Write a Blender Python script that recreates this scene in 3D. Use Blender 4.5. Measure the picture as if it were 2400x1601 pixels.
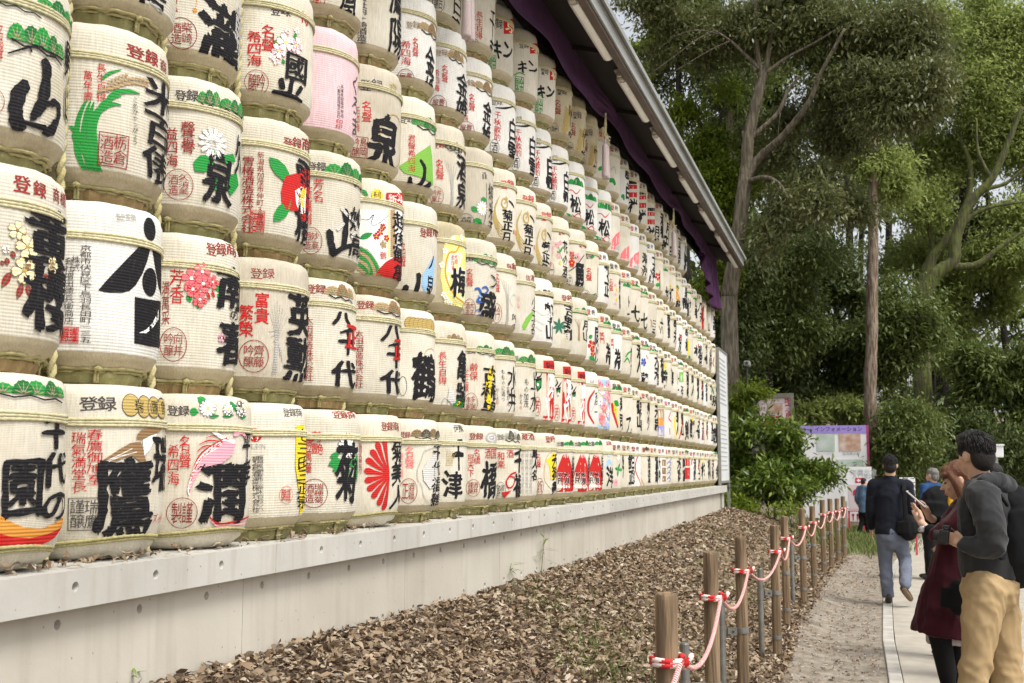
import bpy, bmesh, math, random
import numpy as np
from mathutils import Vector, Matrix, noise as mnoise

SC = bpy.context.scene
COL = SC.collection
for _o in list(bpy.data.objects):
    bpy.data.objects.remove(_o)

# ------------------------------------------------------------------ camera
FPX, PCX, PCY = 2650.0, 1200.0, 800.5          # focal length and centre, in pixels of the 2400 x 1601 photograph
VPX, VPY = 2015.0, 1097.0                      # where lines along the barrel wall converge
PITCH = math.atan((VPY - PCY) / FPX)
YAW = math.atan((VPX - PCX) * math.cos(PITCH) / FPX)
CAMZ = 1.58
cam_f = np.array([-math.sin(YAW) * math.cos(PITCH), math.cos(YAW) * math.cos(PITCH), math.sin(PITCH)])
cam_r = np.array([math.cos(YAW), math.sin(YAW), 0.0])
cam_u = np.cross(cam_r, cam_f)
cam_c = np.array([0.0, 0.0, CAMZ])
cd = bpy.data.cameras.new('camera')
cam = bpy.data.objects.new('camera', cd)
COL.objects.link(cam)
cd.sensor_width = 36.0
cd.sensor_fit = 'HORIZONTAL'
cd.lens = FPX / 2400.0 * 36.0
cd.dof.use_dof = True
cd.dof.focus_distance = 6.0
cd.dof.aperture_fstop = 8.0
cd.clip_start = 0.05
cd.clip_end = 2000.0
cam.matrix_world = Matrix(((cam_r[0], cam_u[0], -cam_f[0], 0), (cam_r[1], cam_u[1], -cam_f[1], 0),
                           (cam_r[2], cam_u[2], -cam_f[2], CAMZ), (0, 0, 0, 1)))
SC.camera = cam

# ------------------------------------------------------------------ sky and sun (bright, thinly overcast)
SUN_EL, SUN_AZ = math.radians(57), math.radians(116)      # azimuth from +Y towards +X
world = bpy.data.worlds.new('World')
SC.world = world
world.use_nodes = True
wn, wl = world.node_tree.nodes, world.node_tree.links
wn.clear()
wout = wn.new('ShaderNodeOutputWorld')
wbg = wn.new('ShaderNodeBackground')
wsky = wn.new('ShaderNodeTexSky')
wsky.sky_type = 'NISHITA'
wsky.sun_disc = False
wsky.sun_elevation = SUN_EL
wsky.sun_rotation = SUN_AZ
wsky.air_density = 1.0
wsky.dust_density = 4.0
whs = wn.new('ShaderNodeHueSaturation')
whs.inputs['Saturation'].default_value = 0.22
wl.new(wsky.outputs[0], whs.inputs['Color'])
wl.new(whs.outputs[0], wbg.inputs[0])
wbg.inputs[1].default_value = 0.135
wl.new(wbg.outputs[0], wout.inputs[0])
sd = bpy.data.lights.new('sun', 'SUN')
sd.energy = 1.5
sd.angle = math.radians(20)
sd.color = (1.0, 0.955, 0.87)
sun = bpy.data.objects.new('sun', sd)
COL.objects.link(sun)
_sv = Vector((math.sin(SUN_AZ) * math.cos(SUN_EL), math.cos(SUN_AZ) * math.cos(SUN_EL), math.sin(SUN_EL)))
sun.rotation_euler = _sv.to_track_quat('Z', 'Y').to_euler()
SC.view_settings.view_transform = 'Standard'
SC.view_settings.look = 'None'
SC.view_settings.gamma = 1.0
SC.view_settings.exposure = 0.82
SC.cycles.max_bounces = 6
SC.cycles.diffuse_bounces = 4
SC.cycles.transparent_max_bounces = 4

# ------------------------------------------------------------------ helpers
EVSC = bpy.data.scenes.new('workbench')          # empty side scene, so single objects evaluate quickly
def eval_mesh(o):
    EVSC.collection.objects.link(o)
    with bpy.context.temp_override(scene=EVSC, view_layer=EVSC.view_layers[0]):
        dg = bpy.context.evaluated_depsgraph_get()
        dg.update()
        me = bpy.data.meshes.new_from_object(o.evaluated_get(dg))
    EVSC.collection.objects.unlink(o)
    return me
def ray(px, py):
    return cam_f + (px - PCX) / FPX * cam_r - (py - PCY) / FPX * cam_u
def at_x(px, py, X):
    d = ray(px, py)
    return cam_c + d * (X / d[0])
def at_y(px, py, Y):
    d = ray(px, py)
    return cam_c + d * (Y / d[1])
def at_z(px, py, Z):
    d = ray(px, py)
    return cam_c + d * ((Z - CAMZ) / d[2])

def unit(v): return v / (np.linalg.norm(v, axis=-1, keepdims=True) + 1e-9)
def tag(o, label=None, cat=None, group=None, kind=None):
    if label: o['label'] = label
    if cat: o['category'] = cat
    if group: o['group'] = group
    if kind: o['kind'] = kind
    return o
def empty(name, loc=(0, 0, 0), rz=0.0, parent=None):
    o = bpy.data.objects.new(name, None)
    COL.objects.link(o)
    o.location = loc
    o.rotation_euler = (0, 0, rz)
    o.empty_display_size = 0.1
    if parent: o.parent = parent
    return o
def new_mesh(name, V, Fc, mats=None, midx=None, smooth=False):
    me = bpy.data.meshes.new(name)
    me.from_pydata([tuple(map(float, v)) for v in V], [], [tuple(map(int, f)) for f in Fc])
    for m in (mats or []):
        me.materials.append(m)
    if midx is not None:
        me.polygons.foreach_set('material_index', np.asarray(midx, dtype=np.int32))
    if smooth:
        me.polygons.foreach_set('use_smooth', np.ones(len(me.polygons), dtype=bool))
    me.update()
    return me
def fast_mesh(name, V, F, mats=None, smooth=False):
    """V (n,3) array, F (m,k) array of equal-sided faces"""
    V = np.asarray(V, dtype=np.float32)
    F = np.asarray(F, dtype=np.int32)
    me = bpy.data.meshes.new(name)
    k = F.shape[1]
    me.vertices.add(len(V)); me.vertices.foreach_set('co', V.ravel())
    me.loops.add(F.size); me.loops.foreach_set('vertex_index', F.ravel())
    me.polygons.add(len(F))
    me.polygons.foreach_set('loop_start', np.arange(0, F.size, k, dtype=np.int32))
    if smooth:
        me.polygons.foreach_set('use_smooth', np.ones(len(F), dtype=bool))
    for m in (mats or []):
        me.materials.append(m)
    me.update(calc_edges=True)
    me.validate()
    return me
def obj(name, me, parent=None, loc=None, rot=None):
    o = bpy.data.objects.new(name, me)
    COL.objects.link(o)
    if parent: o.parent = parent
    if loc is not None: o.location = loc
    if rot is not None: o.rotation_euler = rot
    return o
def copy_tree(o, parent=None):
    c = o.copy()
    COL.objects.link(c)
    c.parent = parent
    for ch in o.children:
        copy_tree(ch, c)
    return c

class MB:
    """collects verts and faces for one mesh"""
    def __init__(s):
        s.v, s.f, s.m = [], [], []
    def add(s, V, F, m=0):
        b = len(s.v)
        s.v.extend([tuple(x) for x in V])
        s.f.extend([tuple(i + b for i in q) for q in F])
        s.m.extend([m] * len(F))
        return s
    def box(s, c, d, rz=0.0, m=0, bev=0.0, M=None):
        x, y, z = d[0] / 2, d[1] / 2, d[2] / 2
        if bev <= 0:
            V = [(-x, -y, -z), (x, -y, -z), (x, y, -z), (-x, y, -z), (-x, -y, z), (x, -y, z), (x, y, z), (-x, y, z)]
            F = [(0, 3, 2, 1), (4, 5, 6, 7), (0, 1, 5, 4), (1, 2, 6, 5), (2, 3, 7, 6), (3, 0, 4, 7)]
        else:
            bm = bmesh.new()
            bmesh.ops.create_cube(bm, size=1.0)
            for v in bm.verts: v.co = Vector((v.co.x * d[0], v.co.y * d[1], v.co.z * d[2]))
            bmesh.ops.bevel(bm, geom=bm.edges[:] + bm.verts[:], offset=bev, segments=2, affect='EDGES', profile=0.5)
            bm.verts.index_update()
            V = [tuple(v.co) for v in bm.verts]; F = [tuple(v.index for v in f.verts) for f in bm.faces]
            bm.free()
        cs, sn = math.cos(rz), math.sin(rz)
        if M is not None:
            V = [tuple(M @ Vector(v)) for v in V]
        V = [(c[0] + a * cs - b * sn, c[1] + a * sn + b * cs, c[2] + e) for a, b, e in V]
        return s.add(V, F, m)
    def tube(s, P, r, n=8, m=0, cap=True, flat=(1, 1), up=None, twist=0.0):
        P = [np.asarray(p, float) for p in P]
        if np.isscalar(r): r = [r] * len(P)
        prev = None; rings = []
        for i, p in enumerate(P):
            t = P[min(i + 1, len(P) - 1)] - P[max(i - 1, 0)]
            t = t / (np.linalg.norm(t) + 1e-9)
            if prev is None:
                u = np.array([0, 0, 1.0]) if abs(t[2]) < 0.9 else np.array([1.0, 0, 0])
                if up is not None: u = np.asarray(up, float)
            else:
                u = prev
            a = u - t * np.dot(u, t); a /= np.linalg.norm(a) + 1e-9
            prev = a
            b = np.cross(t, a)
            w = twist * i
            rr = r[i] if np.ndim(r[i]) else (r[i] * flat[0], r[i] * flat[1])
            rings.append([p + rr[0] * math.cos(2 * math.pi * k / n + w) * a + rr[1] * math.sin(2 * math.pi * k / n + w) * b for k in range(n)])
        V = [tuple(q) for ring in rings for q in ring]
        F = []
        for i in range(len(P) - 1):
            for k in range(n):
                F.append((i * n + k, i * n + (k + 1) % n, (i + 1) * n + (k + 1) % n, (i + 1) * n + k))
        if cap:
            F.append(tuple(reversed(range(n)))); F.append(tuple(range((len(P) - 1) * n, len(P) * n)))
        return s.add(V, F, m)
    def lathe(s, prof, n=24, c=(0, 0, 0), m=0):
        V = [(c[0] + r * math.cos(2 * math.pi * k / n), c[1] + r * math.sin(2 * math.pi * k / n), c[2] + z) for r, z in prof for k in range(n)]
        F = [(i * n + k, i * n + (k + 1) % n, (i + 1) * n + (k + 1) % n, (i + 1) * n + k) for i in range(len(prof) - 1) for k in range(n)]
        F.append(tuple(reversed(range(n)))); F.append(tuple(range((len(prof) - 1) * n, len(prof) * n)))
        return s.add(V, F, m)
    def build(s, name, mats, parent=None, smooth=False, loc=None, rot=None):
        if not isinstance(mats, (list, tuple)): mats = [mats]
        return obj(name, new_mesh(name, s.v, s.f, mats, s.m, smooth), parent, loc, rot)

# ------------------------------------------------------------------ materials
MATS = {}
def ncol(c): return (c[0], c[1], c[2], 1.0)
def mat(name, col, rough=0.7, col2=None, scale=8.0, detail=4.0, bump=0.0, bscale=60.0, spec=0.3, metal=0.0,
        rnd=0.0, coords='Object', lo=0.35, hi=0.7, stretch=None, island=None, trans=0.0, wave=None, emit=None, sheen=0.0, bdist=0.01):
    """general procedural material: two colours mixed by noise, bump, optional per-object / per-island variation"""
    if name in MATS: return MATS[name]
    m = bpy.data.materials.new(name)
    m.use_nodes = True
    N, L = m.node_tree.nodes, m.node_tree.links
    P = N['Principled BSDF']
    P.inputs['Roughness'].default_value = rough
    P.inputs['Specular IOR Level'].default_value = spec
    P.inputs['Metallic'].default_value = metal
    if sheen: P.inputs['Sheen Weight'].default_value = sheen
    tc = N.new('ShaderNodeTexCoord')
    vec = tc.outputs[coords]
    if stretch:
        mp = N.new('ShaderNodeMapping'); mp.inputs['Scale'].default_value = stretch
        L.new(vec, mp.inputs[0]); vec = mp.outputs[0]
    rgb = N.new('ShaderNodeRGB'); rgb.outputs[0].default_value = ncol(col)
    cur = rgb.outputs[0]
    if col2 is not None:
        nz = N.new('ShaderNodeTexNoise'); nz.inputs['Scale'].default_value = scale; nz.inputs['Detail'].default_value = detail
        L.new(vec, nz.inputs['Vector'])
        mr = N.new('ShaderNodeMapRange'); mr.inputs[1].default_value = lo; mr.inputs[2].default_value = hi
        L.new(nz.outputs[0], mr.inputs[0])
        mx = N.new('ShaderNodeMix'); mx.data_type = 'RGBA'
        L.new(mr.outputs[0], mx.inputs[0]); L.new(cur, mx.inputs[6]); mx.inputs[7].default_value = ncol(col2)
        cur = mx.outputs[2]
    if island:
        g = N.new('ShaderNodeNewGeometry')
        rp = N.new('ShaderNodeValToRGB')
        el = rp.color_ramp.elements
        while len(el) < len(island): el.new(0.5)
        for i, c in enumerate(island):
            el[i].position = i / (len(island) - 1); el[i].color = ncol(c)
        L.new(g.outputs['Random Per Island'], rp.inputs[0])
        if col2 is not None:
            mx = N.new('ShaderNodeMix'); mx.data_type = 'RGBA'; mx.blend_type = 'MULTIPLY'; mx.inputs[0].default_value = 1.0
            L.new(rp.outputs[0], mx.inputs[6]); L.new(cur, mx.inputs[7]); cur = mx.outputs[2]
        else:
            cur = rp.outputs[0]
    if rnd:
        oi = N.new('ShaderNodeObjectInfo')
        hs = N.new('ShaderNodeHueSaturation')
        mr = N.new('ShaderNodeMapRange'); mr.inputs[3].default_value = 1 - rnd; mr.inputs[4].default_value = 1 + rnd * 0.6
        L.new(oi.outputs['Random'], mr.inputs[0]); L.new(mr.outputs[0], hs.inputs['Value']); L.new(cur, hs.inputs['Color'])
        cur = hs.outputs[0]
    L.new(cur, P.inputs['Base Color'])
    hgt = None
    if bump:
        nb = N.new('ShaderNodeTexNoise'); nb.inputs['Scale'].default_value = bscale; nb.inputs['Detail'].default_value = 5
        L.new(vec, nb.inputs['Vector']); hgt = nb.outputs[0]
        bp = N.new('ShaderNodeBump'); bp.inputs['Strength'].default_value = bump; bp.inputs['Distance'].default_value = bdist
        L.new(hgt, bp.inputs['Height']); nrm = bp.outputs[0]
        if wave:
            wv = N.new('ShaderNodeTexWave'); wv.bands_direction = wave[0]; wv.inputs['Scale'].default_value = wave[1]
            wv.inputs['Distortion'].default_value = wave[3] if len(wave) > 3 else 0.4; wv.inputs['Detail'].default_value = 1
            L.new(tc.outputs['Object'], wv.inputs[0])
            b2 = N.new('ShaderNodeBump'); b2.inputs['Strength'].default_value = wave[2]; b2.inputs['Distance'].default_value = 0.004
            L.new(wv.outputs[0], b2.inputs['Height']); L.new(nrm, b2.inputs['Normal']); nrm = b2.outputs[0]
        L.new(nrm, P.inputs['Normal'])
    if emit:
        P.inputs['Emission Color'].default_value = ncol(emit[0]); P.inputs['Emission Strength'].default_value = emit[1]
    if trans:
        out = N['Material Output']
        tr = N.new('ShaderNodeBsdfTranslucent'); L.new(cur, tr.inputs[0])
        ms = N.new('ShaderNodeMixShader'); ms.inputs[0].default_value = trans
        L.new(P.outputs[0], ms.inputs[1]); L.new(tr.outputs[0], ms.inputs[2]); L.new(ms.outputs[0], out.inputs[0])
    MATS[name] = m
    return m

# ================================================================== SETTING: ground, path, kerb
M_soil = mat('soil', (0.13, 0.10, 0.07), 0.95, (0.24, 0.195, 0.145), 3.0, 8, bump=0.6, bscale=25, bdist=0.03)
M_path = mat('path_paving', (0.42, 0.385, 0.325), 0.9, (0.31, 0.28, 0.235), 5.0, 8, bump=0.35, bscale=160, lo=0.3, hi=0.75)
M_kerb = mat('kerb_stone', (0.47, 0.45, 0.41), 0.85, (0.30, 0.28, 0.245), 6.0, 8, bump=0.3, bscale=120, rnd=0.08)
M_conc = mat('concrete', (0.50, 0.465, 0.40), 0.8, (0.37, 0.335, 0.275), 1.6, 9, bump=0.12, bscale=40, lo=0.38, hi=0.85, rnd=0.05, coords='Object')
M_conccap = mat('concrete_cap', (0.50, 0.485, 0.445), 0.75, (0.38, 0.365, 0.33), 2.2, 9, bump=0.1, bscale=45, lo=0.4, hi=0.85, rnd=0.05)
# dark streaks and pinholes on the concrete
def concrete_marks(m, streak=0.35):
    N, L = m.node_tree.nodes, m.node_tree.links
    P = N['Principled BSDF']
    src = P.inputs['Base Color'].links[0].from_socket
    tc = N.new('ShaderNodeTexCoord')
    mp = N.new('ShaderNodeMapping'); mp.inputs['Scale'].default_value = (9, 9, 0.7); L.new(tc.outputs['Object'], mp.inputs[0])
    nz = N.new('ShaderNodeTexNoise'); nz.inputs['Scale'].default_value = 1.3; nz.inputs['Detail'].default_value = 6; L.new(mp.outputs[0], nz.inputs[0])
    mr = N.new('ShaderNodeMapRange'); mr.inputs[1].default_value = 0.52; mr.inputs[2].default_value = 0.8; mr.inputs[4].default_value = streak
    L.new(nz.outputs[0], mr.inputs[0])
    mx = N.new('ShaderNodeMix'); mx.data_type = 'RGBA'; mx.inputs[7].default_value = (0.30, 0.27, 0.21, 1)
    L.new(mr.outputs[0], mx.inputs[0]); L.new(src, mx.inputs[6])
    vo = N.new('ShaderNodeTexVoronoi'); vo.inputs['Scale'].default_value = 16; L.new(tc.outputs['Object'], vo.inputs[0])
    m2 = N.new('ShaderNodeMapRange'); m2.inputs[1].default_value = 0.045; m2.inputs[2].default_value = 0.075; m2.inputs[3].default_value = 0.75; m2.inputs[4].default_value = 0.0
    L.new(vo.outputs['Distance'], m2.inputs[0])
    mx2 = N.new('ShaderNodeMix'); mx2.data_type = 'RGBA'; mx2.inputs[7].default_value = (0.16, 0.14, 0.11, 1)
    L.new(m2.outputs[0], mx2.inputs[0]); L.new(mx.outputs[2], mx2.inputs[6])
    L.new(mx2.outputs[2], P.inputs['Base Color'])
concrete_marks(M_conc, 0.55)
concrete_marks(M_conccap, 0.65)

FENCE = [(-0.611, 3.7, 1.178), (-0.693, 5.5, 1.184), (-0.742, 7.4, 1.145), (-0.685, 9.59, 1.115), (-0.723, 11.48, 1.11), (-0.65, 13.42, 1.12),
         (-0.607, 15.29, 1.09), (-0.54, 17.2, 1.12), (-0.462, 18.44, 1.105), (-0.378, 19.51, 1.08), (-0.304, 21.1, 1.08)]
_fy = np.array([p[1] for p in FENCE]); _fx = np.array([p[0] for p in FENCE])
def fence_x(Y): return np.interp(Y, _fy, _fx)
def kerb_x(Y):
    return np.interp(np.asarray(Y, float), [-10, 9.8, 11.3, 14.0, 16.3, 18.6, 21.5, 24.3, 30, 40], [0.165, 0.15, 0.145, 0.20, 0.26, 0.36, 0.60, 0.87, 1.6, 3.2])
def bank_top(Y): return np.interp(Y, [3.0, 4.2, 6.3, 10.9, 21.9, 30], [0.80, 0.795, 0.745, 0.72, 0.81, 0.75])
def ground_z(X, Y):
    X = np.asarray(X, float); Y = np.asarray(Y, float)
    fx = fence_x(Y) + 0.02
    t = np.clip((fx - X) / (fx + 2.46), 0, 1)
    zb = bank_top(Y) * (0.72 * t + 0.28 * (t * t * (3 - 2 * t))) * np.interp(Y, [22, 34], [1, 0.75])
    verge = 0.05 * np.exp(-((X - (fx + 0.10)) / 0.22) ** 2)
    wob = 0.012 * np.sin(X * 5.1 + Y * 1.3) + 0.008 * np.sin(X * 9.7 - Y * 2.1)
    inside = np.clip((fx + 0.25 - X) / 0.5, 0, 1)
    z = zb + verge + wob * inside * (0.3 + t * (1 - t) * 3)
    far = np.clip((Y - 34) / 60, 0, 1)
    z = z + far * far * 6.0 + 0.0
    side = np.clip((np.abs(X - 3) - 12) / 60, 0, 1)
    return z + 4 * side - 0.004
gx = np.concatenate([np.linspace(-600, -40, 8), np.linspace(-30, -4, 12), np.linspace(-3.4, 0.9, 60), np.linspace(1.1, 6, 12), np.linspace(8, 40, 10), np.linspace(60, 600, 8)])
gy = np.concatenate([[-60, -20, -6], np.linspace(-1, 9, 90), np.linspace(9.2, 26, 90), np.linspace(27, 60, 30), np.linspace(70, 200, 10), [300, 500, 900]])
GX, GY = np.meshgrid(gx, gy)
GZ = ground_z(GX, GY)
nx, ny = len(gx), len(gy)
V = np.stack([GX, GY, GZ], -1).reshape(-1, 3)
ii, jj = np.meshgrid(np.arange(nx - 1), np.arange(ny - 1))
a = (jj * nx + ii).ravel()
F = np.stack([a, a + 1, a + 1 + nx, a + nx], 1)
tag(obj('ground', fast_mesh('ground', V, F, [M_soil], True)), kind='structure')

# pale trodden verge between the fence and the kerb, thinning out unevenly towards the bank
M_verge = mat('verge_grit', (0.29, 0.255, 0.205), 0.95, (0.17, 0.14, 0.105), 7.0, 9, bump=0.7, bscale=120, lo=0.38, hi=0.66)
V = []; vy = np.linspace(1.5, 26, 240); vt = np.linspace(0, 1, 14)
for y in vy:
    xl = float(fence_x(y)) + 0.10 + 0.06 * math.sin(y * 2.3) + 0.04 * math.sin(y * 5.9 + 1); xr = float(kerb_x(y)) + 0.008
    for t in vt:
        x = xl + (xr - xl) * t
        V.append((x, y, float(ground_z(x, y)) + 0.0045))
n = len(vt)
tag(obj('verge', new_mesh('verge', V, [(r * n + q, r * n + q + 1, (r + 1) * n + q + 1, (r + 1) * n + q) for r in range(len(vy) - 1) for q in range(n - 1)], [M_verge], None, True)), kind='structure')
# paved path: a sheet from the kerb to beyond the right of the frame
ys = np.concatenate([np.linspace(-6, 12, 19), np.linspace(12.5, 40, 56)])
xs_off = np.linspace(0.112, 9.0, 12)
V = []; 
for y in ys:
    k = float(kerb_x(y))
    for o_ in xs_off:
        V.append((k + o_, y, 0.012))
n = len(xs_off)
F = [(r * n + c, r * n + c + 1, (r + 1) * n + c + 1, (r + 1) * n + c) for r in range(len(ys) - 1) for c in range(n - 1)]
tag(obj('path', new_mesh('path', V, F, [M_path])), kind='structure')

kerb = tag(empty('kerb'), kind='structure')
yy = 0.4; rng = random.Random(4)
while yy < 27:
    L_ = 0.9
    k0 = float(kerb_x(yy)); k1 = float(kerb_x(yy + L_))
    b = MB()
    w, h = 0.10, 0.10
    dz = rng.uniform(-0.004, 0.004)
    ang = math.atan2(L_, k1 - k0) - math.pi / 2
    ln = math.hypot(L_, k1 - k0) - 0.012
    b.box((0, 0, 0), (w, ln, h), bev=0.008)
    b.build('kerb_stone', M_kerb, kerb, loc=((k0 + k1) / 2 + 0.055, yy + L_ / 2, 0.022 - h / 2 + dz), rot=(0, 0, ang))
    yy += L_

# ================================================================== CONCRETE WALL AND LEDGE under the barrels
X_CAP, X_WALL, Z_LEDGE, Z_CAPLOW = -2.40, -2.462, 1.256, 1.135
Y_W0, Y_W1 = 0.72, 21.72
HOLE0, HOLEP = 3.0977, 0.4327
wall = tag(empty('concrete_wall', (X_WALL, 11, 0)), 'long pale concrete plinth wall with a projecting ledge and round tie holes', 'wall')
def panel(y0, y1, z0, z1, X, rows, name, mats, r=0.0165, depth=0.022, back=0.25, parent=None):
    """front sheet facing +X between y0..y1, z0..z1 with recessed round holes, closed behind"""
    b = MB()
    hw = r * 1.5
    holes = []
    k0 = math.ceil((y0 + 0.05 - HOLE0) / HOLEP); k1 = math.floor((y1 - 0.05 - HOLE0) / HOLEP)
    hy = [HOLE0 + k * HOLEP for k in range(k0, k1 + 1)]
    ysb = [y0] + [v for h in hy for v in (h - hw, h + hw)] + [y1]
    zsb = [z0] + [v for zc in rows for v in (zc - hw, zc + hw)] + [z1]
    for i in range(len(ysb) - 1):
        for j in range(len(zsb) - 1):
            ya, yb, za, zb = ysb[i], ysb[i + 1], zsb[j], zsb[j + 1]
            if i % 2 == 1 and j % 2 == 1:
                yc, zc = (ya + yb) / 2, (za + zb) / 2
                n = 16
                sq, ci, de = [], [], []
                for k in range(n):
                    t = 2 * math.pi * (k + 0.5) / n
                    c, s = math.cos(t), math.sin(t)
                    q = hw / max(abs(c), abs(s))
                    sq.append((X, yc + c * q, zc + s * q))
                    ci.append((X, yc + c * r, zc + s * r))
                    de.append((X - depth, yc + c * r * 0.78, zc + s * r * 0.78))
                corners = [(X, yc + sx * hw, zc + sz * hw) for sx, sz in ((1, 1), (-1, 1), (-1, -1), (1, -1))]
                V = sq + ci + de + corners
                F = []
                for k in range(n):
                    k2 = (k + 1) % n
                    F.append((k, k2, n + k2, n + k)); F.append((n + k, n + k2, 2 * n + k2, 2 * n + k))
                F.append(tuple(range(2 * n, 3 * n)))
                for ci_, k in enumerate((1, 5, 9, 13)):
                    F.append((3 * n + ci_, (k + 1) % n, k))
                b.add(V, F)
            else:
                b.add([(X, ya, za), (X, yb, za), (X, yb, zb), (X, ya, zb)], [(0, 1, 2, 3)])
    xb = X - back
    V = [(X, y0, z0), (X, y1, z0), (X, y1, z1), (X, y0, z1), (xb, y0, z0), (xb, y1, z0), (xb, y1, z1), (xb, y0, z1)]
    b.add(V, [(0, 4, 5, 1), (1, 5, 6, 2), (2, 6, 7, 3), (3, 7, 4, 0), (4, 7, 6, 5)])
    o = b.build(name, mats, parent)
    o.matrix_parent_inverse = Matrix.Translation((-X_WALL, -11, 0))
    return o
js = [Y_W0] + [4.24 + 1.758 * k for k in range(-1, 10)] + [Y_W1]
js = sorted(j for j in js if Y_W0 <= j <= Y_W1)
for y0, y1 in zip(js[:-1], js[1:]):
    if y1 - y0 < 0.1: continue
    panel(y0 + 0.0018, y1 - 0.0018, 0.3, Z_CAPLOW - 0.003, X_WALL, [0.79, 1.083], 'wall_panel', M_conc, parent=wall)
cj = [Y_W0] + [4.40 + 1.758 * 2 * k for k in range(0, 6)] + [Y_W1 + 0.02]
for y0, y1 in zip(cj[:-1], cj[1:]):
    panel(y0 + 0.0015, y1 - 0.0015, Z_CAPLOW, Z_LEDGE, X_CAP, [1.204], 'cap_panel', M_conccap, back=0.95, parent=wall)

# ================================================================== SAKE BARRELS
NROW, PITCH_Y, PITCH_Z = 6, 0.5765, 0.66
BXC, BR = -2.755, 0.281
Y_C0 = 2.965
def straw(name, c1, c2, rib, ribamt, rnd=0.08, rough=0.85, fine=True):
    """woven straw mat: ribs across plus fine vertical weave, faint stains"""
    m = bpy.data.materials.new(name); m.use_nodes = True
    N, L = m.node_tree.nodes, m.node_tree.links
    P = N['Principled BSDF']; P.inputs['Roughness'].default_value = rough; P.inputs['Specular IOR Level'].default_value = 0.2
    tc = N.new('ShaderNodeTexCoord')
    oi = N.new('ShaderNodeObjectInfo')
    va = N.new('ShaderNodeVectorMath'); va.operation = 'ADD'
    sc = N.new('ShaderNodeVectorMath'); sc.operation = 'SCALE'; sc.inputs[3].default_value = 40
    cb = N.new('ShaderNodeCombineXYZ')
    for i in range(3): L.new(oi.outputs['Random'], cb.inputs[i])
    L.new(cb.outputs[0], sc.inputs[0]); L.new(tc.outputs['Object'], va.inputs[0]); L.new(sc.outputs[0], va.inputs[1])
    nz = N.new('ShaderNodeTexNoise'); nz.inputs['Scale'].default_value = 5; nz.inputs['Detail'].default_value = 7; L.new(va.outputs[0], nz.inputs[0])
    mr = N.new('ShaderNodeMapRange'); mr.inputs[1].default_value = 0.42; mr.inputs[2].default_value = 0.8; L.new(nz.outputs[0], mr.inputs[0])
    mx = N.new('ShaderNodeMix'); mx.data_type = 'RGBA'; mx.inputs[6].default_value = ncol(c1); mx.inputs[7].default_value = ncol(c2)
    L.new(mr.outputs[0], mx.inputs[0])
    # fine vertical grain of the straw
    gr = N.new('ShaderNodeTexNoise'); gr.inputs['Scale'].default_value = 1.0; gr.inputs['Detail'].default_value = 3
    mp = N.new('ShaderNodeMapping'); mp.inputs['Scale'].default_value = (150, 150, 14); L.new(tc.outputs['Object'], mp.inputs[0]); L.new(mp.outputs[0], gr.inputs[0])
    m2 = N.new('ShaderNodeMapRange'); m2.inputs[1].default_value = 0.3; m2.inputs[2].default_value = 0.7; m2.inputs[3].default_value = 0.86; m2.inputs[4].default_value = 1.05
    L.new(gr.outputs[0], m2.inputs[0])
    hv = N.new('ShaderNodeMapRange'); hv.inputs[3].default_value = 1 - rnd; hv.inputs[4].default_value = 1 + rnd * 0.5; L.new(oi.outputs['Random'], hv.inputs[0])
    mu = N.new('ShaderNodeMath'); mu.operation = 'MULTIPLY'; L.new(m2.outputs[0], mu.inputs[0]); L.new(hv.outputs[0], mu.inputs[1])
    hs = N.new('ShaderNodeHueSaturation'); L.new(mx.outputs[2], hs.inputs['Color']); L.new(mu.outputs[0], hs.inputs['Value'])
    L.new(hs.outputs[0], P.inputs['Base Color'])
    wv = N.new('ShaderNodeTexWave'); wv.bands_direction = 'Z'; wv.inputs['Scale'].default_value = rib; wv.inputs['Distortion'].default_value = 0.6
    wv.inputs['Detail'].default_value = 1.0; wv.inputs['Detail Scale'].default_value = 2; L.new(tc.outputs['Object'], wv.inputs[0])
    b1 = N.new('ShaderNodeBump'); b1.inputs['Strength'].default_value = ribamt; b1.inputs['Distance'].default_value = 0.004; L.new(wv.outputs[0], b1.inputs['Height'])
    b2 = N.new('ShaderNodeBump'); b2.inputs['Strength'].default_value = 0.35; b2.inputs['Distance'].default_value = 0.004
    L.new(gr.outputs[0], b2.inputs['Height']); L.new(b1.outputs[0], b2.inputs['Normal'])
    b3 = N.new('ShaderNodeBump'); b3.inputs['Strength'].default_value = 0.3; b3.inputs['Distance'].default_value = 0.02
    L.new(nz.outputs[0], b3.inputs['Height']); L.new(b2.outputs[0], b3.inputs['Normal'])
    L.new(b3.outputs[0], P.inputs['Normal'])
    return m
M_mat = {'cream': straw('straw_mat_cream', (0.67, 0.63, 0.53), (0.55, 0.50, 0.375), 28, 0.22),
         'white': straw('straw_mat_white', (0.74, 0.725, 0.68), (0.65, 0.625, 0.56), 28, 0.25),
         'fine': straw('straw_mat_fine', (0.67, 0.625, 0.52), (0.53, 0.47, 0.35), 60, 0.2, 0.1),
         'old': straw('straw_mat_weathered', (0.56, 0.51, 0.41), (0.43, 0.38, 0.29), 60, 0.15, 0.06),
         'tan': straw('straw_mat_tan', (0.53, 0.46, 0.31), (0.40, 0.33, 0.2), 40, 0.4, 0.06),
         'pink': straw('straw_mat_pink', (0.74, 0.53, 0.555), (0.67, 0.46, 0.48), 28, 0.22, 0.02)}
M_skirt = straw('straw_skirt', (0.52, 0.45, 0.31), (0.38, 0.31, 0.19), 10, 0.2, 0.1)
M_foot = straw('straw_foot', (0.27, 0.25, 0.11), (0.18, 0.165, 0.07), 8, 0.3, 0.12)
M_foot2 = straw('straw_foot_brown', (0.30, 0.21, 0.10), (0.20, 0.14, 0.06), 8, 0.3, 0.1)
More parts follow.
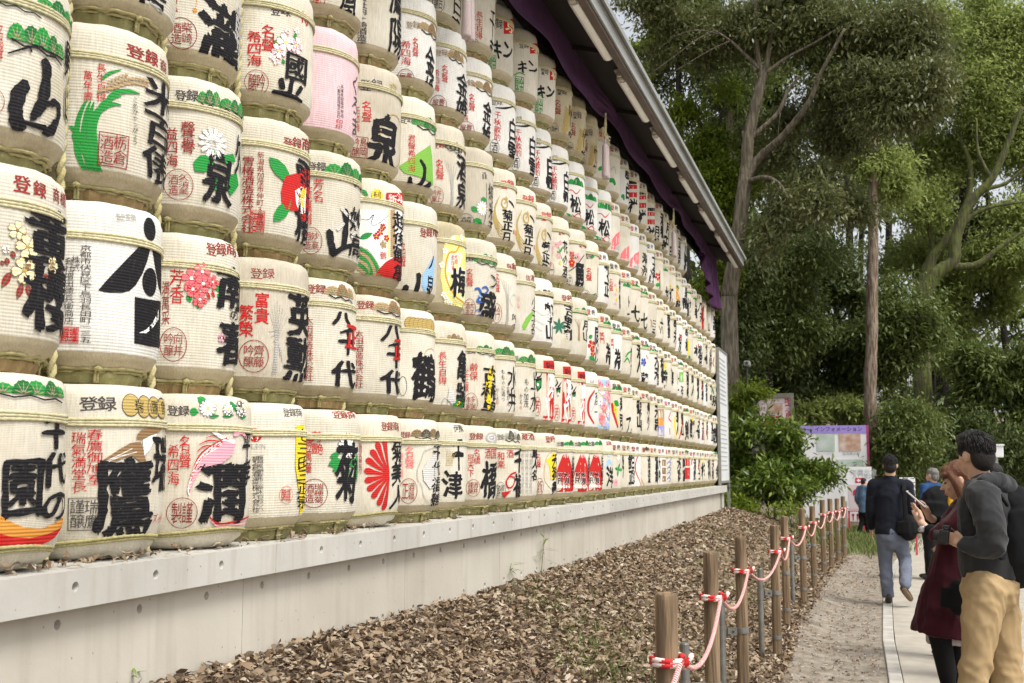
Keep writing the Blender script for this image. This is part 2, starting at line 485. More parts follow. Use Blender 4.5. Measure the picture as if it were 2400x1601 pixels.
M_rope = mat('straw_rope', (0.66, 0.61, 0.40), 0.9, (0.50, 0.46, 0.26), 60, 2, bump=0.5, bscale=400, rnd=0.08)
M_rope2 = mat('straw_rope_olive', (0.42, 0.38, 0.18), 0.9, (0.33, 0.29, 0.13), 60, 2, bump=0.5, bscale=300)

NVAR = 6
_vr = [random.Random(100 + i) for i in range(NVAR)]
VPH = [[(r.uniform(0, 6.28), r.uniform(0, 6.28), r.uniform(0, 6.28)) for _ in range(5)] for r in _vr]
# profiles: (radius, height) from bottom to top for the straw covering
_TOP = [(0.281, 0.26), (0.282, 0.36), (0.281, 0.46), (0.2795, 0.482), (0.2808, 0.50), (0.2802, 0.54), (0.278, 0.572), (0.271, 0.596), (0.255, 0.611), (0.226, 0.6175), (0.12, 0.620), (0.02, 0.6205)]
PROF_FOOT = [(0.208, 0.004), (0.224, 0.012), (0.255, 0.040), (0.273, 0.068), (0.280, 0.105), (0.281, 0.16)] + _TOP       # upper rows: foot reaches down to the barrel below
PROF_FOOT1 = [(0.208, 0.048), (0.224, 0.056), (0.255, 0.082), (0.273, 0.108), (0.280, 0.138), (0.281, 0.18)] + _TOP      # bottom row: short foot on the ledge
PROF_ROUND = [(0.150, 0.0), (0.205, 0.012), (0.242, 0.042), (0.264, 0.085), (0.276, 0.135), (0.281, 0.19)] + _TOP
def prof_r(prof, z):
    return np.interp(z, [q[1] for q in prof], [q[0] for q in prof])
def body_r(prof, var, th, z):
    """radius of the straw covering at angle th and height z (numpy ok)"""
    r = prof_r(prof, z)
    ph = VPH[var]
    w = 0.0028 * np.sin(2 * th + ph[0][0] + 3 * z) + 0.0022 * np.sin(3 * th + ph[1][0] - 7 * z) + 0.0016 * np.sin(5 * th + ph[2][0] + 11 * z + ph[2][1])
    zs_ = prof[3][1] + 0.03
    fold = np.clip((zs_ - z) / 0.07, 0, 1) * (0.004 * np.sin(13 * th + ph[3][0]) + 0.003 * np.sin(22 * th + ph[3][1]))
    top = np.clip((z - 0.575) / 0.04, 0, 1) * (0.005 * np.sin(7 * th + ph[4][0]) + 0.004 * np.sin(17 * th + ph[4][1]))
    return r + w * np.clip((0.62 - z) / 0.03, 0, 1) + fold + top
def body_mesh(prof, var, name, z_lo, z_hi, n=56):
    zs = [z for r, z in prof]
    zz = sorted(set([z for z in zs if z_lo <= z <= z_hi] + [z_lo, z_hi] + [z for z in (0.31, 0.41) if z_lo < z < z_hi]))
    V, F = [], []
    for z in zz:
        for k in range(n):
            th = 2 * math.pi * k / n
            r = float(body_r(prof, var, th, z))
            V.append((r * math.cos(th), r * math.sin(th), z))
    for i in range(len(zz) - 1):
        for k in range(n):
            F.append((i * n + k, i * n + (k + 1) % n, (i + 1) * n + (k + 1) % n, (i + 1) * n + k))
    if z_hi > 0.59: F.append(tuple(range((len(zz) - 1) * n, len(zz) * n)))
    if z_lo <= 0.05: F.append(tuple(reversed(range(n))))
    return new_mesh(name, V, F, [None], None, True)
BODY, SKIRT, FOOT = {}, {}, {}
PROFS = {'foot': PROF_FOOT, 'foot1': PROF_FOOT1, 'round': PROF_ROUND}
for kind, prof in PROFS.items():
    for v in range(NVAR):
        BODY[kind, v] = body_mesh(prof, v, 'straw_body', 0.0 if kind == 'round' else prof[3][1], 0.6205)
        if kind != 'round': SKIRT[kind, v] = body_mesh(prof, v, 'straw_skirt', prof[0][1], prof[3][1] + 0.002)
def foot_mesh(var, pleats, z0, z1):
    r_ = random.Random(var * 7 + 3)
    n = pleats * 3; V, F = [], []
    for i, (rr, z) in enumerate(((0.180, z0), (0.204, z0 + 0.005), (0.214, z0 + 0.5 * (z1 - z0)), (0.216, z0 + 0.75 * (z1 - z0)), (0.206, z1), (0.16, z1 + 0.004))):
        for k in range(n):
            th = 2 * math.pi * k / n
            s = (0.006, 0.0, -0.005)[k % 3] * (1.0 if i > 0 else 0.2) + (r_.uniform(-0.003, 0.003))
            V.append(((rr + s) * math.cos(th), (rr + s) * math.sin(th), z))
    for i in range(5):
        for k in range(n):
            F.append((i * n + k, i * n + (k + 1) % n, (i + 1) * n + (k + 1) % n, (i + 1) * n + k))
    F.append(tuple(reversed(range(n)))); F.append(tuple(range(5 * n, 6 * n)))
    return new_mesh('foot', V, F, [M_foot if var % 4 else M_foot2])
for v in range(NVAR):
    FOOT['foot', v] = foot_mesh(v, (14, 22)[v % 4 == 0], -0.041, 0.013)
    FOOT['foot1', v] = foot_mesh(v, (14, 22)[v % 4 == 0], 0.0, 0.057)
def ring_ropes(name, prof, var, zr, mr, mat_, lobes=70, n=150, dip=0.0, off=0.0, knot=None):
    """a few strands laid side by side round the barrel, each twisted"""
    b = MB()
    for q, z0 in enumerate(zr):
        P, R_ = [], []
        for k in range(n + 1):
            th = 2 * math.pi * k / n
            z = z0 + dip * math.sin(th * 2 + var) + 0.0012 * math.sin(th * 5 + q + var)
            r = float(body_r(prof, var, th, z)) + mr * 0.55 + off
            P.append((r * math.cos(th), r * math.sin(th), z))
            R_.append(mr * (1 + 0.16 * math.sin(th * lobes + q)))
        b.tube(P, R_, 6, cap=False)
    if knot is not None:
        for tk in (-1.05 + 0.4 * var, 1.2 - 0.3 * var, 3.0):
            rr = [float(body_r(prof, var, tk, max(z, prof[0][1]))) + 0.008 if z > prof[0][1] else 0.224 for z in knot]
            for s_ in (-0.022, 0.022):
                b.tube([(r * math.cos(tk + s_), r * math.sin(tk + s_), z) for r, z in zip(rr, knot)], mr * 0.95, 6)
            r = rr[0] + 0.004
            b.tube([(r * math.cos(tk - 0.05), r * math.sin(tk - 0.05), knot[0] - 0.003), (r * math.cos(tk) * 1.02, r * math.sin(tk) * 1.02, knot[0] + 0.004), (r * math.cos(tk + 0.05), r * math.sin(tk + 0.05), knot[0] - 0.003)], mr * 1.7, 6)
    return new_mesh(name, b.v, b.f, [mat_], None, True)
BAND = {}
for kind, prof in PROFS.items():
    for v in range(3):
        BAND[kind, v] = ring_ropes('rope_band', prof, v, (0.472, 0.482, 0.492), 0.0062, M_rope)
FBAND = {}
for v in range(3):
    FBAND['foot', v] = ring_ropes('foot_rope', PROF_FOOT, v, (0.006, 0.016), 0.006, M_rope2, dip=0.003, knot=(0.012, -0.01, -0.036))
    FBAND['foot1', v] = ring_ropes('foot_rope', PROF_FOOT1, v, (0.049, 0.059), 0.006, M_rope2, dip=0.003, knot=(0.055, 0.03, 0.004))
    FBAND['round', v] = ring_ropes('foot_rope', PROF_ROUND, v, (0.062, 0.072), 0.006, M_rope2, dip=0.012)

# where each barrel's right-hand outline stands in the photograph, by row (bottom first), nearest first
EDGE = {1: {0: 148, 1: 386, 2: 585, 3: 715, 4: 839, 5: 939, 6: 1028, 7: 1092, 8: 1162, 9: 1219, 10: 1258, 11: 1304, 12: 1344, 13: 1380, 14: 1413, 15: 1437},
        2: {0: 149, 1: 378, 2: 556, 3: 720, 4: 834, 5: 937, 6: 1019, 7: 1091, 8: 1158, 9: 1209, 10: 1254, 11: 1299, 12: 1337, 13: 1373, 14: 1402, 15: 1430},
        3: {0: 161, 1: 390, 2: 565, 3: 720, 4: 843, 5: 941, 6: 1023, 7: 1090, 8: 1161, 9: 1210, 10: 1253.5, 11: 1296, 12: 1339.5, 13: 1375},
        4: {2: 567, 3: 733, 4: 837, 5: 937, 6: 1019, 7: 1090, 8: 1155, 9: 1209, 10: 1253.5, 11: 1293, 12: 1332, 13: 1372, 14: 1403},
        5: {5: 937, 6: 1023, 7: 1092, 8: 1153, 9: 1207, 10: 1256, 11: 1293, 12: 1333, 13: 1371, 14: 1401, 15: 1432},
        6: {7: 1079, 8: 1158, 9: 1202, 10: 1260, 11: 1300, 12: 1340, 13: 1371, 14: 1400}}
FIRST = {1: 0, 2: 0, 3: 0, 4: 0, 5: 3, 6: 6}
LAST = {1: 31, 2: 31, 3: 31, 4: 31, 5: 31, 6: 25}
def edge_py(row, col):
    """photo height of the middle of a barrel, good enough to aim a ray at its outline"""
    z = Z_LEDGE + (row - 1) * PITCH_Z + 0.33
    p = np.array([BXC + BR, Y_C0 + col * PITCH_Y, z]) - cam_c
    return PCY - FPX * (p @ cam_u) / (p @ cam_f)
BPOS = {}
_rj = random.Random(12)
for row in range(1, 7):
    for c in range(FIRST[row], LAST[row] + 1):
        y = Y_C0 + c * PITCH_Y + _rj.uniform(-0.006, 0.006)
        x = BXC + _rj.uniform(-0.012, 0.012)
        if c in EDGE[row]:
            d = ray(EDGE[row][c], edge_py(row, c))[:2]; d = d / np.linalg.norm(d)
            rt = np.array([d[1], -d[0]])
            # centre lies one radius left of the tangent ray, at distance y along the wall
            t = (y + BR * rt[1]) / d[1]
            xs_ = t * d[0] - BR * rt[0]
            x = float(np.clip(xs_, BXC - 0.05, BXC + 0.06))
            t2 = (x + BR * rt[0]) / d[0]
            y2 = t2 * d[1] - BR * rt[1]
            y = float(np.clip(y2, y - 0.02, y + 0.02))
        BPOS[row, c] = (x, y, Z_LEDGE + (row - 1) * PITCH_Z)

# ------------------------------------------------------------------ printed lettering and pictures on the straw
def ink(name, c, rough=0.75):
    """ink soaked into ribbed straw: slightly broken, follows the ribs"""
    m = bpy.data.materials.new('ink_' + name); m.use_nodes = True
    N, L = m.node_tree.nodes, m.node_tree.links
    P = N['Principled BSDF']; P.inputs['Roughness'].default_value = rough; P.inputs['Specular IOR Level'].default_value = 0.15
    tc = N.new('ShaderNodeTexCoord')
    mp = N.new('ShaderNodeMapping'); mp.inputs['Scale'].default_value = (120, 120, 45); L.new(tc.outputs['Object'], mp.inputs[0])
    nz = N.new('ShaderNodeTexNoise'); nz.inputs['Scale'].default_value = 1.0; nz.inputs['Detail'].default_value = 3; L.new(mp.outputs[0], nz.inputs[0])
    mr = N.new('ShaderNodeMapRange'); mr.inputs[1].default_value = 0.55; mr.inputs[2].default_value = 0.85; mr.inputs[4].default_value = 0.4; L.new(nz.outputs[0], mr.inputs[0])
    mx = N.new('ShaderNodeMix'); mx.data_type = 'RGBA'; mx.inputs[6].default_value = ncol(c); mx.inputs[7].default_value = ncol([min(1, v * 0.8 + 0.09) for v in c])
    L.new(mr.outputs[0], mx.inputs[0]); L.new(mx.outputs[2], P.inputs['Base Color'])
    wv = N.new('ShaderNodeTexWave'); wv.bands_direction = 'Z'; wv.inputs['Scale'].default_value = 28; wv.inputs['Distortion'].default_value = 0.6; L.new(tc.outputs['Object'], wv.inputs[0])
    b1 = N.new('ShaderNodeBump'); b1.inputs['Strength'].default_value = 0.35; b1.inputs['Distance'].default_value = 0.004; L.new(wv.outputs[0], b1.inputs['Height'])
    L.new(b1.outputs[0], P.inputs['Normal'])
    return m
INKC = {'K': (0.014, 0.013, 0.015), 'R': (0.50, 0.022, 0.02), 'D': (0.28, 0.03, 0.025), 'G': (0.025, 0.27, 0.05), 'g': (0.20, 0.45, 0.07), 'O': (0.45, 0.33, 0.11),
        'o': (0.62, 0.27, 0.05), 'Y': (0.80, 0.60, 0.03), 'y': (0.74, 0.70, 0.20), 'B': (0.03, 0.11, 0.42), 'b': (0.30, 0.50, 0.72), 'N': (0.25, 0.15, 0.07),
        'n': (0.40, 0.28, 0.15), 'S': (0.42, 0.41, 0.39), 's': (0.60, 0.59, 0.56), 'W': (0.86, 0.85, 0.81), 'P': (0.78, 0.35, 0.42), 'p': (0.80, 0.17, 0.19), 'T': (0.04, 0.16, 0.10),
        'C': (0.80, 0.72, 0.42), 'M': (0.35, 0.45, 0.75), 'V': (0.30, 0.30, 0.60), 'k': (0.07, 0.06, 0.06), 'F': (0.018, 0.15, 0.035)}
INKM = {k: ink(k, c) for k, c in INKC.items()}

_txt = bpy.data.curves.new('glyph_source', 'FONT')
_txt.fill_mode = 'FRONT'
_txto = bpy.data.objects.new('glyph_source', _txt)
_gc = {}
def glyph(ch, bold=0.0, res=2):
    key = (ch, bold, res)
    if key in _gc: return _gc[key]
    _txt.body = ch; _txt.offset = bold; _txt.resolution_u = res
    me = eval_mesh(_txto)
    n = len(me.vertices)
    co = np.zeros(n * 3, np.float32); me.vertices.foreach_get('co', co)
    co = co.reshape(-1, 3)[:, :2].astype(float)
    F = [tuple(p.vertices) for p in me.polygons]
    bpy.data.meshes.remove(me)
    if n:
        if ord(ch) > 0x2000:
            co = (co - np.array([0.485, 0.37])) / 0.93     # em box, centred
        else:
            lo, hi = co.min(0), co.max(0)
            co = (co - (lo + hi) / 2) / np.maximum(hi - lo, 0.2)
    _gc[key] = (co, F)
    return _gc[key]

def tri_poly(P):
    """simple polygon -> verts and ear-clipped faces through tessellate"""
    from mathutils.geometry import tessellate_polygon
    return P, [tuple(t) for t in tessellate_polygon([[Vector((p[0], p[1], 0)) for p in P]])]

class Print:
    """turns picture elements given at photograph positions into sheets wrapped on one barrel"""
    def __init__(s, x, y, z, prof, var, crop, coarse):
        s.x, s.y, s.z, s.prof, s.var = x, y, z, prof, var
        s.coarse = coarse
        s.out = {}
        s.layer = 0
        s.cur = 0
        s.rng = random.Random(int(x * 1000) + int(y * 977) + int(z * 131))
    def on(s, px, py):
        d = ray(px, py)
        dx, dy = d[0], d[1]
        ox, oy = -s.x, -s.y
        A = dx * dx + dy * dy; B = ox * dx + oy * dy; Cq = ox * ox + oy * oy - BR * BR
        D = B * B - A * Cq
        t = (-B - math.sqrt(max(D, 0.0))) / A
        qx, qy = t * dx - s.x, t * dy - s.y
        return math.atan2(qy, qx) * BR, CAMZ + t * d[2] - s.z
    def box(s, b):
        x0, x1, y0, y1 = b
        xm, ym = (x0 + x1) / 2, (y0 + y1) / 2
        s0, s1 = s.on(x0, ym)[0], s.on(x1, ym)[0]
        return s0, s1, s.on(xm, y1)[1], s.on(xm, y0)[1]
    def emit(s, part, V, F, col, rough=0.0, split=True):
        s.layer += 1
        key = (part, s.cur if (split and not s.coarse) else -1)
        s.out.setdefault(key, []).append((np.asarray(V, float), F, col, rough, s.layer))
    def text(s, part, txt, b, col, bold, rough, horiz=False):
        n = len(txt)
        res = 2 if part == 'brand_lettering' and not s.coarse else 1
        for i, ch in enumerate(txt):
            co, F = glyph(ch, bold if s.coarse else 0.0, res)
            if not len(co): continue
            x0, x1, y0, y1 = b
            if horiz:
                bb = (x0 + (x1 - x0) * i / n, x0 + (x1 - x0) * (i + 1) / n, y0, y1)
            else:
                bb = (x0, x1, y0 + (y1 - y0) * i / n, y0 + (y1 - y0) * (i + 1) / n)
            s0, s1, z0, z1 = s.box(bb)
            w, h = (s1 - s0), (z1 - z0)
            if horiz: pass
            V = co * np.array([w, h * (0.97 if n > 1 and not horiz else 1.0)]) + np.array([(s0 + s1) / 2, (z0 + z1) / 2])
            if rough:
                a = s.rng.uniform(-0.10, 0.10)
                c = np.array([(s0 + s1) / 2, (z0 + z1) / 2])
                V = (V - c) @ np.array([[1, a], [s.rng.uniform(-0.04, 0.04), 1]]) + c
            if rough:
                ph = [s.rng.uniform(0, 6.28) for _ in range(4)]
                q = (V - np.array([(s0 + s1) / 2, (z0 + z1) / 2])) / np.array([w, h])
                V = V + np.stack([min(1, rough * 55) * w * (0.030 * np.sin(5.5 * q[:, 1] + ph[0]) + 0.014 * np.sin(11 * q[:, 1] + 7 * q[:, 0] + ph[1])),
                                  min(1, rough * 55) * h * (0.034 * np.sin(5.0 * q[:, 0] + ph[2]) + 0.016 * np.sin(12 * q[:, 0] - 6 * q[:, 1] + ph[3]))], 1)
            if bold > 0.008 and not s.coarse:
                # a loaded brush: the character stamped a few times side by side
                for q, (ox, oz) in enumerate(((1, 0.1), (-1, -0.1), (0.15, 0.6), (-0.15, -0.6))):
                    s.emit(part, V + np.array([ox * bold * w * 1.1, oz * bold * h]), F, col, rough * min(w, h))
            else:
                s.emit(part, V, F, col, rough * min(w, h))
    def poly(s, part, pts, col, rough=0.0):
        V = [s.on(x, y) for x, y in pts]
        V2, F = tri_poly(V)
        s.emit(part, V2, F, col, rough, False)
    def spoly(s, part, V, col, rough=0.0):
        V2, F = tri_poly(V); s.emit(part, V2, F, col, rough)
    def stroke(s, part, pts, col, rough=0.0):
        """brush stroke through photo points with widths; smoothed"""
        P = np.array([s.on(p[0], p[1]) for p in pts])
        sc = []
        for p in pts:
            zt, zb = s.on(p[0], p[1] - 5)[1], s.on(p[0], p[1] + 5)[1]
            sc.append(p[2] * (zt - zb) / 10)
        W = np.array(sc) / 2
        k = len(P); m = (k - 1) * 5 + 1
        t = np.linspace(0, k - 1, m)
        # catmull-rom
        Q = []
        for tt in t:
            i = min(int(tt), k - 2); u = tt - i
            p0, p1, p2, p3 = P[max(i - 1, 0)], P[i], P[i + 1], P[min(i + 2, k - 1)]
            Q.append(0.5 * (2 * p1 + (p2 - p0) * u + (2 * p0 - 5 * p1 + 4 * p2 - p3) * u * u + (3 * p1 - p0 - 3 * p2 + p3) * u ** 3))
        Q = np.array(Q); Wq = np.interp(t, np.arange(k), W)
        T = np.gradient(Q, axis=0); T /= np.linalg.norm(T, axis=1)[:, None] + 1e-9
        Nn = np.stack([-T[:, 1], T[:, 0]], 1)
        Lf, Rt = Q + Nn * Wq[:, None], Q - Nn * Wq[:, None]
        e0 = Q[0] - T[0] * Wq[0] * 0.6; e1 = Q[-1] + T[-1] * Wq[-1] * 0.6
        V = np.concatenate([Lf, Rt, [e0, e1]]); F = [(i, m + i, m + i + 1, i + 1) for i in range(m - 1)] + [(2 * m, m, 0), (2 * m + 1, m - 1, 2 * m - 1)]
        s.emit(part, V, F, col, rough, False)
    def ellipse(s, part, b, col, ring=0.0, n=28):
        sp_ = part == 'seal'
        s0, s1, z0, z1 = s.box(b)
        cx, cz, rx, rz = (s0 + s1) / 2, (z0 + z1) / 2, (s1 - s0) / 2, (z1 - z0) / 2
        th = np.linspace(0, 2 * math.pi, n, endpoint=False)
        O = np.stack([cx + rx * np.cos(th), cz + rz * np.sin(th)], 1)
        if ring:
            w = ring * rz
            I = np.stack([cx + (rx - w) * np.cos(th), cz + (rz - w) * np.sin(th)], 1)
            s.emit(part, np.concatenate([O, I]), [(k, (k + 1) % n, n + (k + 1) % n, n + k) for k in range(n)], col, 0.0, sp_)
        else:
            s.emit(part, np.concatenate([O, [[cx, cz]]]), [(k, (k + 1) % n, n) for k in range(n)], col, 0.0, sp_)
    def seal(s, b, col, chars, square=False):
        x0, x1, y0, y1 = b
        if square:
            s0, s1, z0, z1 = s.box(b); w = (z1 - z0) * 0.028
            O = [(s0, z0), (s1, z0), (s1, z1), (s0, z1)]; I = [(s0 + w, z0 + w), (s1 - w, z0 + w), (s1 - w, z1 - w), (s0 + w, z1 - w)]
            s.emit('seal', O + I, [(k, (k + 1) % 4, 4 + (k + 1) % 4, 4 + k) for k in range(4)], col)
            m = 0.06
        else:
            s.ellipse('seal', b, col, 0.045)
            m = 0.16
        w, h = x1 - x0, y1 - y0
        xa, xb, ya, yb = x0 + w * m, x1 - w * m, y0 + h * m, y1 - h * m
        if not chars: return
        if len(chars) == 1:
            s.text('seal', chars, (xa, xb, ya, yb), col, 0.0, 0)
        elif len(chars) <= 2:
            xm = (xa + xb) / 2
            s.text('seal', chars[0], (xm, xb, ya, yb), col, 0.0, 0); s.text('seal', chars[1], (xa, xm, ya, yb), col, 0.0, 0)
        else:
            xm = (xa + xb) / 2; k = (len(chars) + 1) // 2
            s.text('seal', chars[:k], (xm, xb, ya, yb), col, 0.0, 0); s.text('seal', chars[k:], (xa, xm, ya, yb), col, 0.0, 0)
    def pine(s, b, col, branch='K', lobes=4):
        """clouds of pine needles as overlapping scalloped fans with a crooked branch below"""
        s0, s1, z0, z1 = s.box(b)
        w, h = s1 - s0, z1 - z0
        zb = z0 + h * 0.28
        dark = {'G': 'F', 'n': 'N', 'N': 'k', 'S': 'k', 'k': 'K'}.get(col, col)
        order = list(range(0, lobes, 2)) + list(range(1, lobes, 2))
        for i in order:
            cx = s0 + w * (i + 0.5) / lobes + s.rng.uniform(-0.02, 0.02) * w
            rr = w / lobes * s.rng.uniform(0.60, 0.78)
            hh = h * 0.72 * (s.rng.uniform(0.85, 1.05) if 0 < i < lobes - 1 else s.rng.uniform(0.62, 0.8))
            pts = [(cx - rr * 0.9, zb)]
            n = 7
            for a in range(n):
                for q in (0.15, 0.5, 0.85):
                    t = math.pi - math.pi * (a + q) / n
                    e = 1.0 if q == 0.5 else 0.93
                    pts.append((cx + rr * e * math.cos(t), zb + hh * e * math.sin(t)))
            pts.append((cx + rr * 0.9, zb))
            s.spoly('pine_picture', pts, col if i % 2 == 0 else dark)
            if s.coarse: continue
            for a in range(9):          # needles fanning out of a brownish heart
                t = math.pi * (a + 1) / 10
                r0, r1 = 0.12, 0.80
                p0 = np.array([cx + rr * r0 * math.cos(t), zb + hh * r0 * math.sin(t)]); p1 = np.array([cx + rr * r1 * math.cos(t), zb + hh * r1 * math.sin(t)])
                d = unit(p1 - p0); q = np.array([-d[1], d[0]]) * 0.0016
                s.emit('pine_picture', [p0 - q, p0 + q, p1 + q * 0.5, p1 - q * 0.5], [(0, 1, 2, 3)], ('n', 'T')[a % 2])
        if s.coarse: return
        zz = [zb - h * 0.02, zb - h * 0.16, zb - h * 0.05, zb - h * 0.2, zb - h * 0.1, zb - h * 0.24]
        for i in range(5):
            a0 = np.array([s0 + w * (0.04 + 0.18 * i), zz[i]]); a1 = np.array([s0 + w * (0.04 + 0.18 * (i + 1)), zz[i + 1]])
            q = np.array([0, max(h * 0.035, 0.0016)])
            s.emit('pine_picture', [a0 - q, a1 - q, a1 + q, a0 + q], [(0, 1, 2, 3)], branch)
    def flower(s, x, y, r, col, petals=5, centre='Y', line=None, squash=1.0):
        s0, z0 = s.on(x, y)
        zt, zb = s.on(x, y - r)[1], s.on(x, y + r)[1]
        R_ = (zt - zb) / 2
        a0 = s.rng.uniform(0, 6)
        for k in range(petals):
            a = a0 + 2 * math.pi * k / petals
            c, sn = math.cos(a), math.sin(a)
            wd = min(0.62, 2.3 / petals)
            pts = []
            for (l, w) in ((0.08, 0.0), (0.45, wd * 0.75), (0.78, wd), (1.0, wd * 0.45), (0.92, 0), (1.0, -wd * 0.45), (0.78, -wd), (0.45, -wd * 0.75)):
                pts.append((s0 + (l * c - w * sn * 0.8) * R_, z0 + (l * sn + w * c * 0.8) * R_))
            if line and not s.coarse:
                g = [(s0 + (p[0] - s0) * 1.07, z0 + (p[1] - z0) * 1.07) for p in pts]
                s.spoly('flower_picture', g, line)
            s.spoly('flower_picture', pts, col)
        if centre:
            n = 10; rr = R_ * 0.2
            V = [(s0 + rr * math.cos(6.283 * k / n), z0 + rr * math.sin(6.283 * k / n)) for k in range(n)]
            s.spoly('flower_picture', V, centre)
    def leaf(s, x0, y0, x1, y1, w, col, vein=True):
        a, b = np.array(s.on(x0, y0)), np.array(s.on(x1, y1))
        zt, zb = s.on(x0, y0 - 5)[1], s.on(x0, y0 + 5)[1]
        W = w * (zt - zb) / 10 / 2
        d = b - a; L_ = np.linalg.norm(d) + 1e-6; d /= L_; n_ = np.array([-d[1], d[0]])
        pts = [a] + [a + d * L_ * t + n_ * W * q for t, q in ((0.2, 0.75), (0.45, 1.0), (0.7, 0.75))] + [b] + [a + d * L_ * t - n_ * W * q for t, q in ((0.7, 0.75), (0.45, 1.0), (0.2, 0.75))]
        s.spoly('leaf_picture', [tuple(p) for p in pts], col)
        if vein and not s.coarse:
            q = n_ * 0.0012
            s.emit('leaf_picture', [a + q, a - q, b - q, b + q], [(0, 1, 2, 3)], 'T')
    def build(s, parent):
        step = 0.06 if s.coarse else 0.026
        for (part, _k), els in s.out.items():
            cols, T, A = [], [], []
            for ei, (V, F, col, rough, layer) in enumerate(els):
                if col not in cols: cols.append(col)
                tr = []
                for f in F:
                    for q in range(1, len(f) - 1):
                        tr.append((f[0], f[q], f[q + 1]))
                if not tr: continue
                t = V[np.array(tr)]
                T.append(t)
                A.append(np.tile([cols.index(col), layer, rough, ei * 3.7], (len(t), 1)))
            if not T: continue
            T = np.concatenate(T); A = np.concatenate(A)
            lo, hi = T.min((0, 1)), T.max((0, 1))
            for k in range(math.floor(lo[0] / step) + 1, math.ceil(hi[0] / step)):
                T, A = slice_tris(T, A, 0, k * step)
            zst = [0.015, 0.03, 0.045, 0.058, 0.075, 0.095, 0.12, 0.15, 0.19, 0.25, 0.33, 0.41, 0.46, 0.482, 0.5, 0.54, 0.56, 0.572, 0.582, 0.59, 0.597, 0.605] if not s.coarse else [0.03, 0.06, 0.095, 0.482, 0.54, 0.572, 0.59, 0.602]
            if (A[:, 2] > 0).any() and not s.coarse:
                zst = zst + list(np.arange(0.1, 0.6, 0.032))
            for zc in zst:
                if lo[1] < zc < hi[1]:
                    T, A = slice_tris(T, A, 1, zc)
            key = np.concatenate([np.round(T.reshape(-1, 2) * 2e4), np.repeat(A[:, 3:4] * 10, 3, 0).reshape(-1, 1)], 1).astype(np.int64)
            _, first, inv = np.unique(key, axis=0, return_index=True, return_inverse=True)
            inv = inv.reshape(-1, 3)
            P = T.reshape(-1, 2)[first]; at = np.repeat(A, 3, 0)[first]
            sx, sz, ro, sdv = P[:, 0].copy(), P[:, 1].copy(), at[:, 2], at[:, 3] + s.x * 50 + s.y * 7
            if (ro > 0).any():
                n1 = np.sin(sx * 95 + 2.1 * np.sin(sz * 71 + sdv) + sdv) + 0.6 * np.sin(sx * 230 - sz * 190 + 1.7 * sdv)
                n2 = np.sin(sz * 105 + 2.3 * np.sin(sx * 83 - sdv) + 2 * sdv) + 0.6 * np.sin(sz * 240 + sx * 170 + 2.9 * sdv)
                sx += ro * 0.5 * n1; sz += ro * 0.5 * n2
            sz = np.clip(sz, s.prof[3][1] - 0.006, 0.613)
            th = sx / BR
            r = body_r(s.prof, s.var, th, sz) + 0.0013 + 0.00007 * np.minimum(at[:, 1], 60)
            V3 = np.stack([r * np.cos(th), r * np.sin(th), sz], 1)
            bad = (inv[:, 0] == inv[:, 1]) | (inv[:, 1] == inv[:, 2]) | (inv[:, 0] == inv[:, 2])
            F3 = inv[~bad]; ci = A[~bad, 0]
            a, b, c = V3[F3[:, 0]], V3[F3[:, 1]], V3[F3[:, 2]]
            nr = np.cross(b - a, c - a); mid = a + b + c; mid[:, 2] = 0
            flip = (nr * mid).sum(1) < 0
            F3[flip] = F3[flip][:, ::-1]
            me = fast_mesh(part, V3, F3, [INKM[c_] for c_ in cols], True)
            if len(me.polygons) == len(ci): me.polygons.foreach_set('material_index', ci.astype(np.int32))
            obj(part, me, parent)

def slice_tris(T, A, ax, c):
    """split triangles (n,3,2) along coordinate ax = c"""
    pos = T[:, :, ax] - c > 1e-7
    cnt = pos.sum(1)
    st_ = (cnt == 1) | (cnt == 2)
    if not st_.any(): return T, A
    S, As, ps = T[st_], A[st_], pos[st_]
    lone = np.where(cnt[st_] == 1, ps.argmax(1), (~ps).argmax(1))
    r = np.arange(len(S))
    a, b, d = S[r, lone], S[r, (lone + 1) % 3], S[r, (lone + 2) % 3]
    ta = ((c - a[:, ax]) / (b[:, ax] - a[:, ax]))[:, None]; tb = ((c - a[:, ax]) / (d[:, ax] - a[:, ax]))[:, None]
    p, q = a + (b - a) * ta, a + (d - a) * tb
    N_ = np.concatenate([np.stack([a, p, q], 1), np.stack([p, b, d], 1), np.stack([p, d, q], 1)])
    return np.concatenate([T[~st_], N_]), np.concatenate([A[~st_], As, As, As])

def make_prints(e, row, c, prof, var, els, z):
    x, y, _ = BPOS[row, c]
    p = Print(x, y, z, prof, var, None, c > 10)
    for k_, el in enumerate(els):
        p.cur = k_
        el[0](p, *el[1:])
    p.build(e)

# crops of the photograph the positions below were read in: (x origin, y origin, photo pixels per crop pixel)
CROP = {'A': (0, 0, 580 / 1895), 'B': (0, 380, 580 / 1749), 'C': (0, 840, 600 / 1809), 'D': (540, 0, 540 / 1628), 'E': (540, 480, 540 / 1841), 'F': (540, 900, 540 / 2117),
        'G': (1040, 0, 400 / 1307), 'H': (1040, 380, 400 / 1493), 'I': (1040, 760, 400 / 1363), 'J': (1380, 280, 340 / 1066), 'K': (1380, 740, 340 / 1159)}
cur = [CROP['A']]
def crop(k): cur[0] = CROP[k]
def X_(x): return cur[0][0] + x * cur[0][2]
def Y_(y): return cur[0][1] + y * cur[0][2]
def bx(b): return (X_(b[0]), X_(b[1]), Y_(b[2]), Y_(b[3]))
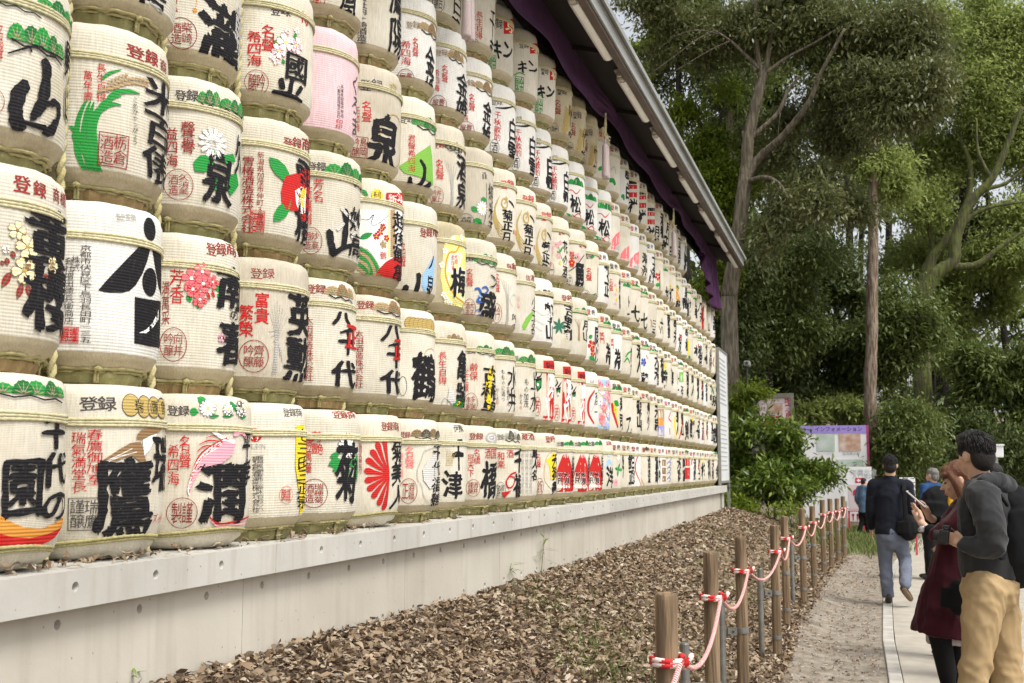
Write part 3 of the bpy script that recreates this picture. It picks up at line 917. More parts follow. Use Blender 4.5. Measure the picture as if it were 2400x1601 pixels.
# element makers: each returns (function on Print, args...) with positions already in photo pixels
def big(t, x0, x1, y0, y1, col='K', bold=0.028, rough=0.022):
    b = bx((x0, x1, y0, y1)); return (lambda p, b=b: p.text('brand_lettering', t, b, col, bold, rough),)
def sm(t, x0, x1, y0, y1, col='R', bold=0.006, part='side_lettering'):
    b = bx((x0, x1, y0, y1)); return (lambda p, b=b: p.text(part, t, b, col, bold, 0.008),)
def hz(t, x0, x1, y0, y1, col='K', bold=0.004, part='top_lettering', rough=0.008):
    b = bx((x0, x1, y0, y1)); return (lambda p, b=b: p.text(part, t, b, col, bold, rough, True),)
def ring(x0, x1, y0, y1, col='D', ch='酒造'):
    b = bx((x0, x1, y0, y1)); return (lambda p, b=b: p.seal(b, col, ch),)
def sq(x0, x1, y0, y1, col='D', ch='酒造'):
    b = bx((x0, x1, y0, y1)); return (lambda p, b=b: p.seal(b, col, ch, True),)
def ell(x0, x1, y0, y1, col='K', rg=0.0, part='picture'):
    b = bx((x0, x1, y0, y1)); return (lambda p, b=b: p.ellipse(part, b, col, rg),)
def pol(pts, col='K', part='picture', rough=0.0):
    q = [(X_(x), Y_(y)) for x, y in pts]; return (lambda p, q=q: p.poly(part, q, col, rough),)
def rect(x0, x1, y0, y1, col='K', part='picture'):
    xs = [x0 + (x1 - x0) * t / 4 for t in range(5)]
    return pol([(x, y0) for x in xs] + [(x, y1) for x in reversed(xs)], col, part)
def st(pts, col='K', part='brand_lettering', rough=0.0):
    q = [(X_(a), Y_(b), w * cur[0][2]) for a, b, w in pts]; return (lambda p, q=q: p.stroke(part, q, col, rough),)
def pine(x0, x1, y0, y1, col='G', lobes=4, br='K'):
    b = bx((x0, x1, y0, y1)); return (lambda p, b=b: p.pine(b, col, br, lobes),)
def fl(x, y, r, col='W', petals=5, ctr='Y', line=None):
    a = (X_(x), Y_(y), r * cur[0][2]); return (lambda p, a=a: p.flower(a[0], a[1], a[2], col, petals, ctr, line),)
def lf(x0, y0, x1, y1, w, col='G', vein=True):
    a = (X_(x0), Y_(y0), X_(x1), Y_(y1), w * cur[0][2]); return (lambda p, a=a: p.leaf(a[0], a[1], a[2], a[3], a[4], col, vein),)
DESIGN = {}
def design(row, c, label, els, **kw):
    DESIGN[row, c] = dict(label=label, el=els, **kw)

# ------------------------------------------------------------------ bottom row
crop('C')
design(1, 0, 'cream sake barrel with orange and red bands below big black kanji, nearest on the ledge', [
    pine(-60, 440, 135, 300, 'G', 5), big('園', -5, 290, 690, 1125, bold=0.04), big('千代の', 275, 442, 400, 1165, bold=0.03),
    pol([(-60, 1085), (60, 1150), (170, 1195), (300, 1205), (430, 1110), (425, 1185), (350, 1240), (230, 1272), (80, 1262), (-60, 1225)], 'o'),
    pol([(-60, 1225), (80, 1262), (230, 1272), (350, 1240), (425, 1185), (400, 1265), (320, 1320), (230, 1360), (60, 1372), (-60, 1360)], 'R')], shape='round', mat='fine')
design(1, 1, 'rounded barrel with a brown hawk over a huge black kanji, second on the ledge', [
    hz('登録', 568, 826, 272, 372, 'k', 0.012), ell(868, 990, 250, 415, 'k'), ell(872, 986, 256, 409, 'O'), ell(972, 1064, 262, 425, 'k'), ell(977, 1060, 268, 419, 'O'),
    ell(1042, 1124, 270, 428, 'k'), ell(1047, 1120, 276, 422, 'O'), ell(1104, 1166, 278, 432, 'k'), ell(1109, 1164, 284, 426, 'O'), hz('瑞', 955, 1015, 300, 385), hz('鷹', 1065, 1108, 300, 400), hz('會', 1132, 1162, 305, 400),
    sm('瑞氣満堂長', 508, 612, 520, 950), sm('春鷹御旭至', 618, 727, 500, 900), sq(480, 718, 985, 1220, 'k', '瑞鷹謹醸'),
    pol([(660, 765), (760, 700), (850, 640), (920, 600), (990, 590), (1003, 640), (1018, 700), (1028, 750), (985, 735), (930, 690), (870, 705), (780, 745)], 'N'),
    pol([(962, 575), (968, 540), (1000, 505), (1080, 480), (1140, 490), (1120, 520), (1060, 545), (1010, 575)], 'N'),
    pol([(1003, 580), (1060, 548), (1100, 535), (1075, 600), (1045, 655), (1012, 690)], 'W'),
    st([(700, 755, 6), (800, 705, 8), (930, 640, 6)], 's', 'picture'), st([(760, 735, 6), (850, 695, 8), (960, 665, 6)], 's', 'picture'),
    big('鷹', 660, 1065, 705, 1265, bold=0.03), big('瑞', 1070, 1165, 545, 935, bold=0.03), hz('ズイ', 1078, 1150, 1100, 1170, 'R', part='side_lettering')], shape='round', mat='fine')
design(1, 2, 'rounded barrel with white chrysanthemums on top and a red phoenix behind black kanji', [
    hz('登録', 1172, 1330, 335, 408, 'k', 0.01), lf(1332, 372, 1400, 385, 60), lf(1392, 275, 1465, 320, 60), lf(1620, 300, 1665, 380, 40), lf(1470, 415, 1540, 405, 30), lf(1560, 410, 1640, 400, 30), lf(1680, 415, 1725, 410, 30),
    fl(1462, 352, 62, 'W', 13, 'y', 'k'), fl(1600, 362, 45, 'W', 11, 'y', 'k'), fl(1688, 355, 60, 'W', 11, 'y', 'k'),
    sm('名聲', 1262, 1342, 545, 782), sm('希四海', 1180, 1262, 612, 900), ring(1172, 1394, 985, 1206, 'D', '謹製'),
    pol([(1600, 560), (1650, 600), (1630, 680), (1560, 740), (1470, 760), (1400, 800), (1350, 900), (1330, 970), (1318, 930), (1340, 840), (1400, 730), (1470, 650), (1540, 600)], 'P'),
    ] + [st([(1590 - 12 * k, 560 + 14 * k, 8), (1500 - 22 * k, 610 + 24 * k, 12), (1400 - 14 * k, 690 + 44 * k, 9), (1335, 860 + 22 * k, 5)], ('R', 'W')[k % 2], 'picture') for k in range(6)] + [
    st([(1640, 590, 26), (1560, 560, 26), (1500, 520, 22), (1465, 505, 8)], 'W', 'picture'), st([(1600, 575, 8), (1520, 545, 8), (1450, 560, 4)], 'R', 'picture'), st([(1560, 590, 8), (1470, 580, 10), (1400, 610, 4)], 'R', 'picture'), st([(1530, 620, 8), (1440, 620, 10), (1385, 660, 4)], 'R', 'picture'),
    st([(1640, 540, 30), (1690, 520, 30), (1720, 560, 20)], 'P', 'picture'),
    st([(1480, 1120, 10), (1540, 1165, 14), (1640, 1160, 14), (1760, 1110, 12)], 'R', 'picture'), st([(1500, 1150, 8), (1560, 1190, 12), (1660, 1180, 12), (1765, 1150, 8)], 'P', 'picture'),
    big('潤', 1388, 1722, 742, 1168, bold=0.04), big('平孝', 1700, 1752, 505, 905, bold=0.02)], shape='round', mat='fine')
crop('F')
design(1, 3, 'plain ribbed barrel with a red roundel and a vertical yellow stripe of black characters', [
    hz('登録商', 495, 662, 222, 300, 'k'), ell(170, 295, 403, 527, 'R'), pol([(180, 480), (215, 440), (250, 450), (262, 490), (245, 522), (205, 500)], 'W'), hz('GLION', 168, 322, 545, 590, 'S', part='side_lettering'),
    sm('朝倉酒造株式会社', 203, 262, 655, 1180, 'k'), sm('福岡県朝倉市三奈木四四〇八', 252, 302, 650, 1168, 'k', 0.0), ring(440, 562, 935, 1100, 'R', '謹醸'),
    pol([(600, 385), (665, 372), (690, 700), (692, 1150), (640, 1195), (622, 1000), (588, 760)], 'Y'), big('七三田三正宗', 598, 690, 410, 1145, bold=0.012)])
design(1, 4, 'barrel with white chrysanthemum and green leaves behind a black kanji, fifth on the ledge', [
    hz('登録商', 945, 1146, 225, 312, 'D', 0.01), sm('芳艷', 738, 848, 428, 640), sm('勝萬華', 678, 745, 488, 822), ring(640, 892, 863, 1132, 'D', '瑞穂菊酒造'),
    fl(1062, 560, 112, 'W', 15, 'W', 'k'), lf(1005, 690, 890, 740, 90), lf(990, 640, 905, 665, 60), lf(1000, 760, 930, 790, 60), lf(1080, 740, 1150, 690, 80), lf(1090, 780, 1060, 830, 50), lf(1145, 620, 1152, 920, 60),
    big('菊', 955, 1148, 530, 1085, bold=0.03)])
design(1, 5, 'rounded barrel printed with a red fan of chrysanthemum petals, sixth on the ledge', [
    hz('登録商', 1392, 1545, 350, 432, 'D', 0.01), sm('福岡県瀬高町', 1168, 1212, 540, 825, 'D')] +
    [st([(1452, 838 + (y - 838) * 0.06, 8), (1452 + (x - 1452) * 0.5, 838 + (y - 838) * 0.5, 34), (x + (1452 - x) * 0.14, y + (838 - y) * 0.1, 62), (x, y, 46)], 'R', 'picture') for x, y in
     ((1412, 495), (1345, 545), (1295, 615), (1255, 695), (1240, 795), (1245, 885), (1265, 965), (1305, 1035), (1360, 1105), (1415, 1150))] +
    [big('菊美人', 1470, 1562, 500, 1142, bold=0.02)], shape='round', mat='fine')
design(1, 6, 'barrel with smoky grey top band and grey cloud outline, seventh on the ledge', [
    hz('登録', 1550, 1648, 435, 492, 'D', 0.01), pine(1672, 1905, 395, 515, 'N', 4), sm('名聲', 1598, 1682, 568, 772, 'p'), sm('美天屋', 1552, 1582, 620, 855, 'p'), ring(1545, 1712, 863, 1096, 'D', '酒福正'),
    st([(1890, 560, 6), (1820, 590, 7), (1770, 620, 7), (1745, 700, 7), (1712, 790, 7), (1720, 880, 7), (1755, 930, 7), (1775, 1020, 7), (1830, 1085, 7), (1890, 1100, 6)], 'S', 'picture'),
    pol([(1880, 620), (1810, 690), (1760, 780), (1770, 880), (1830, 960), (1885, 940)], 's'), big('千代福鶴', 1845, 1912, 555, 1135, bold=0.012)], mat='fine')
crop('I')
design(1, 7, 'barrel with loose black brush strokes and golden grass, eighth on the ledge', [
    hz('伊豫', 80, 152, 800, 862, 'K'), big('千', 62, 150, 915, 1178, bold=0.03), big('津', -15, 138, 1175, 1392, bold=0.03)] +
    [st([(10 + 8 * k, 1130, 3), (20 + 9 * k, 1060, 4), (10 + 14 * k, 990 + 6 * k, 2)], 'O', 'picture') for k in range(7)])
design(1, 8, 'barrel with a grey dragon roundel and one black brushed kanji, ninth on the ledge', [
    hz('登録', 198, 308, 868, 922, 'D', 0.012), ell(325, 412, 858, 950, 'S'), ell(340, 398, 875, 935, 's'), ell(355, 385, 890, 920, 'k', 0.2), sm('名橋', 233, 287, 998, 1118), sm('冠天下', 186, 236, 1038, 1218), hz('酒国', 322, 408, 988, 1072, 'R', part='side_lettering'),
    big('橋', 298, 413, 1095, 1385, bold=0.03), ring(174, 288, 1238, 1377, 'D', '酒井謹醸')], mat='fine')
design(1, 9, 'barrel with a looping red cord picture and red letters, tenth on the ledge', [
    hz('登録', 425, 478, 878, 928, 'k'), pine(482, 602, 845, 950, 'S', 4), sm('酒', 498, 552, 1003, 1068), sm('和楽', 423, 482, 1018, 1152), ring(412, 490, 1260, 1406, 'k', '酒三酔'),
    st([(570, 1180, 12), (530, 1200, 14), (495, 1255, 14), (510, 1305, 12), (545, 1290, 12), (560, 1230, 12), (520, 1215, 10)], 'R', 'picture'), pol([(460, 1345), (535, 1328), (505, 1365), (485, 1392)], 'R'), big('千福', 553, 612, 995, 1395)])
design(1, 10, 'barrel covered with columns of tiny grey characters, eleventh on the ledge', [
    hz('蔵酒', 628, 722, 868, 925, 'D', 0.012)] + [sm('大吟醸純米酒蔵元', 618 + 34 * k, 642 + 34 * k, 980, 1355, 'S', 0.0) for k in range(3)] + [big('蔵人名', 703, 742, 985, 1250)])
design(1, 11, 'barrel with a yellow patch inside half a globe, just left of the three red mountains', [
    hz('登録', 818, 890, 893, 948, 'D', 0.012), sm('名聲', 733, 776, 1033, 1148), ring(738, 797, 1228, 1368, 'D', '阪倉'),
    st([(890, 990, 4), (830, 1050, 5), (803, 1150, 5), (815, 1270, 5), (890, 1360, 4)], 'O', 'picture'), pol([(815, 1085), (850, 1060), (880, 1010), (892, 1080), (905, 1170), (892, 1240), (850, 1245), (845, 1150)], 'Y'), big('天狗舞', 862, 907, 1030, 1362)])
for k, (xa, xb, nm) in enumerate(((900, 1037, 'left'), (1040, 1160, 'middle'), (1160, 1272, 'right'))):
    w = xb - xa
    fx = lambda t: xa + w * t
    design(1, 12 + k, 'barrel with a red mountain reading FUJI, the %s one of the three' % nm, [
        pine(fx(0.46), fx(0.98), 922, 985, 'G', 3), hz('出雲', fx(0.0), fx(0.42), 938, 975, 'k', 0.01),
        pol([(fx(0.0), 1180), (fx(0.10), 1130), (fx(0.34), 1050), (fx(0.44), 1038), (fx(0.62), 1036), (fx(0.75), 1080), (fx(0.90), 1160), (fx(1.0), 1230), (fx(1.0), 1318), (fx(0.96), 1332), (fx(0.5), 1338), (fx(0.02), 1340)], 'R'),
        st([(fx(0.46), 1036, 6), (fx(0.42), 1062, 5)], 'W', 'picture'), st([(fx(0.53), 1036, 6), (fx(0.52), 1068, 5)], 'W', 'picture'), st([(fx(0.60), 1038, 6), (fx(0.63), 1064, 5)], 'W', 'picture'),
        hz('IZUMO', fx(0.04), fx(0.77), 1182, 1216, 'W', 0.022, 'side_lettering'), hz('FUJI', fx(0.05), fx(0.77), 1222, 1277, 'W', 0.022, 'side_lettering'),
        hz('IZUMO', fx(0.05), fx(0.76), 1184, 1214, 'K', 0.004, 'side_lettering'), hz('FUJI', fx(0.06), fx(0.76), 1225, 1274, 'K', 0.008, 'side_lettering')] +
        [fl(fx(0.1 + 0.16 * q), 1296, 15, 'W', 5, 'P') for q in range(5)] + [big('出雲富士', fx(0.84), fx(1.0), 1048, 1285, bold=0.01)])
crop('K')
design(1, 15, 'barrel with a small blue mountain above black brush strokes, right of the red mountains', [
    hz('登録', 143, 185, 1000, 1036, 'D'), st([(158, 1095, 6), (150, 1120, 8), (170, 1130, 8)], 'b', 'picture'), pol([(120, 1215), (150, 1150), (165, 1145), (190, 1200), (165, 1180), (140, 1210)], 'b'), big('洋', 138, 192, 1212, 1372)])

# ------------------------------------------------------------------ second row
crop('B')
design(2, 0, 'barrel with yellow cherry blossoms and dark red leaves around two huge black kanji', [
    sm('登', 88, 212, 98, 222, 'D', 0.02, 'top_lettering'), sm('録', 232, 324, 140, 252, 'D', 0.02, 'top_lettering'), sm('商', 372, 417, 182, 288, 'D', 0.01, 'top_lettering'), sm('標', 422, 458, 212, 312, 'D', 0.01, 'top_lettering'),
    lf(75, 780, 12, 895, 55, 'D'), lf(158, 862, 120, 975, 50, 'D'), lf(185, 868, 212, 960, 45, 'D'), lf(45, 680, 52, 735, 40, 'D'), lf(250, 690, 300, 745, 45, 'D'), lf(80, 630, 100, 690, 40, 'D'), lf(300, 790, 335, 850, 45, 'D'), lf(5, 700, 25, 735, 30, 'D'),
    fl(115, 488, 66, 'C', 5, 'N', 'N'), fl(188, 605, 88, 'C', 5, 'O', 'N'), fl(165, 772, 92, 'C', 5, 'O', 'N'), fl(360, 730, 60, 'C', 5, 'O', 'N'), fl(40, 620, 30, 'W', 4, None, 'N'),
    big('黄', 175, 448, 318, 742, bold=0.045), big('櫻', 168, 442, 735, 1208, bold=0.035)])
design(2, 1, 'white barrel with bold black sail, discs and square, second row from the ledge', [
    hz('登録', 812, 962, 362, 420, 'S', 0.0), ell(1010, 1098, 388, 556, 'K'),
    pol([(690, 910), (740, 850), (800, 785), (900, 680), (985, 590), (1005, 575), (1062, 592), (1040, 690), (1005, 790), (960, 870), (915, 912), (860, 926), (780, 928), (730, 922)], 'K'),
    pol([(1068, 600), (1100, 592), (1140, 660), (1142, 800), (1142, 950), (1120, 880), (1098, 760)], 'K'), ell(1005, 1106, 745, 948, 'K'),
    pol([(955, 953), (1000, 962), (1060, 972), (1138, 985), (1138, 1315), (1060, 1302), (1000, 1290), (952, 1282)], 'K'), pol([(1122, 1040), (1120, 1110), (1085, 1170), (1040, 1210), (988, 1208), (1040, 1185), (1082, 1140)], 'W'),
    sm('京都市伏見区下鳥羽長田町一三五', 562, 642, 588, 1285, 'k', 0.004), sm('株式', 505, 562, 668, 780, 'k', 0.004), sm('会社増田徳兵衛商店', 455, 520, 680, 1155, 'k', 0.004), sq(425, 555, 1168, 1285, 'R', '謹醸'), sq(432, 548, 1175, 1278, 'R', '酒月')], mat='white')
design(2, 2, 'barrel with a bunch of red cherry blossoms beside black kanji, second row', [
    hz('登録商', 1455, 1672, 570, 660, 'D', 0.012), sm('芳香', 1198, 1296, 752, 1000), sm('満萬采', 1142, 1198, 838, 1152, 'D'), lf(1330, 930, 1345, 990, 45), lf(1410, 985, 1395, 1035, 40), lf(1520, 870, 1550, 915, 40), lf(1560, 740, 1575, 800, 35), lf(1530, 930, 1560, 965, 35), lf(1560, 975, 1545, 1020, 30),
    fl(1350, 820, 66, 'p', 5, 'W', 'R'), fl(1425, 772, 62, 'p', 5, 'W', 'R'), fl(1432, 858, 64, 'p', 5, 'W', 'R'), fl(1497, 848, 50, 'p', 5, 'W', 'R'), fl(1360, 895, 58, 'p', 5, 'W', 'R'), fl(1410, 970, 55, 'p', 5, 'W', 'R'), lf(1460, 915, 1480, 975, 22, 'R', False), lf(1490, 905, 1512, 960, 22, 'R', False),
    big('南', 1520, 1684, 740, 1040, bold=0.04), big('の', 1610, 1668, 1040, 1120, bold=0.01), big('春', 1535, 1684, 1115, 1432, bold=0.04), fl(1560, 1240, 35, 'P', 5, 'W'), ring(1128, 1322, 1165, 1408, 'D', '向井吟醸')])
crop('E')
design(2, 3, 'weathered greyish barrel with a grey rice plant and stacked black kanji', [
    hz('登録', 148, 342, 505, 590, 'D', 0.004), sm('富貴', 183, 298, 700, 952, bold=0.02), sm('繁榮', 64, 172, 800, 1057, bold=0.02), ring(62, 300, 1080, 1342, 'D', '齊藤吟醸')] +
    [st([(330 + 5 * k, 1350, 3), (350 + 4 * k, 1050 + 10 * (k % 3), 4), (300 + 22 * k, 760 + 30 * abs(k - 3), 3)], 'S', 'picture') for k in range(8)] +
    [st([(360 + 6 * k, 1000 + 26 * k, 9), (300 + 18 * k, 1010 + 40 * k, 5)], 'S', 'picture') for k in range(7)] +
    [big('英', 448, 615, 690, 1050, bold=0.035), big('勲', 430, 615, 1045, 1410, bold=0.035)], mat='old')
design(2, 4, 'barrel with brown pine top and red character among black strokes, left of its twin', [
    hz('登録', 600, 768, 640, 712, 'D', 0.01), pine(775, 985, 620, 775, 'n', 3), big('八', 812, 965, 845, 985, bold=0.035), big('千', 860, 985, 985, 1215, bold=0.03), big('正', 920, 1000, 955, 1165, 'R', bold=0.03), big('代', 812, 985, 1250, 1460, bold=0.035), sm('太田酒造株式会社', 592, 662, 900, 1412, 'D')])
design(2, 5, 'barrel with brown pine top and red character among black strokes, right of its twin', [
    hz('登録', 1005, 1146, 765, 832, 'D', 0.01), pine(1150, 1358, 750, 890, 'n', 3), big('八', 1200, 1345, 950, 1085, bold=0.035), big('千', 1245, 1360, 1085, 1305, bold=0.03), big('正', 1302, 1368, 1058, 1245, 'R', bold=0.03), big('代', 1203, 1355, 1310, 1510, bold=0.035), sm('太田酒造株式会社', 988, 1057, 1002, 1468, 'D')])
design(2, 6, 'barrel with a row of gold coins above one black crane kanji', [
    ] + [e for k in range(6) for e in (ell(1388 + 34 * k, 1468 + 32 * k, 897 + 3 * k, 1000 + 3 * k, 'N'), ell(1392 + 34 * k, 1464 + 32 * k, 902 + 3 * k, 995 + 3 * k, 'O'))] + [
    st([(1540, 1250, 4), (1560, 1170, 5), (1600, 1150, 5), (1620, 1165, 4)], 'O', 'picture'), big('鶴', 1448, 1628, 1190, 1565, bold=0.035), ell(1345, 1412, 1372, 1530, 'k', 0.05)])
design(2, 7, 'barrel with a brown cloud on top and a small green turtle beneath black kanji', [
    hz('登録', 1610, 1712, 1058, 1096, 'D'), pine(1732, 1850, 1028, 1110, 'n', 4), sm('長生自得', 1658, 1722, 1172, 1437)] +
    (crop('I') or [big('亀齢', 98, 176, 215, 705, bold=0.03), ell(80, 166, 590, 712, 'G'), ell(105, 140, 612, 660, 'Y'), big('寿', 100, 168, 560, 690, bold=0.01), pol([(25, 600), (40, 500), (70, 530), (95, 620), (70, 640)], 's'), ell(-20, 30, 590, 700, 'k', 0.05)]))
design(2, 8, 'barrel with black kanji over a yellow brush stroke, second row', [
    hz('登録', 180, 248, 185, 237, 'k', 0.01), pine(252, 400, 158, 255, 'G', 4), sm('齢保', 203, 267, 308, 447), sm('上三豪', 168, 198, 345, 540), ring(158, 273, 546, 712, 'D', '多胡本家'),
    st([(375, 350, 60), (360, 450, 80), (350, 560, 70), (372, 690, 60)], 'Y', 'picture', 0.004), big('古稀男', 303, 404, 325, 745, bold=0.025)], mat='fine')
design(2, 9, 'barrel with thin cursive script under a green pine, second row', [
    pine(418, 565, 175, 275, 'G', 3, 'N'), sm('もものに満つ', 460, 490, 360, 625, 'k', 0.004), sm('上善かん', 503, 530, 470, 660, 'k', 0.0), big('水井', 512, 588, 335, 705, bold=0.006), sm('かくる', 412, 440, 510, 615, 'k', 0.0), sm('印', 415, 438, 612, 645)])
design(2, 10, 'barrel with faint cursive script and green pine, left of the red striped barrels', [
    hz('録', 566, 592, 250, 300, 'k'), pine(606, 730, 232, 330, 'G', 3), sm('もの加茂', 640, 676, 430, 665, 'k', 0.0), big('上水', 688, 730, 365, 705, bold=0.006), sm('かる', 605, 630, 550, 645, 'k', 0.0), sm('印', 607, 625, 650, 682)])
for k, (xa, xb, ya, mx, rx_, nm) in enumerate(((795, 882, 288, (722, 788, 365, 545), (715, 772, 578, 732), 'left'), (945, 1013, 335, (888, 938, 438, 588), (878, 928, 640, 772), 'middle'), (1072, 1133, 380, (1014, 1064, 478, 612), (1012, 1052, 664, 782), 'right'))):
    yb = ya + 495 - 22 * k
    m0, m1, m2, m3 = mx
    design(2, 11 + k, 'barrel with broad red stripe and green beast mark, the %s one of three' % nm, [
        rect(xa, xb, ya, yb, 'R'), hz('登録', xa + (xb - xa) * 0.2, xb, ya + 18, ya + 60, 'K', 0.02), big('富久', xa + (xb - xa) * 0.42, xb, ya + 100, ya + 330, 'W', 0.03), st([(xa + 18, ya + 300, 16), (xa + 30, ya + 380, 16), (xa + 50, yb - 20, 14)], 'W', 'picture'),
        st([(m0, (m2 + m3) / 2 - 20, 10), (m0 + 15, m2 + 30, 12), (m0 + 5, m2, 4)], 'K', 'picture'), st([(m1 - 4, m2 + 20, 4), (m1 - 20, m2 + 50, 12), (m0 + 20, m2 + 60, 12)], 'K', 'picture'), pol([(m0 + 5, m2 + 70), (m1 - 8, m2 + 60), (m1 - 12, m3 - 40), (m0 + 22, m3 - 6), (m0 + 8, m3 - 60)], 'K'),
        pol([(m0 + 10, m2 + 95), (m1 - 16, m2 + 80), (m1 - 18, m3 - 50), (m0 + 25, m3 - 22)], 'G'), ell(m0 + 16, m0 + 34, m2 + 104, m2 + 128, 'W'), ring(*rx_, 'R', '芳')])
design(2, 14, 'white barrel with a broad red arc, left of the pink and blue flowered barrel', [
    hz('MU', 1168, 1218, 448, 492, 'S'), st([(1204, 530, 14), (1168, 590, 22), (1156, 660, 24), (1166, 730, 22), (1204, 795, 14)], 'R', 'picture'), st([(1180, 700, 5), (1200, 660, 5), (1210, 600, 4)], 'S', 'picture'), big('酒一', 1205, 1226, 540, 760, bold=0.0)], mat='white')
design(2, 15, 'barrel wrapped in pink and blue cherry blossom print, second row', [
    rect(1226, 1332, 440, 830, 'b')] + [fl(1240 + (q * 37) % 84, 470 + (q * 53) % 350, 30 + (q * 7) % 16, ('P', 'W', 'p', 'M', 'P')[q % 5], 5, ('R', 'Y')[q % 2]) for q in range(22)])

# ------------------------------------------------------------------ third row
crop('A')
design(3, 0, 'barrel with a large green pine fan over a black mountain character, at the left edge', [
    pine(-40, 330, -60, 95, 'G', 4), pine(290, 548, 0, 175, 'G', 4), pine(62, 476, 190, 420, 'G', 5), st([(60, 412, 12), (150, 385, 16), (215, 370, 18), (230, 405, 14)], 'K', 'pine_picture'), st([(240, 352, 14), (300, 365, 18), (345, 405, 14), (420, 430, 14), (470, 465, 8)], 'K', 'pine_picture'),
    st([(200, 640, 70), (140, 720, 110), (120, 850, 120), (140, 960, 110), (190, 950, 60)], 'K', rough=0.006), st([(320, 455, 50), (345, 540, 90), (335, 680, 105), (305, 820, 95), (240, 905, 60)], 'K', rough=0.006),
    st([(350, 800, 50), (410, 790, 60), (440, 850, 55), (425, 930, 60), (385, 1000, 90), (340, 1010, 40)], 'K', rough=0.006), st([(180, 935, 30), (260, 960, 40), (350, 985, 50)], 'K'),
    big('男山', 478, 560, 325, 985, bold=0.03), sm('名聲', -30, 26, 180, 462), ring(-170, 35, 665, 875, 'D', '')])
design(3, 1, 'barrel with green rice stalks and golden ears, third row near the left edge', [
    sm('登', 958, 1092, 348, 448, 'D', 0.02, 'top_lettering'), sm('録', 1098, 1192, 385, 497, 'D', 0.02, 'top_lettering'), sm('商', 1208, 1260, 452, 552, 'D', 0.01, 'top_lettering'), sm('長生自得', 733, 803, 483, 787), sm('萬年壽', 632, 702, 540, 777)] +
    [st(q, 'G', 'leaf_picture') for q in ([(655, 1315, 30), (590, 1150, 44), (590, 950, 40), (630, 820, 26), (665, 765, 6)], [(690, 1318, 30), (650, 1150, 40), (635, 1000, 34), (660, 860, 30), (690, 770, 6)], [(720, 1318, 28), (690, 1150, 36), (675, 980, 34), (695, 850, 28), (715, 780, 6)],
        [(735, 1300, 26), (700, 1100, 30), (690, 950, 40), (750, 850, 50), (840, 800, 36), (920, 805, 6)], [(760, 1310, 26), (735, 1120, 26), (720, 960, 36), (770, 820, 44), (850, 750, 34), (920, 735, 6)], [(780, 1325, 26), (700, 1180, 40), (620, 1060, 44), (560, 985, 34), (522, 965, 6)],
        [(775, 605, 14), (830, 560, 26), (920, 532, 5)], [(760, 1320, 24), (640, 1160, 34), (570, 1060, 26), (550, 1020, 6)], [(815, 745, 12), (890, 705, 40), (980, 700, 36), (1058, 718, 5)])] +
    [lf(800 + 26 * (q % 12) + (q // 12) * 6, 640 - 34 * (q // 12) - int(60 * math.sin((q % 12) / 11 * 2.4)) + 50, 838 + 26 * (q % 12), 655 - 34 * (q // 12) - int(60 * math.sin((q % 12) / 11 * 2.4)) + 45, 26, 'n', False) for q in range(30)] +
    [lf(735 + 20 * q, 710 - 5 * q, 770 + 20 * q, 690 - 5 * q, 22, 'n', False) for q in range(8)] +
    [sq(748, 972, 1022, 1278, 'D', '栃倉酒造'), sm('こめひゃっぴょう', 998, 1042, 742, 1112, 'k'), big('米百俵', 1078, 1288, 595, 1395, bold=0.02)])
design(3, 2, 'barrel with green pines on top and a black kanji over pale chrysanthemum leaves', [
    hz('登録', 1342, 1522, 688, 775, 'k', 0.012), pine(1528, 1725, 690, 850, 'G', 4), pine(1705, 1868, 745, 905, 'G', 4), sm('聲譽', 1388, 1492, 928, 1178, 'D', 0.01), sm('益四海', 1275, 1362, 972, 1278, 'D', 0.01), ring(1252, 1480, 1293, 1532, 'D', '久須美酒造'),
    fl(1630, 1095, 118, 'W', 13, None, 's'), pol([(1480, 1240), (1530, 1190), (1600, 1185), (1640, 1215), (1620, 1280), (1560, 1320), (1490, 1310)], 'G'), pol([(1700, 1190), (1770, 1180), (1790, 1240), (1720, 1260)], 'G'), pol([(1740, 1340), (1800, 1330), (1815, 1420), (1760, 1500), (1730, 1430)], 'G'), pol([(1650, 1360), (1700, 1400), (1680, 1470), (1640, 1450)], 'G'),
    st([(1630, 1140, 6), (1645, 1200, 7)], 'G', 'leaf_picture'), big('泉', 1558, 1765, 1175, 1568, bold=0.045), big('久', 1788, 1836, 1025, 1345, bold=0.02)])
crop('D')
_e33 = [hz('登録商', 362, 545, 968, 1060, 'D', 0.012), sm('新潟県加茂市仲町３番地', 180, 228, 1072, 1600, 'D'), sm('雪椿酒造株式会社', 75, 158, 1105, 1650, 'D', 0.012),
    lf(262, 1110, 420, 1310, 105), lf(298, 1565, 415, 1410, 90), pol([(375, 1240), (440, 1225), (500, 1190), (545, 1200), (548, 1560), (500, 1555), (450, 1490), (380, 1480), (352, 1430), (345, 1350), (358, 1290)], 'R'),
    pol([(440, 1345), (480, 1315), (515, 1320), (515, 1500), (480, 1510), (450, 1440)], 'W'), ell(478, 515, 1325, 1460, 'Y'), big('雪椿', 445, 545, 1130, 1740, bold=0.02)]
crop('E')
design(3, 3, 'barrel with a large red camellia and green leaves, third row', _e33 + [sq(152, 268, 48, 232, 'R', '謹醸酒')])
crop('D')
_e34 = [hz('登録', 540, 674, 1145, 1222, 'k', 0.01), pine(685, 925, 1140, 1300, 'G', 4, 'K'), sm('芳名', 582, 658, 1262, 1432), sm('販萬峰', 540, 576, 1320, 1600)]
crop('E')
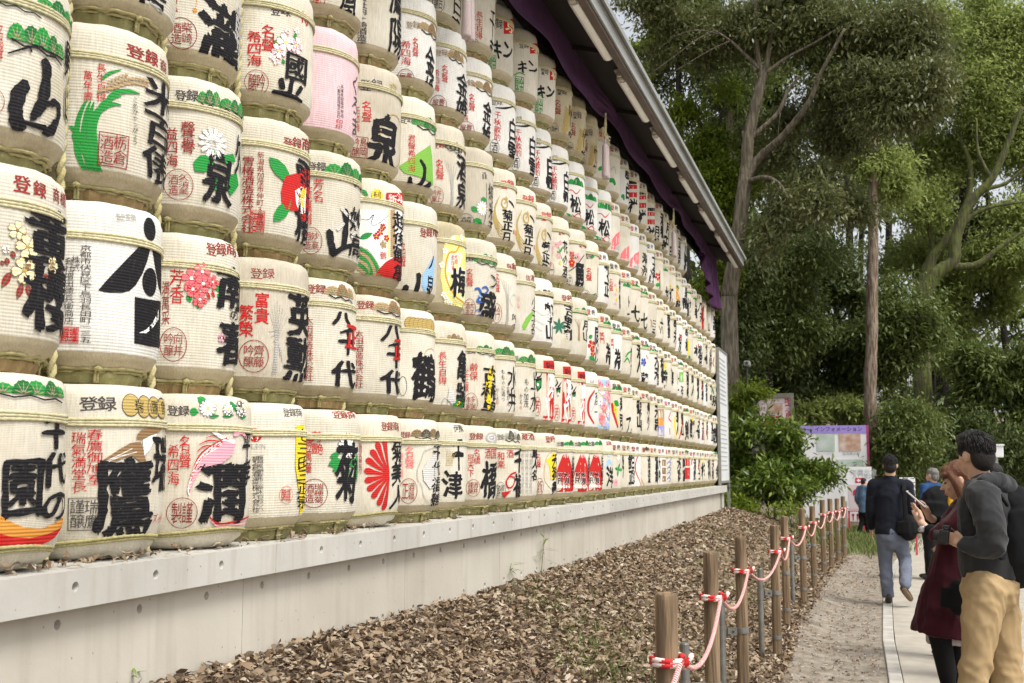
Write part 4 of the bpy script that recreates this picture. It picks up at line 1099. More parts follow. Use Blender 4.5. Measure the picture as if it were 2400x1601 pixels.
design(3, 4, 'barrel with an angular black mountain character and green pines on top, third row', _e34 + [
    ring(556, 732, 183, 397, 'D', '妙高酒造'), st([(880, 30, 30), (930, 90, 26), (990, 160, 22)], 's', 'picture'), st([(850, 200, 30), (900, 150, 26)], 's', 'picture'), st([(960, 260, 24), (1005, 180, 24)], 's', 'picture'),
    st([(910, 50, 62), (918, 150, 58), (905, 330, 62)], 'K', rough=0.004), st([(790, 215, 66), (800, 300, 56), (825, 400, 66)], 'K', rough=0.004), st([(830, 395, 46), (890, 350, 40), (965, 325, 34)], 'K'), big('妙高', 945, 1025, 20, 420, bold=0.02)])
design(3, 5, 'barrel with green and tan arcs and a red sun, third row', [
    rect(1010, 1372, 40, 300, 'W'), pol([(1030, 330), (1100, 360), (1160, 440), (1200, 520), (1250, 440), (1372, 400), (1372, 300), (1030, 300)], 'W'),
    st([(1030, 110, 10), (1090, 140, 22), (1150, 165, 30), (1180, 120, 20), (1275, 60, 10)], 'W', 'picture'), st([(1040, 118, 4), (1100, 120, 5), (1140, 80, 7), (1120, 160, 4), (1180, 150, 4), (1260, 80, 4)], 'K', 'picture'),
    st([(1262, 40, 12), (1258, 230, 12), (1255, 420, 10)], 'Y', 'picture'), rect(1270, 1308, 40, 420, 'n'), lf(1030, 275, 1135, 225, 50)] +
    [fl(x, y, 30, 'R', 5, 'Y') for x, y in ((1190, 220), (1240, 268), (1160, 252), (1212, 178))] + [fl(1215, 318, 34, 'n', 5, 'O')] +
    [st([(1015, 345 + 32 * k, 24), (1090, 385 + 36 * k, 26), (1160 - 18 * k, 480 + 30 * k, 26), (1190 - 34 * k, 575 + 4 * k, 24)], ('G', 'n')[k % 2], 'picture') for k in range(6)] +
    [pol([(1155, 577), (1185, 510), (1230, 460), (1290, 422), (1372, 408), (1374, 612), (1280, 596)], 'R'), sq(1188, 1238, 375, 438, 'R', '鶴'), big('越後鶴亀', 1285, 1372, 55, 605, bold=0.012)] +
    (crop('D') or [lf(925, 1340, 970, 1390, 30), ell(993, 1072, 1338, 1427, 'Y'), hz('鶴', 1005, 1060, 1350, 1415, 'k'), rect(1095, 1216, 1362, 1452, 'R'), hz('新潟', 1108, 1216, 1375, 1440, 'W', 0.02)]), mat='fine')
crop('E')
design(3, 6, 'barrel with a pale blue wash beside a small black mountain character, third row', [
    hz('登録商', 1512, 1650, 188, 258, 'D', 0.01), pol([(1535, 560), (1575, 490), (1610, 420), (1625, 430), (1620, 640), (1560, 700), (1530, 640)], 'b'),
    st([(1505, 555, 46), (1500, 640, 44), (1480, 740, 54)], 'K', rough=0.004), st([(1405, 650, 44), (1395, 720, 60), (1420, 765, 60)], 'K', rough=0.004), st([(1420, 765, 30), (1490, 735, 30), (1550, 720, 34), (1530, 790, 30)], 'K'), st([(1615, 410, 10), (1600, 480, 20), (1580, 510, 8)], 'K'), big('泉', 1570, 1620, 560, 760, bold=0.02), sm('名聲', 1372, 1400, 300, 500, 'R')])
crop('H')
design(3, 7, 'golden yellow barrel with a plum outline in orange around a black kanji', [
    pol([(10, 700), (90, 640), (192, 660), (192, 1310), (100, 1290), (10, 1250), (-30, 1000)], 'y'), pol([(195, 720), (110, 800), (50, 810), (20, 950), (45, 1070), (120, 1180), (195, 1240)], 'W'), pol([(120, 820), (192, 760), (192, 960), (140, 940)], 'y'),
    st([(196, 700, 12), (150, 712, 14), (105, 785, 14), (45, 800, 14), (12, 940, 14), (40, 1075, 14), (115, 1190, 14), (196, 1255, 12)], 'o', 'picture'), st([(196, 680, 6), (130, 690, 7), (90, 760, 7), (30, 780, 7), (-8, 940, 7), (22, 1090, 7), (100, 1210, 7), (196, 1285, 6)], 's', 'picture')] +
    [fl(x, y, 30, 'W', 5, 'Y') for x, y in ((85, 675), (15, 775), (-15, 900), (0, 1160), (60, 1240), (20, 690), (150, 660), (25, 1205), (110, 1285))] + [sm('芳香', 88, 117, 812, 890), sm('萬四海', 60, 86, 815, 950), big('梅', 55, 178, 925, 1175, bold=0.035)], mat='tan')
design(3, 8, 'barrel with blue waves beside a heavy black kanji, third row', [
    hz('登録', 150, 262, 812, 868, 'k', 0.01), pine(270, 445, 790, 915, 'G', 4), sm('名聲', 192, 252, 928, 1088), ring(170, 277, 1193, 1378, 'D', '大洋酒造'), st([(268, 1110, 16), (300, 1105, 22), (320, 1150, 18), (290, 1215, 24), (340, 1220, 20)], 'B', 'picture'), st([(330, 1100, 14), (360, 1090, 18), (380, 1120, 14), (350, 1150, 16)], 'B', 'picture'), st([(300, 1160, 16), (330, 1180, 14)], 'b', 'picture'),
    st([(275, 1360, 8), (310, 1335, 12), (340, 1340, 8)], 'B', 'picture'), st([(280, 1300, 8), (300, 1290, 8), (310, 1310, 6)], 'B', 'picture'), big('盛', 298, 446, 1125, 1405, bold=0.035), st([(400, 985, 10), (425, 1010, 16), (440, 1040, 10)], 'K'), st([(445, 1050, 12), (420, 1085, 14), (395, 1085, 6)], 'K')])
design(3, 9, 'barrel with a pale grey rice ear and red letters, third row', [
    hz('登録', 552, 635, 893, 957, 'D', 0.01), sm('名聲', 453, 490, 975, 1148), ring(420, 507, 1240, 1412, 'D', '今井')] + [st([(540 + 6 * k, 1460, 3), (545 + 5 * k, 1200, 4), (500 + 22 * k, 1020 + 14 * k, 3)], 'S', 'picture') for k in range(5)] + [big('吟の', 592, 634, 1330, 1480, bold=0.0), st([(600, 1270, 4), (575, 1210, 5), (610, 1160, 5), (630, 1200, 4)], 'S', 'picture')])
design(3, 10, 'barrel with one bright green slanted brush stroke, third row', [
    hz('信濃', 718, 792, 988, 1042, 'D'), st([(775, 1325, 38), (735, 1385, 58), (700, 1455, 48)], 'g', 'picture', 0.002), sm('信州山本', 645, 668, 1175, 1285, 'P'), big('小玉名', 765, 797, 1175, 1515, bold=0.0), ell(640, 655, 1370, 1500, 's', 0.04)])
design(3, 11, 'white barrel with brown pine top and grey zigzag lines, third row', [
    pine(815, 952, 1100, 1210, 'N', 4), st([(810, 1300, 8), (870, 1340, 9), (940, 1300, 6)], 's', 'picture'), st([(805, 1380, 8), (870, 1420, 9), (900, 1390, 6)], 's', 'picture'), st([(800, 1440, 8), (860, 1480, 9)], 's', 'picture'), big('鶴山', 885, 952, 1235, 1560, bold=0.03)], mat='white')
design(3, 12, 'barrel with a dark green maple leaf, third row', [
    hz('登録', 1028, 1115, 1162, 1218, 'D', 0.01)] + [lf(1008, 1435, 1008 + 62 * math.cos(a), 1435 - 78 * math.sin(a), 28, 'T', False) for a in (1.57, 0.6, 2.5, -0.25, 3.4, -1.1, 4.2)] + [big('吉野鶴', 1048, 1120, 1245, 1560, bold=0.02)])
design(3, 13, 'barrel with pale brown rice plant below a green pine, third row', [
    pine(1132, 1252, 1258, 1350, 'G', 3)] + [st([(1170 + 4 * k, 1560, 3), (1168 + 4 * k, 1440, 4), (1140 + 16 * k, 1370, 3)], 'n', 'picture') for k in range(5)] + [big('月山', 1208, 1252, 1375, 1570, bold=0.02)])

# ------------------------------------------------------------------ fourth row
crop('A')
design(4, 1, 'barrel cut off by the top of the frame, above the rice stalk barrel', [big('吉', 1040, 1290, -150, 85, bold=0.03), st([(1160, 10, 20), (1230, 60, 30), (1275, 130, 40)], 'S', 'brand_lettering')])
design(4, 2, 'barrel with a tall black running kanji beside a red ring, fourth row', [
    sm('名ぬ', 1312, 1368, -40, 98, 'D'), ell(1478, 1512, 65, 102, 'o'), st([(1500, 65, 4), (1510, 0, 4)], 'o', 'picture'), ring(1273, 1512, 133, 373, 'D', '柴崎酒造'), big('瀧', 1528, 1835, 15, 515, bold=0.04), big('朝', 1800, 1850, 60, 400, 'S', bold=0.02)])
crop('D')
design(4, 3, 'barrel with white blossoms above two flowing black kanji, fourth row', [
    hz('登録', 288, 422, 40, 112, 'k', 0.01), hz('特', 488, 545, 90, 170, 'R', 0.02), sm('名聲', 218, 317, 178, 372, bold=0.012), sm('希四海', 118, 218, 222, 472, bold=0.012), ring(98, 272, 496, 670, 'D', '吟醸'),
    lf(360, 230, 385, 290, 30), lf(330, 260, 355, 300, 30), lf(460, 235, 445, 285, 30), lf(305, 290, 335, 310, 25), lf(400, 360, 415, 400, 28), lf(365, 420, 380, 455, 28), lf(320, 400, 350, 410, 25),
    fl(385, 302, 62, 'W', 5, 'y', 'P'), fl(465, 322, 60, 'W', 5, 'y', 'P'), fl(340, 362, 52, 'W', 5, 'y', 'P'), fl(400, 220, 22, 'W', 4, None, 'P'), fl(462, 218, 22, 'W', 4, None, 'P'), fl(295, 405, 22, 'W', 4, None, 'P'), fl(320, 438, 22, 'W', 4, None, 'P'),
    big('國', 378, 538, 372, 575, bold=0.02), big('光', 296, 518, 560, 815, bold=0.03)])
design(4, 4, 'plain pale pink barrel with tiny script, fourth row', [
    sm('八重垣酒造株式会社', 748, 770, 605, 838, 'k', 0.0), sm('兵庫県姫路市林田', 772, 792, 600, 835, 'k', 0.0), sm('印印', 742, 788, 845, 912, 'R', 0.0), big('くろま', 845, 893, 515, 960, 'k', bold=0.0, rough=0.03)], mat='pink')
design(4, 5, 'barrel with a brown fringed foot and a black kanji ringed in gold, fourth row', [
    hz('登録', 908, 1068, 560, 640, 'k', 0.008), sq(1108, 1165, 585, 642, 'O', '金'), sm('名聲', 922, 992, 712, 867), sm('石四海', 888, 908, 750, 935), sq(850, 970, 965, 1112, 'D', '島岡吟醸'), ell(1052, 1200, 790, 1170, 'O', 0.04), big('泉', 968, 1175, 820, 1190, bold=0.045)], mat='old')
design(4, 6, 'barrel with a light green triangle mountain, fourth row', [
    hz('登録', 1190, 1302, 808, 872, 'k', 0.008), pine(1305, 1455, 815, 940, 'G', 3), pol([(1188, 1178), (1260, 1130), (1340, 1070), (1405, 1025), (1418, 1100), (1428, 1310), (1350, 1260), (1230, 1225)], 'g'), sm('君聲希四海', 1253, 1302, 952, 1218),
    st([(1335, 1135, 22), (1365, 1190, 36), (1355, 1290, 36), (1300, 1330, 30)], 'K', rough=0.003), st([(1270, 1255, 30), (1275, 1320, 44), (1300, 1370, 40)], 'K', rough=0.003), st([(1300, 1350, 20), (1370, 1330, 30), (1410, 1300, 40)], 'K')])
design(4, 7, 'barrel with a dark brown pine cloud on top and grey rice ear, fourth row', [
    hz('登録', 1430, 1522, 1000, 1048, 'D', 0.01), pine(1525, 1632, 998, 1085, 'k', 4), sm('名聲', 1452, 1508, 1128, 1272), ring(1408, 1507, 1320, 1452, 'D', '井上吟醸')] + [st([(1560 + 5 * k, 1500, 3), (1560 + 4 * k, 1300, 4), (1520 + 20 * k, 1130 + 14 * k, 3)], 'S', 'picture') for k in range(5)] +
    (crop('H') or [big('酒泉', 112, 195, -60, 410, bold=0.02)]), mat='fine')
design(4, 8, 'weathered barrel with a pale daisy and green leaves beside a thin black line', [
    hz('ink', 332, 378, 88, 150, 'k'), fl(335, 405, 62, 'W', 13, 'y', 's'), lf(240, 390, 295, 435, 50), lf(320, 320, 370, 335, 40), lf(260, 500, 345, 545, 60), lf(290, 590, 330, 500, 50), lf(300, 490, 335, 560, 40), ring(122, 270, 448, 612, 'k', '森戸酒造'), st([(368, 185, 5), (366, 400, 5), (345, 600, 5), (335, 660, 5), (385, 690, 5)], 'k', 'picture'), big('純米酒', 385, 425, 190, 670, bold=0.0, rough=0.03)], mat='old')
for k, (dx, dy, sc_, nm) in enumerate(((0, 0, 1.0, 'left'), (190, 128, 0.88, 'middle'), (372, 280, 0.72, 'right'))):
    f_ = lambda x: 440 + dx + (x - 440) * sc_
    g_ = lambda y: 160 + dy + (y - 160) * 0.96
    design(4, 9 + k, 'barrel with a golden phoenix curling round black kanji, the %s one of three' % nm, [
        hz('登録', f_(498), f_(608), g_(160), g_(238), 'R', 0.012)] + [st([(f_(490 - 9 * q), g_(300 + 22 * q), 4), (f_(448 - 3 * q), g_(400 + 30 * q), 12), (f_(470 + 5 * q), g_(520 + 34 * q), 8), (f_(530), g_(600 + 18 * q), 4)], 'O', 'picture') for q in range(5)] +
        [ell(f_(500), f_(562), g_(318), g_(420), 'O', 0.3), st([(f_(540), g_(310), 8), (f_(555), g_(330), 12), (f_(530), g_(370), 10)], 'O', 'picture'), st([(f_(570), g_(345), 14), (f_(600), g_(380), 20), (f_(612), g_(410), 10)], 'K'), big('菊正', f_(510), f_(602), g_(425), g_(620), bold=0.03), big('日', f_(512), f_(592), g_(625), g_(725), bold=0.03), sm('印', f_(610), f_(632), g_(610), g_(660))])
design(4, 12, 'barrel with pink lilies on a green stem, fourth row', [
    hz('登録', 998, 1052, 588, 638, 'D'), sm('行幸子', 935, 962, 690, 815, 'P'), st([(1000, 740, 5), (1010, 790, 6), (1030, 850, 5), (1050, 900, 4)], 'G', 'picture'), lf(1010, 790, 1035, 735, 20), lf(985, 780, 1010, 800, 18), fl(985, 725, 28, 'P', 5, None), fl(1015, 705, 22, 'P', 5, None), fl(1000, 820, 26, 'P', 5, 'Y'), fl(1015, 880, 20, 'y', 5, None), big('花の酒', 1035, 1075, 690, 1010, bold=0.01), ring(920, 965, 880, 1005, 'k', '一')], mat='fine')
design(4, 13, 'barrel with red flowers under a black diagonal and a black kanji, fourth row', [
    hz('登録', 1178, 1235, 698, 748, 'D'), sm('聲譽', 1098, 1142, 780, 925), fl(1120, 880, 34, 'R', 5, 'Y'), fl(1170, 830, 40, 'P', 5, 'R'), lf(1140, 830, 1165, 845, 20), st([(1090, 955, 6), (1150, 915, 7), (1200, 850, 10), (1225, 810, 6)], 'K', 'picture'), big('勇', 1148, 1230, 885, 1125, bold=0.04), ring(1058, 1127, 983, 1098, 'k', '正勇')])
design(4, 14, 'barrel with red letters, a ring seal and a thin black upright, fourth row', [
    hz('登録', 1240, 1300, 805, 850, 'k'), lf(1280, 830, 1320, 825, 30), sm('名聲', 1243, 1292, 925, 1042), ring(1182, 1287, 1118, 1243, 'k', '吟醸一番'), st([(1345, 930, 10), (1342, 1080, 8), (1340, 1270, 10)], 'K'), lf(1310, 1170, 1335, 1150, 20)])

# ------------------------------------------------------------------ fifth row
crop('D')
design(5, 4, 'barrel cut off by the top of the frame, above the plain pink barrel', [ring(488, 672, -110, 77, 'R', '凰生'), big('凰', 775, 898, -130, 140, bold=0.02)])
design(5, 5, 'barrel with a column of small characters, above the brown-footed barrel, cut by the frame', [
    sm('会社内ヶ崎酒造店', 893, 962, -40, 338, 'k', 0.01), big('鳳陽', 1120, 1208, -150, 395, bold=0.015)], mat='fine')
for k, (crp, p_, a_, b_, r_, kk, nm) in enumerate((
        ('D', (1340, 1465, 140, 265), (1283, 1327, 268, 402), (1203, 1272, 288, 462), (1173, 1307, 487, 652), (1378, 1442, 335, 745), 'left'),
        ('D', (1535, 1645, 340, 450), (1493, 1537, 458, 582), (1433, 1477, 488, 647), (1408, 1537, 671, 824), None, 'middle'),
        ('G', (236, 372, 600, 720), (188, 234, 718, 852), (158, 182, 770, 930), (103, 237, 928, 1082), (298, 362, 765, 1135), 'right'))):
    crop(crp)
    els = [pine(*p_, 'n', 3), sm('名聲', *a_), sm('希四海', *b_), ring(*r_, 'D', '豊嶋屋醸')]
    els.append(hz('登録', p_[0] - (p_[1] - p_[0]) * 0.8, p_[0] - 4, p_[2] + (p_[3] - p_[2]) * 0.1, p_[2] + (p_[3] - p_[2]) * 0.5, 'N'))
    if kk is None:
        crop('G'); kk = (98, 168, 555, 935)
    els.append(big('金婚', *kk, bold=0.02))
    design(5, 6 + k, 'barrel with tan pine cloud, red letters and dark ring seal, %s of three' % nm, els, mat='white')
crop('G')
for k, (xa, xb, y0, nm) in enumerate(((375, 545, 745, 'first'), (530, 705, 890, 'second'), (690, 830, 1060, 'third'), (815, 958, 1190, 'fourth'))):
    w = xb - xa; q = 0.93 ** k
    design(5, 9 + k, 'barrel with four red letters and a boxed ring over black marks, %s of four' % nm, [
        hz('登録', xa - w * 0.1, xa + w * 0.4, y0, y0 + 60 * q, 'k'), st([(xa + w * 0.1, y0 + 78 * q, 6), (xa + w * 0.55, y0 + 82 * q, 16), (xa + w * 0.95, y0 + 66 * q, 5)], 'K'), sm('千秋歡酌', xa + w * 0.05, xa + w * 0.36, y0 + 105 * q, y0 + 330 * q),
        ring(xa - w * 0.12, xa + w * 0.30, y0 + 318 * q, y0 + 445 * q, 'K', '酒'), big('白雪', xa + w * 0.68, xa + w * 0.99, y0 + 155 * q, y0 + 515 * q, bold=0.03)], mat='white')
crop('H')
for k, (dx, dy, sc_, nm) in enumerate(((0, 0, 1.0, 'left'), (122, 132, 0.92, 'middle'), (250, 208, 0.96, 'right'))):
    f_ = lambda x: 1085 + dx + (x - 1085) * sc_
    g_ = lambda y: 130 + dy + (y - 130) * sc_ * 0.97
    design(5, 13 + k, 'barrel with green pines, red cord and a single black kanji, the %s one of three' % nm, [
        pine(f_(1092), f_(1220), g_(128), g_(235), 'G', 3), st([(f_(1086), g_(255), 7), (f_(1125), g_(250), 8), (f_(1163), g_(283), 9), (f_(1195), g_(245), 7)], 'R', 'picture'), big('松', f_(1108), f_(1200), g_(305), g_(455), bold=0.03),
        lf(f_(1140), g_(500), f_(1068), g_(455), 22, 'G', False), lf(f_(1140), g_(500), f_(1062), g_(490), 22, 'G', False), lf(f_(1140), g_(500), f_(1090), g_(530), 22, 'G', False), lf(f_(1140), g_(500), f_(1120), g_(545), 22, 'G', False),
        st([(f_(1130), g_(470), 7), (f_(1165), g_(500), 8), (f_(1195), g_(520), 8), (f_(1205), g_(490), 8), (f_(1180), g_(462), 8), (f_(1150), g_(490), 7), (f_(1140), g_(520), 5)], 'R', 'picture'), hz('松', f_(1165), f_(1198), g_(545), g_(570), 'k')], mat='white')

# ------------------------------------------------------------------ top row
crop('G')
design(6, 7, 'barrel in the top row cut off by the frame, behind the pale tassel', [big('白鷹', 60, 135, -60, 290, bold=0.01), ring(-90, 5, -60, 90, 'k', '吉醸')], mat='fine')
design(6, 8, 'top row barrel with two red columns of letters and a dark ring seal', [
    sm('長生自得', 243, 292, 88, 297), sm('千年壽', 193, 242, 118, 287), ring(168, 284, 288, 437, 'k', '吉醸'), big('千寿', 345, 382, 60, 520, bold=0.0)], mat='fine')
for k, (r0, kn, gs, nm) in enumerate(((None, (372, 520, 310, 455), (345, 400, 420, 560), 'left'), ((660, 722, 333, 412), (562, 710, 468, 565), (546, 612, 588, 728), 'middle'), ((805, 853, 520, 612), (712, 838, 652, 750), (698, 757, 755, 890), 'right'))):
    if r0 is None: r0 = (458, 538, 148, 262)
    design(6, 9 + k, 'top row barrel with two black katakana and red corner patch, %s of three' % nm, [
        rect(*r0, 'R'), hz('京', r0[0] + 8, r0[1] - 4, r0[2] + 12, r0[3] - 12, 'C', 0.02), hz('登録', r0[0] - (r0[1] - r0[0]) * 1.35, r0[0] - 8, r0[2] - 10, r0[3] - 40, 'k'), hz('キン', *kn, 'K', 0.045, 'brand_lettering', 0.03), sq(*gs, 'G', '金閣' if k else '金閣'), st([(gs[0] - 8, gs[2] - 10, 6), ((gs[0] + gs[1]) / 2, gs[2] - 30, 8), (gs[1] + 8, gs[2] - 10, 6)], 'G', 'picture')], mat='fine')
for k, (xa, ya, nm) in enumerate(((848, 690, 'left'), (968, 875, 'middle'), (1062, 1010, 'right'))):
    q = (1.0, 0.86, 0.8)[k]
    design(6, 12 + k, 'tan top row barrel with a golden wheat ear, the %s one of three' % nm, [
        hz('登録', xa + 20 * q, xa + 95 * q, ya - 20, ya + 40 * q, 'k'), sm('名聲', xa, xa + 48 * q, ya + 75 * q, ya + 190 * q, 'D'), ring(xa - 32 * q, xa + 34 * q, ya + 250 * q, ya + 385 * q, 'k', '竹鶴'), st([(xa + 78 * q, ya + 380 * q, 4), (xa + 80 * q, ya + 260 * q, 5), (xa + 108 * q, ya + 150 * q, 4)], 'O', 'picture')] +
        [lf(xa + (80 + 3.4 * t) * q, ya + (330 - 24 * t) * q, xa + (80 + 3.4 * t + s_ * 26) * q, ya + (290 - 24 * t) * q, 22 * q, 'O', False) for t in range(8) for s_ in (-1, 1)] + [big('竹鶴', xa + 105 * q, xa + 138 * q, ya + 130 * q, ya + 480 * q, bold=0.0)], mat='tan')

# three more that only a step to the side would show
for rc_, ch_, lab_ in (((4, 0), '吉', 'sake barrel over the green pine barrel, beyond the top left corner'), ((5, 3), '白', 'sake barrel over the white blossom barrel, just above the frame'), ((6, 6), '鶴', 'sake barrel nearest in the top row, just above the frame')):
    design(rc_[0], rc_[1], lab_, [(lambda p, ch_=ch_: p_local(p, -12, 0.27, 0.2, ch_, 'K', 'brand_lettering', 0.03),), (lambda p: p_local(p, -50, 0.36, 0.075, '名聲', 'R', 'side_lettering', 0.01),), (lambda p: p_local(p, -30, 0.545, 0.06, '登', 'k', 'top_lettering', 0.01),)])

# ------------------------------------------------------------------ far barrels: marks read from two closer crops, handed to whichever barrel they lie on
def right_edge(row, c):
    x, y, z = BPOS[row, c]
    d = np.array([x, y]); L_ = np.linalg.norm(d); d = d / L_
    rt = np.array([d[1], -d[0]])
    p = np.array([x + rt[0] * BR, y + rt[1] * BR, z + 0.33]) - cam_c
    return PCX + FPX * (p @ cam_r) / (p @ cam_f)
REDGE = {rc: right_edge(*rc) for rc in BPOS}
FAR = {r: [] for r in range(1, 7)}
def far(row, *els):
    for e in els: FAR[row].append(e)
def fx_(x0, x1, *a):
    return ((X_(x0) + X_(x1)) / 2,) + a
def M(row, x0, x1, y0, y1, e): FAR[row].append(((X_(x0) + X_(x1)) / 2, e))
def fP(row, x0, x1, y0, y1, col='G'): M(row, x0, x1, y0, y1, pine(x0, x1, y0, y1, col, 3))
def fB(row, x0, x1, y0, y1, t='山', col='K', bold=0.03): M(row, x0, x1, y0, y1, big(t, x0, x1, y0, y1, col, bold))
def fR(row, x0, x1, y0, y1, col): M(row, x0, x1, y0, y1, rect(x0, x1, y0, y1, col))
def fS(row, pts, col): 
    xs = [p[0] for p in pts]; M(row, min(xs), max(xs), 0, 0, st(pts, col, 'picture'))
def fF(row, x, y, r, col, ctr='Y'): M(row, x, x, y, y, fl(x, y, r, col, 5, ctr))
def fL(row, x0, y0, x1, y1, w, col='G'): M(row, x0, x1, y0, y1, lf(x0, y0, x1, y1, w, col, False))
crop('K')
# bottom row
for q in range(4): fL(1, 235, 1230, 235 + 30 * math.cos(q * 1.7), 1230 + 60 * math.sin(q * 1.7), 26)
fF(1, 235, 1130, 26, 'W', 'y'); fF(1, 218, 1330, 30, 'P', 'R'); fB(1, 262, 280, 1100, 1300, '吟')
fB(1, 340, 368, 1110, 1350, '白鷹'); fS(1, [(330, 1080, 8), (345, 1060, 10), (360, 1050, 8)], 'R'); fS(1, [(400, 1100, 9), (375, 1180, 12), (385, 1270, 12), (430, 1360, 8)], 'R'); fS(1, [(420, 1100, 6), (395, 1180, 9), (405, 1270, 9), (445, 1360, 6)], 'o')
fP(1, 435, 485, 1045, 1090, 'N'); fB(1, 470, 490, 1110, 1340, '酒造'); fB(1, 555, 570, 1130, 1330, '大吟'); fR(1, 582, 612, 1150, 1200, 'N'); fR(1, 582, 615, 1215, 1265, 'N'); fR(1, 585, 615, 1280, 1325, 'N')
for q in range(5): fS(1, [(625, 1140 + 42 * q, 6), (640, 1125 + 42 * q, 8), (655, 1140 + 42 * q, 8), (642, 1160 + 42 * q, 6)], 'B')
fB(1, 715, 735, 1130, 1310, '玉乃'); fP(1, 760, 800, 1068, 1100); fR(1, 765, 808, 1125, 1200, 'R'); fR(1, 768, 808, 1215, 1305, 'R'); fS(1, [(845, 1090, 8), (825, 1150, 12), (820, 1190, 8)], 'R'); fS(1, [(890, 1135, 8), (872, 1200, 12), (890, 1290, 8)], 'R'); fF(1, 912, 1170, 24, 'y', 'O'); fB(1, 900, 930, 1180, 1310, '梅'); fB(1, 958, 975, 1120, 1290, '山'); fP(1, 995, 1028, 1085, 1112); fB(1, 1012, 1032, 1200, 1300, '金')
# second row
fP(2, 190, 266, 548, 610); fL(2, 200, 680, 240, 720, 50); fS(2, [(185, 700, 20), (200, 780, 26), (235, 890, 20)], 'R'); fS(2, [(195, 690, 12), (215, 760, 16), (240, 860, 10)], 'Y'); fB(2, 246, 270, 645, 910, '寿司', 'K'); fF(2, 215, 750, 26, 'Y', 'R')
fP(2, 288, 345, 612, 672); fB(2, 298, 345, 805, 965, '乙'); fB(2, 405, 422, 650, 920, '喜多屋'); fB(2, 468, 488, 660, 920, '美少'); fR(2, 550, 602, 745, 825, 'n'); fR(2, 550, 602, 822, 880, 'o'); fR(2, 548, 606, 880, 960, 'V')
fS(2, [(655, 770, 8), (640, 820, 10), (660, 850, 8)], 'R'); fS(2, [(648, 900, 10), (650, 950, 8)], 'R'); fS(2, [(690, 810, 22), (688, 890, 26), (700, 970, 16)], 'Y'); fS(2, [(755, 790, 10), (745, 890, 14), (725, 985, 12)], 'R'); fB(2, 768, 800, 840, 990, '剣'); fB(2, 808, 842, 830, 980, '醸'); fF(2, 828, 830, 16, 'Y'); fB(2, 845, 885, 880, 970, '十'); fB(2, 905, 922, 820, 1000, '名聲', 'R', 0.0); fS(2, [(955, 870, 10), (940, 930, 14), (955, 1000, 8)], 'R'); fB(2, 970, 1032, 900, 1015, '豊'); fP(2, 758, 798, 738, 778); fP(2, 958, 1022, 788, 818)
# third row
fF(3, 25, 240, 46, 'R', 'Y'); fF(3, 35, 300, 34, 'R', 'Y'); fL(3, 5, 330, 55, 360, 44); fL(3, 0, 180, 30, 160, 34); fB(3, 45, 75, 90, 395, '同じ'); fP(3, 118, 175, 38, 82); fB(3, 85, 122, 130, 222, '笑門', 'R', 0.01); fB(3, 132, 172, 225, 385, '為'); fP(3, 198, 264, 92, 132); fB(3, 168, 196, 180, 262, '笑門', 'R', 0.01); fB(3, 202, 252, 265, 425, '為'); fS(3, [(290, 330, 10), (310, 300, 18), (335, 280, 8)], 'G'); fS(3, [(280, 370, 8), (305, 340, 18), (325, 380, 12)], 'G'); fP(3, 350, 412, 160, 200); fB(3, 330, 345, 260, 480, '龍力')
fF(3, 435, 370, 34, 'B', 'R'); fS(3, [(455, 315, 10), (465, 345, 8)], 'R'); fP(3, 425, 482, 222, 268); fB(3, 418, 470, 455, 545, '龍'); fP(3, 485, 555, 265, 292); fB(3, 540, 558, 360, 560, '清酒'); fF(3, 598, 400, 32, 'Y', 'O'); fL(3, 570, 440, 622, 460, 34); fB(3, 572, 626, 440, 575, '菊'); fB(3, 648, 675, 440, 580, '寿'); fF(3, 655, 430, 16, 'G', 'Y'); fP(3, 678, 715, 378, 410); fP(3, 715, 755, 370, 402); fR(3, 720, 752, 450, 530, 'g'); fB(3, 700, 720, 460, 640, '十一'); fB(3, 735, 760, 560, 630, '石'); fB(3, 780, 802, 490, 660, '明鏡'); fB(3, 862, 888, 555, 710, '佐賀'); fS(3, [(912, 515, 6), (905, 555, 16), (905, 590, 16)], 'R'); fP(3, 918, 956, 508, 542); fB(3, 980, 1022, 640, 725, '泉'); fL(3, 985, 570, 1000, 640, 20, 'T')
crop('J')
